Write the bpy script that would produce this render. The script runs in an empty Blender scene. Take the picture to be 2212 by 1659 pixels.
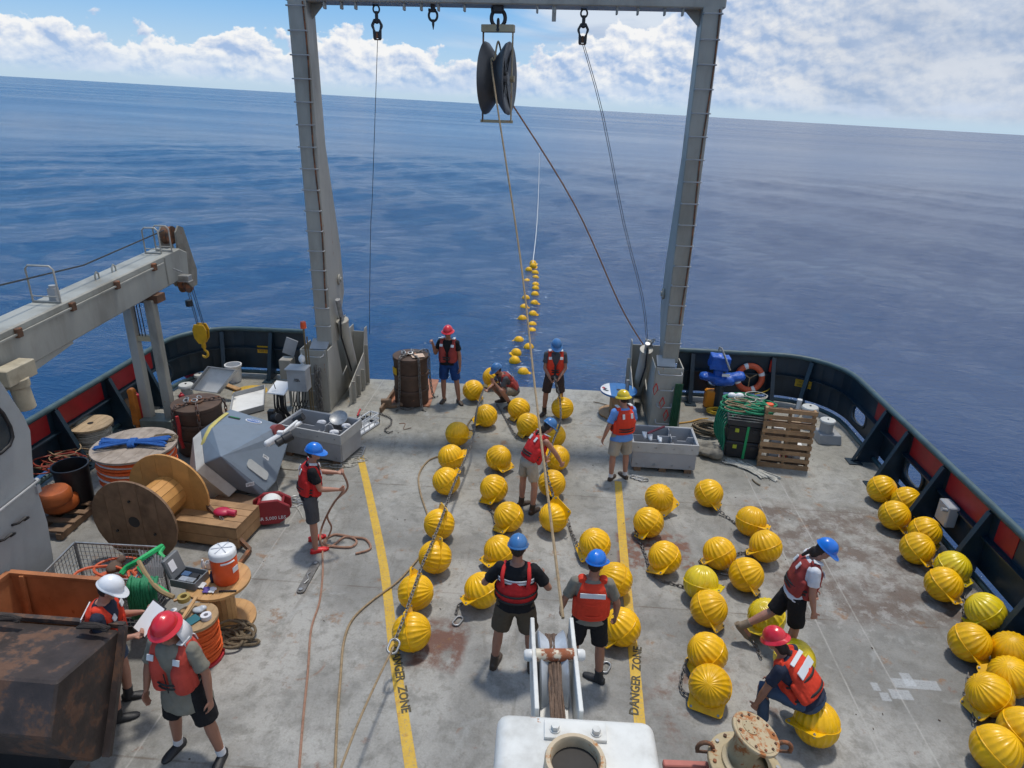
import bpy, bmesh, math, random
from mathutils import Vector as V, Matrix, Quaternion
random.seed(7)
sc=bpy.context.scene
pi=math.pi
# ---------------------------------------------------------------- camera, sky, sun, exposure
CF=1475.;CH=6.1
_p,_y,_r=[math.radians(a) for a in (22.5,3.7,1.6)]
FW=V((-math.sin(_y)*math.cos(_p),math.cos(_y)*math.cos(_p),-math.sin(_p)))
_r0=V((math.cos(_y),math.sin(_y),0));_u0=_r0.cross(FW)
CR=_r0*math.cos(_r)+_u0*math.sin(_r);CU=_u0*math.cos(_r)-_r0*math.sin(_r)
CAM=V((0,0,CH))
cam=bpy.data.cameras.new('camera');co=bpy.data.objects.new('camera',cam);sc.collection.objects.link(co)
cam.sensor_width=36;cam.lens=36*CF/2212;cam.clip_end=40000;cam.clip_start=.05
m=Matrix((CR,CU,-FW)).transposed().to_4x4();m.translation=CAM;co.matrix_world=m;sc.camera=co
def ray(u,v): return FW+CR*((u-1106)/CF)-CU*((v-829.5)/CF)
def PZ(u,v,z=0.): d=ray(u,v);return CAM+d*((z-CH)/d.z)     # point of the place seen at that spot, at height z
def PY(u,v,y): d=ray(u,v);return CAM+d*(y/d.y)
def PX(u,v,x): d=ray(u,v);return CAM+d*(x/d.x)
SN=ray(2212,291).cross(ray(0,163)).normalized()            # the sea's upward normal (the ship heels a little)
if SN.z<0: SN=-SN
def PS(u,v,h=0.): d=ray(u,v);p0=V((0,30,-3.9+h));return CAM+d*((p0-CAM).dot(SN)/d.dot(SN))
sc.view_settings.view_transform='Standard';sc.view_settings.look='None';sc.view_settings.exposure=0;sc.view_settings.gamma=1
sc.cycles.max_bounces=6;sc.cycles.diffuse_bounces=3;sc.cycles.glossy_bounces=3;sc.cycles.transmission_bounces=4
sc.cycles.caustics_reflective=False;sc.cycles.caustics_refractive=False
sc.cycles.sample_clamp_indirect=4;sc.cycles.use_adaptive_sampling=True;sc.cycles.adaptive_threshold=.02;sc.cycles.adaptive_min_samples=32;sc.cycles.use_denoising=True
SUN_EL,SUN_AZ=math.radians(75),math.radians(14)            # azimuth from +Y (aft) towards +X
sd=V((math.sin(SUN_AZ)*math.cos(SUN_EL),math.cos(SUN_AZ)*math.cos(SUN_EL),math.sin(SUN_EL)))
sl=bpy.data.lights.new('sun','SUN');so=bpy.data.objects.new('sun',sl);sc.collection.objects.link(so)
sl.energy=2.65;sl.angle=math.radians(5);sl.color=(1,.95,.87);so.location=(0,0,40)
so.rotation_euler=(-sd).to_track_quat('-Z','Y').to_euler()
class G:
    """small node-graph helper"""
    def __init__(s,nt): s.nt=nt;s.n=nt.nodes;s.l=nt.links
    def node(s,t,**k):
        n=s.n.new(t)
        for a,b in k.items(): setattr(n,a,b)
        return n
    def put(s,n,i,x):
        if x is None: return
        if isinstance(x,bpy.types.NodeSocket): s.l.new(x,n.inputs[i])
        else:
            if isinstance(x,(tuple,list)) and len(x)==3 and n.inputs[i].type=='RGBA': x=(*x,1)
            n.inputs[i].default_value=x
    def m(s,op,a,b=None,c=None,clamp=False):
        n=s.node('ShaderNodeMath',operation=op,use_clamp=clamp)
        for i,x in enumerate((a,b,c)): s.put(n,i,x)
        return n.outputs[0]
    def vm(s,op,a,b=None,sc=None):
        n=s.node('ShaderNodeVectorMath',operation=op);s.put(n,0,a);s.put(n,1,b)
        if sc is not None: s.put(n,3,sc)
        return n.outputs['Value'] if op in('DOT_PRODUCT','LENGTH') else n.outputs[0]
    def noise(s,vec,scale,det=4,rough=.55,dist=0.,out=0):
        n=s.node('ShaderNodeTexNoise');s.put(n,'Vector',vec);s.put(n,'Scale',scale);s.put(n,'Detail',det);s.put(n,'Roughness',rough);s.put(n,'Distortion',dist)
        return n.outputs[out]
    def mp(s,x,a,b,c=0.,d=1.,smooth=True):
        n=s.node('ShaderNodeMapRange',clamp=True)
        if smooth:n.interpolation_type='SMOOTHSTEP'
        for i,q in enumerate((x,a,b,c,d)): s.put(n,i,q)
        return n.outputs[0]
    def mix(s,f,a,b,mode='MIX'):
        n=s.node('ShaderNodeMix',data_type='RGBA',blend_type=mode);s.put(n,0,f);s.put(n,6,a);s.put(n,7,b);return n.outputs[2]
    def comb(s,x,y,z):
        n=s.node('ShaderNodeCombineXYZ');s.put(n,0,x);s.put(n,1,y);s.put(n,2,z);return n.outputs[0]
    def sep(s,v): n=s.node('ShaderNodeSeparateXYZ');s.put(n,0,v);return n.outputs
    def bump(s,h,st,d=.02,nrm=None):
        n=s.node('ShaderNodeBump');s.put(n,'Strength',st);s.put(n,'Distance',d);s.put(n,'Height',h)
        if nrm is not None:s.put(n,'Normal',nrm)
        return n.outputs[0]
w=bpy.data.worlds.new('World');sc.world=w;w.use_nodes=True
g=G(w.node_tree);g.n.clear()
sky=g.node('ShaderNodeTexSky',sky_type='NISHITA',sun_disc=False,sun_elevation=SUN_EL,sun_rotation=SUN_AZ,air_density=1.0,dust_density=.6,ozone_density=2.2)
dirv=g.node('ShaderNodeTexCoord').outputs['Generated']
# tilt the sky with the sea
q=SN.rotation_difference(V((0,0,1)));e=q.to_euler()
rot=g.node('ShaderNodeVectorRotate',rotation_type='EULER_XYZ');g.put(rot,'Vector',dirv);rot.inputs['Rotation'].default_value=tuple(e)
dr=rot.outputs[0];g.l.new(dr,sky.inputs[0]) if len(sky.inputs) else None
X,Y,Z=g.sep(dr)
el=g.m('MULTIPLY',g.m('ARCSINE',Z),180/pi);az=g.m('MULTIPLY',g.m('ARCTAN2',X,Y),180/pi)   # degrees
def cl(sx,sy,seed,scale,det,rough,dist=0.,de=0.,da=0.):
    return g.noise(g.comb(g.m('MULTIPLY',g.m('ADD',az,da),sx),g.m('MULTIPLY',g.m('ADD',el,de),sy),seed),scale,det,rough,dist)
# cumulus bank standing over the horizon
top=g.m('ADD',g.m('ADD',.9,g.m('MULTIPLY',cl(1,0,3.1,.16,2,.5),6.0)),g.mp(az,-6,20,0,7))
n0=cl(1,1.35,0.,.42,10,.55,.1)
dens=g.m('ADD',g.m('MULTIPLY',g.m('SUBTRACT',n0,.5),2.4),g.mp(g.m('SUBTRACT',top,el),-1.6,1.6,-.75,.60,False))
hrz=g.mp(el,.15,1.15)
bank=g.m('MULTIPLY',g.mp(dens,0.0,.16),g.m('MAXIMUM',hrz,.0))
lit=g.m('SUBTRACT',cl(1,1.35,0.,.42,10,.55,.1,de=-.16,da=-.09),cl(1,1.35,0.,.42,10,.55,.1,de=.16,da=.09))
big=cl(1,1.9,9.,.13,6,.55)
rim=g.mp(dens,.75,.1)
sh=g.m('ADD',g.m('MULTIPLY',lit,4.2),g.m('ADD',g.m('MULTIPLY',g.mp(big,.36,.66),.50),g.m('MULTIPLY',rim,.42)))
rightg=g.mp(az,4,26)
ccol=g.mix(g.mp(sh,-.25,.80,smooth=False),(.37,.51,.76),(.93,.93,.93))
ccol=g.mix(g.mp(el,3.0,.3,0,.5),ccol,(.44,.62,.84))
ccol=g.mix(g.m('MULTIPLY',rightg,.72),ccol,g.mix(g.m('ADD',g.mp(big,.36,.62,0,.7),g.m('MULTIPLY',lit,.8)),(.33,.42,.58),(.62,.68,.78)))
# high veil: thick on the right, wispy on the left
veil=cl(.5,2.2,5.,.10,6,.55,.4)
vthr=g.mp(az,-12,14,.60,.36,False)
vm_=g.m('MULTIPLY',g.mp(g.m('SUBTRACT',veil,vthr),0.,.16),g.mp(el,2.5,5.5))
vm_=g.m('MULTIPLY',vm_,g.mp(az,-20,18,.7,1.))
vcol=g.mix(g.mp(cl(.5,2.4,12.,.15,6,.55,.3),.34,.62),(.36,.44,.62),(.76,.80,.86))
# overhead: broken cloud, outside the frame the same sky goes on
pn=g.vm('DIVIDE',dr,g.comb(g.m('ADD',Z,.18),g.m('ADD',Z,.18),1.))
over=g.m('MULTIPLY',g.mp(g.m('ADD',g.noise(pn,1.6,7,.58,.3),g.m('MULTIPLY',X,.62)),.40,.60),g.mp(el,9,16))
bg=g.node('ShaderNodeBackground');g.put(bg,'Color',sky.outputs[0]);g.put(bg,'Strength',.12)
def bgc(c):
    n=g.node('ShaderNodeBackground');g.put(n,'Color',c);n.inputs[1].default_value=1.;return n.outputs[0]
def mixs(f,a,b):
    n=g.node('ShaderNodeMixShader');g.put(n,0,f);g.l.new(a,n.inputs[1]);g.l.new(b,n.inputs[2]);return n.outputs[0]
clear=mixs(g.mp(el,8,45,.82,.25,False),bg.outputs[0],bgc(g.mix(g.mp(el,0,8),(.50,.69,.88),(.14,.44,.86))))
s1=mixs(g.m('MULTIPLY',over,.9),clear,bgc(g.mix(g.mp(g.noise(pn,2.3,5,.6),.38,.62),(.50,.56,.70),(.80,.83,.88))))
s1=mixs(g.m('MULTIPLY',vm_,.92),s1,bgc(vcol))
s1=mixs(g.m('MULTIPLY',bank,.97),s1,bgc(ccol))
low=g.m('MULTIPLY',g.mp(cl(.35,1.8,20.,.5,5,.5),.45,.6),g.m('MULTIPLY',g.mp(el,.2,.9),g.mp(el,2.4,1.2)))
s1=mixs(g.m('MULTIPLY',low,.55),s1,bgc((.60,.70,.86)))
wo=g.node('ShaderNodeOutputWorld');g.l.new(s1,wo.inputs[0])
# ---------------------------------------------------------------- mesh and object helpers
MATS={}
def mat(name,col,rough=.5,metal=0.,var=.12,vs=6.,rust=0.,rcol=(.17,.06,.025),bump=.0,bs=60.,grime=0.,rs=5.,coat=0.,stretch=None,spec=.5,cells=None):
    if name in MATS: return MATS[name]
    m=bpy.data.materials.new(name);m.use_nodes=True;g=G(m.node_tree);b=g.n['Principled BSDF']
    tc=g.node('ShaderNodeTexCoord').outputs['Object']
    if stretch: tc=g.vm('MULTIPLY',tc,stretch)
    rnd=g.node('ShaderNodeObjectInfo').outputs['Random']
    vec=g.vm('ADD',tc,g.comb(g.m('MULTIPLY',rnd,7.),0.,0.))
    n1=g.noise(vec,vs,5,.6)
    f=g.mp(n1,.25,.75,-var,var,False)
    f=g.m('ADD',f,g.m('MULTIPLY',g.m('SUBTRACT',rnd,.5),var*.5))
    c=g.mix(1.,(*col,1),g.comb(g.m('ADD',1.,f),g.m('ADD',1.,f),g.m('ADD',1.,f)),'MULTIPLY')
    ro=rough
    if grime>0:
        gm=g.m('MULTIPLY',g.mp(g.noise(vec,vs*.45,6,.65),.42,.7),grime)
        c=g.mix(gm,c,g.mix(1.,c,(.35,.31,.26,1),'MULTIPLY'))
    if rust>0:
        rm=g.mp(g.m('ADD',g.noise(vec,rs,7,.7),g.m('MULTIPLY',g.noise(vec,rs*6,3,.6),.18)),.80-rust*.42,.88-rust*.40)
        c=g.mix(rm,c,g.mix(g.noise(vec,rs*4,3,.6),(*rcol,1),(rcol[0]*2.1,rcol[1]*2.2,rcol[2]*2.2,1)))
        ro=g.mix(rm,(rough,)*3,(.85,.85,.85));ro=g.sep(ro)[0]
    g.put(b,'Base Color',c);g.put(b,'Roughness',ro);b.inputs['Metallic'].default_value=metal
    b.inputs['Specular IOR Level'].default_value=spec
    if coat: b.inputs['Coat Weight'].default_value=coat;b.inputs['Coat Roughness'].default_value=.15
    if bump>0: g.put(b,'Normal',g.bump(g.noise(vec,bs,3,.6),bump,.01))
    MATS[name]=m;return m
def TR(loc=(0,0,0),rz=0.,rx=0.,ry=0.): return Matrix.Translation(loc)@Matrix.Rotation(rz,4,'Z')@Matrix.Rotation(ry,4,'Y')@Matrix.Rotation(rx,4,'X')
def frame(z,x=None,o=(0,0,0)):
    z=V(z).normalized();x=V(x) if x is not None else (V((1,0,0)) if abs(z.x)<.9 else V((0,1,0)))
    x=(x-z*x.dot(z));x=x.normalized() if x.length>1e-6 else z.orthogonal().normalized()
    y=z.cross(x);M=Matrix((x,y,z)).transposed().to_4x4();M.translation=V(o);return M
class MB:
    def __init__(s): s.v=[];s.f=[];s.sm=[];s.mi=[];s.cm=0
    def add(s,vs,fs,sm=False):
        o=len(s.v);s.v+=[V(p) for p in vs];s.f+=[tuple(i+o for i in f) for f in fs];s.sm+=[sm]*len(fs);s.mi+=[s.cm]*len(fs);return s
    def box(s,c,d,R=None,tp=(1,1)):
        """box of size d centred c; tp tapers the top face"""
        a,b,h=d[0]/2,d[1]/2,d[2]/2
        P=[V((x*(tp[0] if z>0 else 1),y*(tp[1] if z>0 else 1),z)) for z in(-h,h) for x,y in((-a,-b),(a,-b),(a,b),(-a,b))]
        M=Matrix.Translation(c)@(R.to_4x4() if R else Matrix())
        return s.add([M@p for p in P],[(3,2,1,0),(4,5,6,7),(0,1,5,4),(1,2,6,5),(2,3,7,6),(3,0,4,7)])
    def beam(s,p0,p1,wd,ht,up=(0,0,1),w1=None,h1=None):
        p0,p1=V(p0),V(p1);z=(p1-p0).normalized();y=V(up)-z*V(up).dot(z);y.normalize();x=y.cross(z)
        P=[]
        for p,a,b in((p0,wd/2,ht/2),(p1,(w1 or wd)/2,(h1 or ht)/2)): P+=[p-x*a-y*b,p+x*a-y*b,p+x*a+y*b,p-x*a+y*b]
        return s.add(P,[(3,2,1,0),(4,5,6,7),(0,1,5,4),(1,2,6,5),(2,3,7,6),(3,0,4,7)])
    def tube(s,pts,r,n=8,closed=False,caps=True,flat=1.,up=None):
        pts=[V(p) for p in pts];N=len(pts);rs=r if isinstance(r,(list,tuple)) else [r]*N
        T=[]
        for i in range(N):
            a=pts[(i-1)%N] if closed or i>0 else pts[i];b=pts[(i+1)%N] if closed or i<N-1 else pts[i]
            t=b-a;T.append(t.normalized() if t.length>1e-9 else V((0,0,1)))
        x=T[0].orthogonal().normalized() if up is None else (V(up)-T[0]*V(up).dot(T[0])).normalized()
        vs=[]
        for i in range(N):
            x=(x-T[i]*x.dot(T[i]));x=x.normalized() if x.length>1e-6 else T[i].orthogonal().normalized()
            y=T[i].cross(x)
            for k in range(n):
                a=2*pi*k/n;vs.append(pts[i]+x*math.cos(a)*rs[i]*flat+y*math.sin(a)*rs[i])
        fs=[(i*n+k,i*n+(k+1)%n,(i+1)%N*n+(k+1)%n,(i+1)%N*n+k) for i in range(N if closed else N-1) for k in range(n)]
        if caps and not closed: fs+=[tuple(range(n))[::-1],tuple((N-1)*n+k for k in range(n))]
        return s.add(vs,fs,n>5)
    def cyl(s,p0,p1,r0,r1=None,n=20): return s.lathe([(0,0),(r0,0),(r1 if r1 is not None else r0,(V(p1)-V(p0)).length),(0,(V(p1)-V(p0)).length)],frame(V(p1)-V(p0),None,p0),n)
    def lathe(s,prof,M=None,n=24,sm=None):
        M=M or Matrix();vs=[];ids=[]
        for r,z in prof:
            if r<1e-6: ids.append([len(vs)]);vs.append(M@V((0,0,z)))
            else:
                ids.append(list(range(len(vs),len(vs)+n)));vs+=[M@V((r*math.cos(2*pi*k/n),r*math.sin(2*pi*k/n),z)) for k in range(n)]
        fs=[]
        for a,b in zip(ids,ids[1:]):
            for k in range(n):
                q=[a[k%len(a)],a[(k+1)%n%len(a)],b[(k+1)%n%len(b)],b[k%len(b)]]
                q2=[];[q2.append(i) for i in q if i not in q2]
                if len(q2)>2: fs.append(tuple(q2))
        return s.add(vs,fs,True if sm is None else sm)
    def prism(s,poly,h,M=None,both=True):
        """polygon (x,y) extruded 0..h along z, placed by M"""
        M=M or Matrix();n=len(poly)
        vs=[M@V((x,y,0)) for x,y in poly]+[M@V((x,y,h)) for x,y in poly]
        return s.add(vs,[tuple(range(n))[::-1],tuple(range(n,2*n))]+[(i,(i+1)%n,n+(i+1)%n,n+i) for i in range(n)])
    def ell(s,c,r,R=None,n=14,k=9):
        vs=[V((0,0,-1))]+[V((math.cos(2*pi*j/n)*math.sin(pi*i/k),math.sin(2*pi*j/n)*math.sin(pi*i/k),-math.cos(pi*i/k))) for i in range(1,k) for j in range(n)]+[V((0,0,1))]
        fs=[(0,1+(j+1)%n,1+j) for j in range(n)]
        for i in range(k-2): fs+=[(1+i*n+j,1+i*n+(j+1)%n,1+(i+1)*n+(j+1)%n,1+(i+1)*n+j) for j in range(n)]
        L=len(vs)-1;fs+=[(L,1+(k-2)*n+j,1+(k-2)*n+(j+1)%n) for j in range(n)]
        M=Matrix.Translation(c)@(R.to_4x4() if R else Matrix())
        return s.add([M@V((p.x*r[0],p.y*r[1],p.z*r[2])) for p in vs],fs,True)
    def cap(s,p0,p1,r0,r1=None,n=12,flat=1.,up=None):
        """tapered capsule"""
        p0,p1=V(p0),V(p1);r1=r0 if r1 is None else r1;d=(p1-p0)
        z=d.normalized() if d.length>1e-6 else V((0,0,1))
        pts=[];rs=[]
        for a in(0,25,50,75): a=math.radians(a);pts.append(p0-z*r0*math.cos(a));rs.append(max(r0*math.sin(a),.001))
        pts+=[p0,p1];rs+=[r0,r1]
        for a in(75,50,25,0): a=math.radians(a);pts.append(p1+z*r1*math.cos(a));rs.append(max(r1*math.sin(a),.001))
        return s.tube(pts,rs,n,flat=flat,up=up)
    def build(s,name,mats,parent=None,bevel=0.,mods=None,seg=1,angle=False,**props):
        me=bpy.data.meshes.new(name)
        inv=Matrix() if parent is None else parent_world(parent).inverted()
        me.from_pydata([inv@p for p in s.v],[],s.f)
        me.polygons.foreach_set('use_smooth',s.sm)
        mats=mats if isinstance(mats,(list,tuple)) else [mats]
        for m in mats: me.materials.append(m)
        if len(mats)>1: me.polygons.foreach_set('material_index',s.mi)
        me.update()
        o=bpy.data.objects.new(name,me);sc.collection.objects.link(o)
        if parent is not None: o.parent=parent
        if bevel:
            b=o.modifiers.new('bevel','BEVEL');b.width=bevel;b.segments=seg;b.limit_method='ANGLE';b.angle_limit=math.radians(40)
        for k,x in props.items(): o[k]=x
        if any(s.sm) and not all(s.sm):
            bm=bmesh.new();bm.from_mesh(me)
            for e in bm.edges:
                if len(e.link_faces)==2 and e.calc_face_angle(0)>.8: e.smooth=False
            bm.to_mesh(me);bm.free()
        elif any(s.sm) and not mods:
            bm=bmesh.new();bm.from_mesh(me)
            for e in bm.edges:
                if len(e.link_faces)==2 and e.calc_face_angle(0)>.9: e.smooth=False
            bm.to_mesh(me);bm.free()
        return o
WM={}
def parent_world(o):
    if o is None: return Matrix()
    return parent_world(o.parent)@o.matrix_basis if o.parent else o.matrix_basis.copy()
def thing(name,label,cat,loc=(0,0,0),rz=0.,group=None):
    o=bpy.data.objects.new(name,None);o.empty_display_size=.2;sc.collection.objects.link(o);o.location=loc;o.rotation_euler=(0,0,rz)
    o['label']=label;o['category']=cat
    if group:o['group']=group
    return o
def tag(o,label,cat,group=None):
    # give a single-mesh thing its label
    o['label']=label;o['category']=cat
    if group:o['group']=group
    return o
def single(mb,name,m,label,cat,group=None,base=None,**k):
    """a thing that is one mesh: origin at its base"""
    xs=[p.x for p in mb.v];ys=[p.y for p in mb.v];zs=[p.z for p in mb.v]
    c=V(base) if base is not None else V(((min(xs)+max(xs))/2,(min(ys)+max(ys))/2,min(zs)))
    mb.v=[p-c for p in mb.v];o=mb.build(name,m,None,**k);o.location=c;return tag(o,label,cat,group)
def copy_tree(o,parent=None):
    c=o.copy();sc.collection.objects.link(c);c.parent=parent
    for ch in o.children: copy_tree(ch,c)
    return c
def arc(c,r,a0,a1,n=8,ax='xy',z=0.):
    out=[]
    for i in range(n+1):
        a=math.radians(a0+(a1-a0)*i/n);out.append((c[0]+r*math.cos(a),c[1]+r*math.sin(a)))
    return out
def smooth_path(pts,n=6):
    pts=[V(p) for p in pts];out=[]
    for i in range(len(pts)-1):
        p0=pts[max(i-1,0)];p1=pts[i];p2=pts[i+1];p3=pts[min(i+2,len(pts)-1)]
        for k in range(n):
            t=k/n;out.append(.5*((2*p1)+(p2-p0)*t+(2*p0-5*p1+4*p2-p3)*t*t+(3*p1-p0-3*p2+p3)*t**3))
    out.append(pts[-1]);return out
def text(s,size,M,m,parent=None,name='lettering',depth=.002,align='CENTER'):
    """flat lettering as mesh, lying in the xy plane of M"""
    cu=bpy.data.curves.new(name,'FONT');cu.body=s;cu.size=size;cu.align_x=align;cu.align_y='CENTER';cu.extrude=depth;cu.resolution_u=2;cu.offset=size*.03 if size>.1 else 0
    o=bpy.data.objects.new(name,cu);sc.collection.objects.link(o)
    dg=bpy.context.evaluated_depsgraph_get();me=bpy.data.meshes.new_from_object(o.evaluated_get(dg));bpy.data.objects.remove(o)
    me.name=name;W=M if parent is None else parent_world(parent).inverted()@M
    me.transform(W);me.materials.clear();me.materials.append(m)
    r=bpy.data.objects.new(name,me);sc.collection.objects.link(r)
    if parent is not None:r.parent=parent
    return r
# ---------------------------------------------------------------- materials
GREY=mat('grey_paint',(.375,.36,.315),.45,var=.12,vs=3.,rust=.16,grime=.45,stretch=(1,1,.3),bump=.15,bs=30)
GREY2=mat('grey_locker_paint',(.36,.37,.38),.45,var=.08,vs=4.,rust=.04,grime=.3,bump=.1)
NAVY=mat('navy_bulwark_paint',(.010,.026,.042),.42,var=.25,vs=3.,grime=.4,bump=.2,bs=20)
RAIL=mat('weathered_rail_paint',(.05,.095,.11),.5,var=.2,grime=.4)
REDP=mat('red_bulwark_paint',(.36,.012,.016),.45,var=.15,vs=3.,grime=.5)
WHITE=mat('white_paint',(.72,.72,.70),.4,var=.06,grime=.25,rust=.02)
WHITER=mat('rusty_white_paint',(.66,.66,.63),.42,var=.06,grime=.35,rust=.17,rs=4.,rcol=(.22,.09,.03))
STEEL=mat('galvanised_steel',(.34,.35,.36),.42,metal=.6,var=.2,vs=20.,grime=.4)
CHAIN=mat('chain_steel',(.20,.19,.18),.5,metal=.6,var=.35,vs=12.,grime=.5,rust=.18)
RCHAIN=mat('rusty_chain_steel',(.14,.10,.085),.65,metal=.4,var=.35,vs=12.,rust=.45)
DARK=mat('dark_steel',(.035,.035,.038),.5,metal=.2,var=.25)
SHEAVE=mat('dark_sheave_plastic',(.075,.075,.078),.42,var=.15,vs=3.,grime=.3)
RUST=mat('rusty_steel',(.12,.062,.035),.8,var=.35,vs=5.,rust=.5,bump=.4,bs=25)
YELP=mat('yellow_paint',(.66,.40,.02),.5,var=.1,grime=.5)
WOOD=mat('light_wood',(.46,.27,.12),.65,var=.22,vs=5.,grime=.3,stretch=(1,1,1),bump=.2)
WOODD=mat('weathered_wood',(.20,.125,.075),.75,var=.3,vs=6.,grime=.6,bump=.3)
ROPEW=mat('white_rope',(.52,.50,.44),.85,var=.2,vs=30.,grime=.5,bump=.8,bs=120)
ROPET=mat('tan_rope',(.33,.24,.14),.85,var=.2,vs=30.,grime=.4,bump=.8,bs=120)
ROPEP=mat('pinkish_rope',(.34,.19,.13),.85,var=.2,vs=30.,grime=.4,bump=.8,bs=120)
ROPEB=mat('blue_rope',(.01,.09,.34),.75,var=.25,vs=30.,bump=.8,bs=120)
ROPEG=mat('green_rope',(.02,.22,.11),.8,var=.3,vs=30.,bump=.8,bs=120)
ROPEO=mat('orange_rope',(.75,.12,.02),.8,var=.2,vs=30.,bump=.6,bs=120)
ROPEK=mat('brown_old_rope',(.16,.12,.075),.9,var=.3,vs=30.,grime=.4,bump=.8,bs=120)
BLACK=mat('black_plastic',(.015,.015,.017),.5,var=.2)
ORANGE=mat('orange_plastic',(.80,.10,.02),.45,var=.08,grime=.2)
WHITEP=mat('white_plastic',(.74,.75,.76),.4,var=.05,grime=.2)
REDPL=mat('red_plastic',(.45,.02,.03),.45,var=.1,grime=.3)
BLUETARP=mat('blue_tarpaulin',(.008,.085,.42),.42,var=.15,vs=5.,bump=.5,bs=9)
CREAM=mat('cream_rusty_paint',(.44,.36,.22),.5,var=.1,grime=.4,rust=.36,rs=6.,rcol=(.20,.07,.02))
PAPER=mat('paper',(.78,.78,.80),.7,var=.03)
BLUEP=mat('blue_plastic',(.01,.10,.45),.4,var=.1)
GLASS=mat('cab_window_glass',(.02,.03,.04),.08,var=.1)
# ---------------------------------------------------------------- sea, hull and deck
def sea():
    m=bpy.data.materials.new('sea_water');m.use_nodes=True;g=G(m.node_tree);b=g.n['Principled BSDF']
    P=g.node('ShaderNodeNewGeometry').outputs['Position']
    x,y,z=g.sep(P)
    pv=g.comb(x,y,0.)
    dist=g.vm('LENGTH',pv)
    st=g.vm('MULTIPLY',pv,(1,1.6,1))
    swell=g.noise(st,.045,3,.5,.3);chop=g.noise(st,.5,6,.62,.5);rip=g.noise(st,2.2,5,.66,.5)
    fine=g.noise(st,7.5,3,.65)
    patch=g.noise(g.vm('MULTIPLY',pv,(.5,1.6,1)),.012,5,.55,.8)
    band=g.noise(g.vm('MULTIPLY',pv,(.12,1.,1)),.022,4,.6,.5)
    h=g.m('ADD',g.m('MULTIPLY',swell,.9),g.m('ADD',g.m('MULTIPLY',chop,.34),g.m('ADD',g.m('MULTIPLY',rip,.15),g.m('ADD',g.m('MULTIPLY',fine,.046),g.m('MULTIPLY',g.noise(st,19.,2,.6),.012)))))
    k=g.m('MULTIPLY',g.m('ADD',g.mp(patch,.35,.68,.5,1.05),g.mp(band,.4,.65,-.12,.14)),g.mp(dist,60,900,1.,.38,False))
    n=g.bump(h,g.m('MULTIPLY',k,.68),1.)
    col=g.mix(g.mp(patch,.3,.7),(.005,.036,.115,1),(.010,.056,.155,1));col=g.mix(g.mp(g.m('ADD',x,g.m('MULTIPLY',patch,30.)),8,60,0,.8),col,(.034,.060,.135,1))  # greyer base colour towards starboard paints in the reflected cloud sheen
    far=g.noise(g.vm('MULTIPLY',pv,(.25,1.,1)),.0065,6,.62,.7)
    col=g.mix(g.mp(dist,90,260,0,1),col,g.mix(g.mp(far,.36,.66),(.004,.030,.10,1),(.040,.095,.20,1)))  # far streaks: reflections of slicks painted into the base colour
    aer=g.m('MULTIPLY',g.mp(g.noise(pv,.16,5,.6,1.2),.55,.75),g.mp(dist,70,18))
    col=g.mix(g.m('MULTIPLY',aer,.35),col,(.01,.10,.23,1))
    spark=g.m('MULTIPLY',g.mp(g.noise(st,3.1,3,.75),.765,.80),g.mp(g.noise(pv,.2,3,.6),.45,.62))  # sparkle painted as pale flecks in the water colour
    # thin foam churned up along the trailing floats
    wk=g.m('MULTIPLY',g.mp(g.m('ABSOLUTE',g.m('ADD',x,1.35)),2.4,.2),g.mp(y,60,22))
    foam=g.m('MULTIPLY',g.m('MULTIPLY',g.mp(g.noise(st,1.9,7,.75,.8),.57,.68),wk),.65)
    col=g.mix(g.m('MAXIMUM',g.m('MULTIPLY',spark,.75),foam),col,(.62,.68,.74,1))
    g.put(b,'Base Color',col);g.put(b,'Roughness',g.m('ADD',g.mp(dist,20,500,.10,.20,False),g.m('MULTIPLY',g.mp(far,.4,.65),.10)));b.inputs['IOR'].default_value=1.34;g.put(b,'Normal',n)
    M=frame(SN,(1,0,0),(0,30,-3.9))
    mb=MB();R=16000
    # finer rings near the ship so that the swell is real geometry there
    N=120;L=90.;vs=[];fs=[]
    def hh(x,y): return .16*math.sin(x*.16+y*.21+1)+.09*math.sin(x*.37-y*.31)+.05*math.sin(x*.9+y*.7+2)+.035*math.sin(-x*1.3+y*1.1)
    for j in range(N+1):
        for i in range(N+1):
            x=-L+2*L*i/N;y=-L+2*L*j/N+25;f=min(1,(L-max(abs(x),abs(y-25)))/25);vs.append(V((x,y,hh(x,y)*max(0,f))))
    for j in range(N):
        for i in range(N): a=j*(N+1)+i;fs.append((a,a+1,a+N+2,a+N+1))
    mb.add([M@p for p in vs],fs,True)
    y0,y1=-L+25,L+25;k=R
    P=[V(p) for p in((-k,-k,0),(k,-k,0),(k,k,0),(-k,k,0),(-L,y0,0),(L,y0,0),(L,y1,0),(-L,y1,0))]
    mb.add([M@p for p in P],[(0,1,5,4),(1,2,6,5),(2,3,7,6),(3,0,4,7)],True)
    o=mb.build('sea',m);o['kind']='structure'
sea()
XL,XR,YS=-8.50,6.20,14.56
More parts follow.
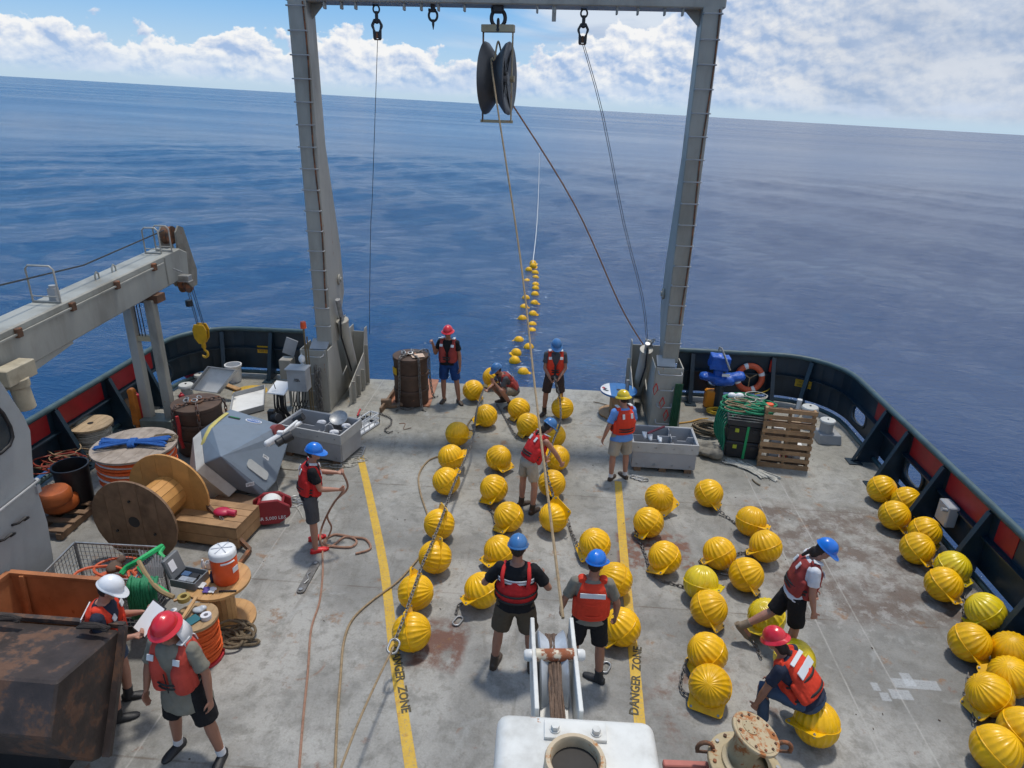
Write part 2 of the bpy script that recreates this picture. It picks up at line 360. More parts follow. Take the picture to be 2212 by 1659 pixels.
def deck():
    m=bpy.data.materials.new('painted_steel_deck');m.use_nodes=True;g=G(m.node_tree);b=g.n['Principled BSDF']
    P=g.node('ShaderNodeNewGeometry').outputs['Position'];x,y,z=g.sep(P)
    n1=g.noise(P,.55,6,.6,.5);n2=g.noise(P,3.2,6,.65,.3);n3=g.noise(P,40,3,.7);n4=g.noise(P,160,2,.6)
    wob=g.m('MULTIPLY',g.m('SUBTRACT',g.noise(P,1.7,4,.6),.5),.35)
    c=g.mix(g.mp(n1,.36,.64),(.225,.22,.205,1),(.41,.40,.372,1))
    warm=g.m('MULTIPLY',g.mp(y,7.5,12.5),g.mp(g.noise(P,.8,4,.6),.3,.6,.35,1.))
    c=g.mix(g.m('MULTIPLY',warm,.55),c,(.34,.32,.255,1))
    c=g.mix(g.m('MULTIPLY',g.mp(n2,.47,.68),.55),c,(.145,.14,.125,1));c=g.mix(g.m('MULTIPLY',g.mp(g.noise(P,9,6,.72,.4),.50,.66),.42),c,(.15,.14,.115,1))
    # scuffs drawn out along the ship
    sc_=g.noise(g.vm('MULTIPLY',P,(2.2,.45,1)),1.3,6,.7,1.)
    c=g.mix(g.m('MULTIPLY',g.mp(sc_,.54,.72),.42),c,(.12,.10,.08,1))
    c=g.mix(g.m('MULTIPLY',g.mp(g.noise(P,1.9,5,.6,.8),.60,.72),.42),c,(.42,.43,.42,1))
    def rect(x0,x1,y0,y1,s=.12):
        X_=g.m('ADD',x,wob);Y_=g.m('ADD',y,wob)
        a=g.m('MULTIPLY',g.mp(X_,x0-s,x0+s),g.mp(X_,x1+s,x1-s));d=g.m('MULTIPLY',g.mp(Y_,y0-s,y0+s),g.mp(Y_,y1+s,y1-s))
        return g.m('MULTIPLY',a,d)
    def patch(x0,x1,y0,y1,lo,hi,col,amt,scl,s=.12):
        nonlocal c
        f=g.m('MULTIPLY',rect(x0,x1,y0,y1,s),g.m('MULTIPLY',g.mp(g.noise(P,scl,6,.7),lo,hi),amt));c=g.mix(f,c,(*col,1))
    a=PZ(880,1440);d=PZ(1015,1345)
    patch(a.x,d.x,a.y,d.y,.36,.55,(.145,.055,.033),.9,3.5,.06)      # bare rusty plate
    a=PZ(1335,1222);d=PZ(1480,1160)
    patch(a.x,d.x,a.y,d.y,.42,.56,(.17,.06,.03),.85,5.,.05)
    a=PZ(1690,1330);d=PZ(2000,1110)
    patch(a.x,6.0,a.y,d.y,.36,.60,(.115,.075,.055),.82,2.2,.25);patch(a.x,6.0,a.y-.4,d.y+.5,.52,.60,(.40,.39,.37),.5,4.5,.3)
    a=PZ(1400,1560);d=PZ(1560,1400)
    patch(a.x,d.x+.6,a.y-.2,d.y-.2,.48,.66,(.16,.07,.04),.7,3.,.3)
    patch(-8,6,0,4.6,.47,.7,(.13,.10,.085),.55,2.,.4)
    patch(-8,6,6,14,.585,.68,(.26,.12,.035),.65,2.6,.5);patch(-8,6,2,8,.62,.70,(.20,.085,.045),.6,3.1,.5)               # scattered rust bleeding
    patch(-8,6,2,14,.685,.72,(.05,.035,.03),.9,9.,.5)               # specks
    # weld seams, ring stains
    for xs in(-6.4,-3.95,3.55,4.1): c=g.mix(g.m('MULTIPLY',g.mp(g.m('ABSOLUTE',g.m('SUBTRACT',x,xs)),.016,.004),g.mp(n2,.35,.6,.2,.7)),c,(.42,.41,.38,1))
    for ys in(4.55,7.3,9.95,12.7): c=g.mix(g.m('MULTIPLY',g.mp(g.m('ABSOLUTE',g.m('SUBTRACT',y,ys)),.018,.004),g.mp(n2,.35,.6,.1,.6)),c,(.11,.075,.05,1))
    for u,v,r in((655,1430,.26),(1280,1690,.15),(1090,1530,.04),(998,1582,.05)):
        q=PZ(u,v);rr=g.vm('LENGTH',g.vm('SUBTRACT',g.comb(x,y,0.),(q.x,q.y,0)))
        c=g.mix(g.m('MULTIPLY',g.mp(g.m('ABSOLUTE',g.m('SUBTRACT',rr,r)),.022,.004),g.mp(n2,.45,.6,0,.55)),c,(.26,.13,.07,1))
    for u,v,a,b2 in((1978,1478,.26,.07),(1945,1500,.12,.07),(1912,1505,.05,.06),(1890,1483,.04,.06),(1960,1468,.06,.10)):  # pale paint touch-ups
        q=PZ(u,v);f=g.m('MULTIPLY',g.mp(g.m('ABSOLUTE',g.m('SUBTRACT',g.m('ADD',x,g.m('MULTIPLY',wob,.2)),q.x)),a+.01,a-.01),g.mp(g.m('ABSOLUTE',g.m('SUBTRACT',y,q.y)),b2+.01,b2-.01))
        c=g.mix(g.m('MULTIPLY',g.m('MULTIPLY',f,g.mp(n3,.3,.5,.5,1.)),.5),c,(.52,.55,.58,1))
    c=g.mix(1.,c,g.mix(.5,(.8,.8,.8,1),g.mix(n3,(.45,.45,.45,1),(1.5,1.5,1.5,1))),'MULTIPLY')
    wet=g.mp(g.noise(P,.9,5,.6),.45,.7)
    g.put(b,'Base Color',c);g.put(b,'Roughness',g.m('SUBTRACT',.62,g.m('MULTIPLY',wet,.30)));g.put(b,'Normal',g.bump(g.m('ADD',g.m('MULTIPLY',n3,.5),g.m('ADD',n4,g.m('MULTIPLY',n2,1.2))),.5,.012))
    mb=MB();r=1.3
    poly=[(XL,-6),(XR,-6),(XR,YS-r)]+arc((XR-r,YS-r),r,0,90,8)[1:]+arc((XL+r,YS-r),r,90,180,8)+[]
    mb.prism(poly,.02,Matrix.Translation((0,0,-.02)))
    mb.build('deck',m)['kind']='structure'
    h=MB();h.prism([(XL,-6),(XR,-6),(XR,YS-r)]+arc((XR-r,YS-r),r,0,90,8)[1:]+arc((XL+r,YS-r),r,90,180,8),3.2+1.5,Matrix.Translation((0,0,-4.724)))
    h.build('hull',NAVY)['kind']='structure'
deck()
def line(pts,wd,name,label):
    """painted line as a strip lying on the deck"""
    mb=MB();pts=smooth_path(pts,4);vs=[];N=len(pts)
    for i,p in enumerate(pts):
        t=(pts[min(i+1,N-1)]-pts[max(i-1,0)]).normalized();s=V((t.y,-t.x,0));vs+=[p-s*wd/2,p+s*wd/2]
    mb.add([V((p.x,p.y,.004)) for p in vs],[(2*i,2*i+1,2*i+3,2*i+2) for i in range(N-1)])
    return mb
ylm=bpy.data.materials.new('worn_yellow_line_paint');ylm.use_nodes=True;g=G(ylm.node_tree);b=g.n['Principled BSDF']
P=g.node('ShaderNodeNewGeometry').outputs['Position'];n=g.noise(P,6,6,.7)
c=g.mix(g.mp(n,.3,.7),(.50,.30,.022,1),(.60,.38,.03,1));c=g.mix(g.m('MULTIPLY',g.mp(g.noise(P,30,5,.75),.50,.66),.7),c,(.24,.21,.14,1))
c=g.mix(g.m('MULTIPLY',g.mp(g.noise(P,5,5,.7),.58,.7),.7),c,(.30,.12,.03,1));g.put(b,'Base Color',c);b.inputs['Roughness'].default_value=.55
LET=mat('worn_black_lettering_paint',(.055,.045,.02),.6,var=.6,vs=40.)
for side,pts,lp in(('left',[(778,985),(800,1080),(830,1230),(850,1400),(873,1560),(893,1690)],((853,1398),(877,1540))),('right',[(1335,1040),(1346,1180),(1358,1310),(1372,1450),(1385,1600),(1392,1690)],((1370,1545),(1378,1398)))):
    o=line([PZ(*p) for p in pts],.122,'','').build('painted_line',ylm);o['kind']='structure'
    a,b_=PZ(*lp[0]),PZ(*lp[1]);d=(b_-a);L=d.length;x=d.normalized();zz=V((0,0,1));yv=zz.cross(x)
    if True:
        M=Matrix((x,yv,zz)).transposed().to_4x4();M.translation=(a+b_)/2+V((0,0,.0065))
        t=text('DANGER  ZONE',.125,M,LET,None,'painted_lettering',.0005);t['kind']='structure'
        wdt=max(v.co.dot(x) for v in t.data.vertices)-min(v.co.dot(x) for v in t.data.vertices)
        s=L/wdt;C0=M.translation
        for v in t.data.vertices:
            q=v.co-C0;v.co=C0+x*q.dot(x)*s+yv*q.dot(yv)*1.12+zz*q.dot(zz)
mb=MB();q=PZ(540,846);mb.lathe([(0,.006),(.36,.006),(.37,.001)],Matrix.Translation(q),32)
mh=mb.build('manhole_cover',ylm);mh['kind']='structure'
t=text('EXIT  TK 5',.13,TR(q+V((0,0,.008)),.1),LET,None,'manhole_lettering',.0005);t['kind']='structure'
# ---------------------------------------------------------------- bulwarks
BH=1.11
def holed(mb,c,x,zv,w_,h_,rx,rz,th,cz):
    """plate w_ x h_ (centre c) in the plane of x,zv with a rounded opening"""
    n=32;nv=x.cross(zv).normalized()*th
    for sgn,off in((1,nv*.5),(-1,nv*-.5)):
        vs=[]
        for k in range(n):
            a=2*pi*k/n;ca,sa=math.cos(a),math.sin(a)
            ex=abs(ca)**.7*math.copysign(1,ca)*rx;ez=abs(sa)**.7*math.copysign(1,sa)*rz+cz
            t=min(w_/2/abs(ca) if abs(ca)>1e-6 else 1e9,h_/2/abs(sa) if abs(sa)>1e-6 else 1e9)
            vs.append(c+x*ex+zv*ez+off)
            vs.append(c+x*ca*t+zv*sa*t+off)
        # snap the nearest outer points to the corners
        for sx in(-1,1):
            for sz in(-1,1):
                cn=c+x*sx*w_/2+zv*sz*h_/2+off;j=min(range(1,2*n,2),key=lambda i:(vs[i]-cn).length);vs[j]=cn
        mb.add(vs,[((2*k,2*k+1,(2*k+3)%(2*n),(2*k+2)%(2*n)))[::sgn] for k in range(n)])
    vs=[]
    for k in range(n):
        a=2*pi*k/n;ca,sa=math.cos(a),math.sin(a)
        p=c+x*abs(ca)**.7*math.copysign(1,ca)*rx+zv*(abs(sa)**.7*math.copysign(1,sa)*rz+cz);vs+=[p-nv*.5,p+nv*.5]
    mb.add(vs,[(2*k,2*k+1,(2*k+3)%(2*n),(2*k+2)%(2*n)) for k in range(n)])
SIGNY=mat('yellow_sign_plate',(.62,.36,.015),.5,var=.05)
def bulwark(path,holes,braces,signs,reds,label,place):
    """path: list of (x,y), the plate stands on it; inboard side is to the left of travel when flip"""
    root=thing('bulwark',label,'bulwark',(path[0][0],path[0][1],0))
    P=[V((x,y,0)) for x,y in path]
    inb=lambda p:(V((-1.15,7,0))-p)
    pl=MB();z0=.15;up=V((0,0,1))
    cum=[0];[cum.append(cum[-1]+(b-a).length) for a,b in zip(P,P[1:])]
    def at(s):
        for i in range(len(P)-1):
            if s<=cum[i+1]+1e-6:
                t=(P[i+1]-P[i]).normalized();p=P[i]+t*(s-cum[i]);n=V((-t.y,t.x,0));n=n if n.dot(inb(p))>0 else -n;return p,t,n
        t=(P[-1]-P[-2]).normalized();n=V((-t.y,t.x,0));n=n if n.dot(inb(P[-1]))>0 else -n;return P[-1]+t*(s-cum[-1]),t,n
    cuts=sorted(set([0,cum[-1]]+cum+[s-.45 for s in holes]+[s+.45 for s in holes]))
    cuts=[c for c in cuts if not any(abs(c-s)<.44 for s in holes)]
    rings=[]
    for a,b in zip(cuts,cuts[1:]):
        if b-a<1e-4: continue
        pa,t,n=at(a+1e-5);pb,_,_=at(b-1e-5);mid=(a+b)/2
        if any(abs(mid-s)<.2 for s in holes):
            c=(pa+pb)/2+up*(z0+(BH-z0)/2);holed(pl,c,(pb-pa).normalized(),up,(pb-pa).length,BH-z0,.27,.16,.02,-.16)
            r_=[(pa+pb)/2+up*(z0+(BH-z0)/2-.16)+t*(abs(math.cos(q))**.7*math.copysign(1,math.cos(q))*.29)+up*(abs(math.sin(q))**.7*math.copysign(1,math.sin(q))*.18)+n*.03 for q in[2*pi*k/24 for k in range(24)]]
            rings.append(r_)
        else: pl.beam(pa+up*(z0+BH)/2,pb+up*(z0+BH)/2,BH-z0,.02,up=n)
    pl.build('plate',NAVY,root)
    for r_ in rings: MB().tube(r_,.03,8,closed=True).build('fairlead_rim',NAVY,root)
    rl=MB();rl.tube([p+up*BH for p in [at(s)[0]+at(s)[2]*.03 for s in [cum[-1]*i/60 for i in range(61)]]],.055,8,flat=1.,up=(0,0,1));rl.build('top_rail',RAIL,root)
    st=MB()
    pts=[at(cum[-1]*i/60) for i in range(61)]
    for (a,_,na),(b,_,nb) in zip(pts,pts[1:]): st.beam(a+na*.055+up*.66,b+nb*.055+up*.66,.09,.025,up=(0,0,1))
    st.build('stringer',NAVY,root)
    pp=MB();pp.tube([a+n*.10+up*.09 for a,_,n in pts],.045,8);pp.build('drain_pipe',RAIL,root)
    for s in braces:
        p,t,n=at(s);M=MB()
        M.prism([(0.012,.0),(.50,.0),(.50,.04),(.40,.06),(.10,BH-.03),(0.012,BH-.03)],.022,Matrix((n,up,n.cross(up))).transposed().to_4x4()@Matrix.Translation((0,0,0)) if False else mk(n,up,p-t*.011))
        M.beam(p+n*.47+up*.05-t*0,p+n*.10+up*(BH-.05),.085,.02,up=n)
        M.box(p+n*.45+up*.012,(.24,.24,.02),Matrix((t,n,up)).transposed())
        M.build('brace',NAVY,root)
    for s0,s1 in reds:
        a,t,n=at(s0+.04);b,_,_=at(s1-.04);M=MB();M.beam(a+n*.016+up*(.70+BH-.07)/2,b+n*.016+up*(.70+BH-.07)/2,BH-.77,.008,up=n);M.build('red_panel',REDP,root)
    for s,z in signs:
        p,t,n=at(s);xx=t if t.cross(up).dot(n)>0 else -t
        f=MB();f.beam(p+n*.02+up*z-xx*.19,p+n*.02+up*z+xx*.19,.17,.01,up=n);sg=f.build('sign',SIGNY,root)
        M=Matrix((xx,up,xx.cross(up))).transposed().to_4x4();M.translation=p+n*.028+up*(z+.03)
        text('NO STEP',.06,M,LET,sg,'lettering',.0006);M2=M.copy();M2.translation=p+n*.028+up*(z-.04);text('KEEP CLEAR',.055,M2,LET,sg,'lettering',.0006)
    return root,at
def mk(x,y,o):
    z=x.cross(y);M=Matrix((x,y,z)).transposed().to_4x4();M.translation=o;return M
R0=1.3
# starboard side: from the A-frame along the stern, round the corner and forward
pathR=[(2.75,YS-.04),(XR-R0,YS-.04)]+[(x-.04,y-.04) for x,y in arc((XR-R0,YS-R0),R0,90,0,8)[1:]]+[(XR-.04,-2)]
lenS=XR-R0-2.75;arcL=R0*pi/2*.98
yR=lambda y:lenS+arcL+(YS-R0-y)
bR,atR=bulwark(pathR,[.98,yR(12.9),yR(10.55)],[.3,2.05,3.1-.2,yR(11.8),yR(10.95),yR(9.75),yR(8.5),yR(7.2),yR(5.9),yR(4.6),yR(3.3)],[(2.8,.52)],
  [(yR(12.35),yR(11.85)),(yR(11.75),yR(11.05)),(yR(10.9),yR(9.85)),(yR(9.7),yR(8.55)),(yR(8.4),yR(7.9))],'dark navy steel bulwark with red panels along the starboard rail, on the right','s')
pathL=[(-5.75,YS-.04),(XL+R0,YS-.04)]+[(x+.04,y-.04) for x,y in arc((XL+R0,YS-R0),R0,90,180,8)[1:]]+[(XL+.04,-2)]
lenL=abs(XL+R0+5.75)
yL=lambda y:lenL+arcL+(YS-R0-y)
bL,atL=bulwark(pathL,[yL(13.1),yL(10.6)],[.75,1.4+.5,yL(12.5),yL(11.4),yL(9.95),yL(8.6),yL(7.2)],[(.95,.62)],
  [(yL(13.2),yL(12.6)),(yL(12.4),yL(11.5)),(yL(11.3),yL(10.05)),(yL(9.85),yL(8.7)),(yL(8.5),yL(7.3))],'dark navy steel bulwark with red panels along the port rail, on the left','p')
# ---------------------------------------------------------------- A-frame with its two pedestals
def aframe():
    af=thing('gantry','tall grey steel A-frame gantry spanning the stern','gantry',(-1.2,13.1,0))
    yf=13.1;ztop=8.05
    for sx,xo in((-1,(-4.93,-4.60)),(1,(2.17,2.49))):
        xa,xb=xo;o_=-.10 if sx<0 else .0
        inner=xb if sx<0 else xa
        f=MB()
        # outline of the leg in the (y,z) plane, extruded across
        poly=[(yf,1.3),(yf,ztop),(yf+.45,ztop),(yf+.5,5.2),(yf+.95,3.2),(yf+1.0,2.2),(yf+.5,1.55),(yf+.45,1.3)]
        f.prism([(y,z) for y,z in poly],xb-xa,mk(V((0,1,0)),V((0,0,1)),V((xa,0,0))))
        leg=f.build('leg',GREY,af,bevel=.015)
        k=MB();cx=inner+(.01 if sx<0 else -.01)
        k.cyl((cx-.0,yf+.68,2.55),(cx+(.035 if sx<0 else -.035),yf+.68,2.55),.11);k.cyl((cx,yf+.68,2.55),(cx+(.06 if sx<0 else -.06),yf+.68,2.55),.05)
        k.build('hinge_pin',GREY,leg)
        z=1.75;i=0
        while z<8.0:
            r=MB();w0,w1=xa+.0,xb-.0
            r.tube([(w0+.02,yf+.01,z),(w0+.0,yf-.07,z),(w0+.01,yf-.10,z),(w1-.01,yf-.10,z),(w1+.0,yf-.07,z),(w1-.02,yf+.01,z)],.012,6);r.build('rung',GREY2,leg);z+=.385
        c=MB();c.tube([(xb-.05+.02*math.sin(q),yf-.02,7.6-q*.5) for q in range(0,12)],.014,5);c.build('cable',RUST,leg)
    b=MB();xl,xr=-4.93,2.49
    b.box(((xl+xr)/2,yf+.3,7.84),(xr-xl+.1,.6,.46));bo=b.build('crossbeam',GREY,af,bevel=.02)
    lp=MB()
    for x in(-4.3,-4.0,-3.75,-2.9,-2.6,-2.3,-1.85,-.6,-.3,.75,1.1,1.55,1.85): 
        l=MB();l.box((x,yf+.1,7.56),(.035,.12,.13),None);l.build('lifting_lug',GREY,bo,bevel=.01)
    l=MB();l.box((-.43+.12,yf+.1,7.5),(.07,.1,.24));l.build('bracket',GREY,bo)
    for q_ in ([(1.9,7.61),(2.17,7.61),(2.17,7.35)],[(-4.6,7.35),(-4.6,7.61),(-4.35,7.61)]): MB().prism(q_,.03,mk(V((1,0,0)),V((0,0,1)),V((0,yf+.3,0)))).build('gusset',GREY,bo)
aframe()
def pedestal(sx,label):
    if sx<0: xo,xi=-5.18,-4.62
    else: xo,xi=2.56,2.02
    lo,hi=min(xo,xi),max(xo,xi)
    r=thing('a_frame_pedestal',label,'pedestal',((xo+xi)/2,13.0,0))
    y0=12.75
    # hollow tapered box column: four plates
    def plate(n,pts,th,nrm):
        m=MB();pts=[V(p) for p in pts];nrm=V(nrm)*th;k=len(pts);m.add(pts+[p+nrm for p in pts],[tuple(range(k))[::-1],tuple(range(k,2*k))]+[(i,(i+1)%k,k+(i+1)%k,k+i) for i in range(k)]);return m.build(n,GREY,r,bevel=.004)
    zt=1.32;fl=.10
    plate('front_plate',[(lo-fl*.3,y0-.1,0),(hi+fl*.3,y0-.1,0),(hi-.01,y0,zt),(lo+.01,y0,zt)],.02,(0,1,0))
    iy=xi;ox=xo
    plate('inner_plate',[(iy,y0-.08,0.005),(iy,y0+1.85,0.005),(iy,y0+1.85,1.32),(iy,y0+1.55,1.32),(iy,y0+1.4,.62),(iy,y0+.85,.45),(iy,y0+.62,zt),(iy,y0+.02,zt)],-.022*sx,(1,0,0))
    plate('outer_plate',[(ox,y0-.08,0.005),(ox,y0+1.85,0.005),(ox,y0+1.85,1.32),(ox,y0+1.55,1.32),(ox,y0+1.4,.8),(ox,y0+.85,.7),(ox,y0+.62,zt),(ox,y0+.02,zt)],-.022*sx,(1,0,0))
    ix2=xi-sx*.32
    plate('wing_plate',[(ix2,y0+.28,0.005),(ix2,y0+1.8,0.005),(ix2,y0+1.8,1.30),(ix2,y0+1.62,1.30),(ix2,y0+1.45,.78),(ix2,y0+.28,.42)],-.02*sx,(1,0,0))
    plate('stern_plate',[(ix2,y0+1.78,.005),(ox,y0+1.78,.005),(ox,y0+1.78,1.18),(ix2,y0+1.78,1.18)],.02,(0,-1,0))
    for k in range(4):
        m=MB();yy=y0+.45+.36*k;zz=.5 if k<3 else .95
        m.box((ix2-sx*.05,yy,zz*.5),(.085,.02,zz-.03));m.build('stiffener',GREY,r)
    c=MB();a=V(((xi+ix2)/2,y0+1.25,.25));b=V(((xi+ix2)/2+sx*.03,y0+.75,1.72 if sx<0 else 1.40));c.cyl(a,b,.115,n=20);d=(b-a).normalized();c.cyl(b,b+d*.04,.135,n=20);cy=c.build('hydraulic_cylinder',GREY,r)
    c=MB();c.cyl(b,b+d*(.55 if sx<0 else .2),.05);c.build('piston_rod',STEEL,cy)
    m=MB();m.tube([a+V((0,-.12,.1)),b+V((0,-.14,-.3)),b+V((0,-.13,.05)),b+V((0,.0,.2))],.018,6);m.build('hose',BLACK,cy)
    hz=MB();bp=PY(737,690,13.6) if sx<0 else PY(1405,742,13.6)
    rr=random.Random(3)
    for k in range(5): hz.tube(smooth_path([bp+V((rr.uniform(-.09,.09),rr.uniform(-.09,.09),rr.uniform(-.07,.09))) for _ in range(6)],4),.012,5)
    hz.build('hydraulic_fittings',STEEL,r)
    for z in (1.22,.86,.5,.15) if sx<0 else (1.22,.9,.55,.2):
        m=MB();w0,w1=(lo+.08,lo+.36) if z<1 else (lo+.05,lo+.5);yy=y0-.1*(1-z/zt)
        m.tube([(w0,yy+.01,z+.03),(w0,yy-.07,z),(w0+.02,yy-.12,z),(w1-.02,yy-.12,z),(w1,yy-.07,z),(w1,yy+.01,z+.03)],.013,6);m.build('rung',GREY2,r)
    m=MB();m.box(((lo+hi)/2+(.05*-sx),y0+.3,zt+.03),(.36,.3,.03),Matrix.Rotation(math.radians(28),3,'X'));m.build('top_plate',GREY2,r)
    return r
pedestal(-1,'grey hollow steel pedestal under the left gantry leg with a chain hung on its rungs')
pedestal(1,'grey hollow steel pedestal under the right gantry leg with red tools hung on its rungs')
# ---------------------------------------------------------------- things hanging from the crossbeam
def shackle(M,r,s=1.,name='shackle',parent=None):
    m=MB();pts=[M@V((r*s*math.cos(a),0,r*s*math.sin(a)*1.15)) for a in[math.radians(d) for d in range(-235,56,15)]]
    m.tube(pts,r*.28*s,8);p=[M@V((-r*.75*s,0,r*1.1*s)),M@V((r*.75*s,0,r*1.1*s))];m.cyl(p[0],p[1],r*.3*s)
    m.cyl(M@V((-r*1.05*s,0,r*1.1*s)),M@V((-r*.75*s,0,r*1.1*s)),r*.42*s,n=6);return m.build(name,DARK,parent)
def hanging_block(c,label,h=.42):
    x,y,z=c;r=thing('hanging_block',label,'pulley block',(x,y,z))
    shackle(TR((x,y,z-.10)),.055,parent=r)
    m=MB();m.tube([(x,y,z-.13),(x,y,z-.26)],.03,8);m.ell((x,y,z-.29),(.045,.045,.04));m.build('swivel',DARK,r)
    m=MB()
    L=[(-.0,0),(-.05,.0),(-.10,-.09),(-.10,-.12),(-.075,-.17),(-.07,-.32),(-.02,-.32),(-.02,-.21),(-.045,-.17),(-.06,-.10),(-.03,-.045),(0,-.035)]
    for s in(1,-1):
        P=[(px*s,pz) for px,pz in L];P=P if s<0 else P[::-1]
        m.prism(P,.06,mk(V((1,0,0)),V((0,0,1)),V((x,y+.03,z-.25))))
    m.build('cheek',DARK,r,bevel=.006)
    m=MB();m.cyl((x,y-.02,z-.50),(x,y+.02,z-.50),.055);m.cyl((x-.06,y,z-.575),(x+.06,y,z-.575),.012,n=8);m.build('wheel',RUST,r)
    return r
b1=PY(812,3,13.3);b3=PY(1263,8,13.3)
hanging_block((b1.x,13.3,7.62),'small dark pulley block hung by a shackle at the left end of the crossbeam')
hanging_block((b3.x,13.3,7.62),'small dark pulley block hung by a shackle on the right half of the crossbeam')
s2=PY(935,5,13.3);r=thing('hanging_shackle','dark bow shackle with a short pin hanging empty from the crossbeam','shackle',(s2.x,13.3,7.62))
shackle(TR((s2.x,13.3,7.44)),.075,parent=r);m=MB();m.box((s2.x,13.3,7.56),(.07,.08,.14));m.tube([(s2.x,13.3,7.38),(s2.x,13.3,7.3),(s2.x,13.3,7.22)],[.025,.022,.006],8);m.build('link_pin',DARK,r)
def big_sheave():
    cx,cy,cz=-1.275,13.3,6.46;Rz=Matrix.Rotation(math.radians(-8),4,'Z')
    r=thing('sheave_block','large black two-flanged sheave hanging in a rusty frame from the crossbeam','pulley block',(cx,cy,7.6))
    M=Matrix.Translation((cx,cy,cz))@Rz@Matrix.Rotation(pi/2,4,'Y')@Matrix.Rotation(0,4,'Z')
    R_=.60
    prof=[(0,-.20),(.10,-.20),(.14,-.14),(.44,-.20),(R_-.03,-.235),(R_,-.22),(R_-.02,-.17),(.42,-.045),(.36,0),(.42,.045),(R_-.02,.17),(R_,.22),(R_-.03,.235),(.44,.20),(.14,.14),(.10,.20),(0,.20)]
    m=MB();m.lathe(prof,M,56);wh=m.build('wheel',SHEAVE,r)
    for k in range(10):
        a=2*pi*(k//2)/5+.3;s=(-1,1)[k%2];m=MB();m.beam(M@V((.08*math.cos(a),.08*math.sin(a),s*.165)),M@V((.50*math.cos(a),.50*math.sin(a),s*.212)),.05,.02,up=M.to_3x3()@V((0,0,1)));m.build('spoke',DARK,wh)
    X=(Rz.to_3x3()@V((1,0,0)));c=V((cx,cy,cz))
    for s in(-1,1):
        m=MB();m.beam(c+X*s*.265+V((0,0,-.72)),c+X*s*.265+V((0,0,.84)),.05,.02,up=X);m.cyl(c+X*s*.24,c+X*s*.31,.06,n=6);m.build('side_bar',CREAM if s>0 else RUST,r)
    m=MB();m.beam(c+X*-.29+V((0,0,.80)),c+X*.29+V((0,0,.80)),.14,.12);m.build('top_yoke',CREAM,r,bevel=.008)
    m=MB();m.beam(c+X*-.30+V((0,0,-.71)),c+X*.30+V((0,0,-.71)),.05,.05);m.build('bottom_bar',CREAM,r)
    shackle(TR((cx,cy,7.42)),.12,parent=r,name='shackle');shackle(TR((cx,cy,7.32))@Matrix.Rotation(pi/2,4,'Z')@Matrix.Rotation(pi,4,'X'),.075,parent=r,name='shackle')
    m=MB();m.box((cx,cy,7.56),(.18,.2,.13));m.build('padeye',DARK,r,bevel=.02)
big_sheave()
def rope(name,pts,rad,mt,label,cat='rope',n=6,sm=6,group=None,base=None):
    pts=smooth_path(pts,sm) if sm>1 else [V(p) for p in pts]
    m=MB();m.tube(pts,rad,n);return single(m,name,mt,label,cat,group,base=base)
s_top=V((-1.30,12.74,6.5))
rope('hauling_rope',[PY(1216,1335,4.75),PY(1157,850,8.6),PY(1123,550,10.8),s_top,V((-1.285,12.86,6.75)),V((-1.27,13.3,7.06)),V((-1.24,13.7,6.85))],.016,ROPET,'tan rope running from the white winch up over the big sheave','rope',6,6)
rope('tag_line',[V((-1.22,13.75,6.3)),PY(1240,440,13.9),PY(1340,660,14.05),PY(1393,750,14.2)],.017,ROPEP,'dark diagonal rope from the big sheave down to the right gantry pedestal')
e=PS(1163,560);rope('tow_line',[PS(1151,568,.2),PS(1160,480,.25),PS(1164,390,.3),PS(1165,330,.2)],.03,WHITE,'thin white line streaming away across the sea beyond the floats','line',5)
rope('thin_wire',[(b1.x,13.3,7.05),PY(804,430,13.5),PY(801,480,13.6),PY(799,600,14.1),PY(798,722,14.5)],.006,DARK,'thin wire hanging straight down from the left pulley block','wire',5,3)
rope('thin_wire',[(b3.x,13.3,7.05),PY(1300,250,13.6),PY(1345,480,14.0),PY(1385,640,14.2),PY(1397,742,14.3)],.006,DARK,'double thin wire slanting down from the right pulley block, left strand','wire',5,3)
rope('thin_wire',[(b3.x+.03,13.3,7.05),PY(1304,250,13.6),PY(1349,480,14.0),PY(1389,640,14.2),PY(1400,742,14.3)],.006,DARK,'double thin wire slanting down from the right pulley block, right strand','wire',5,3)
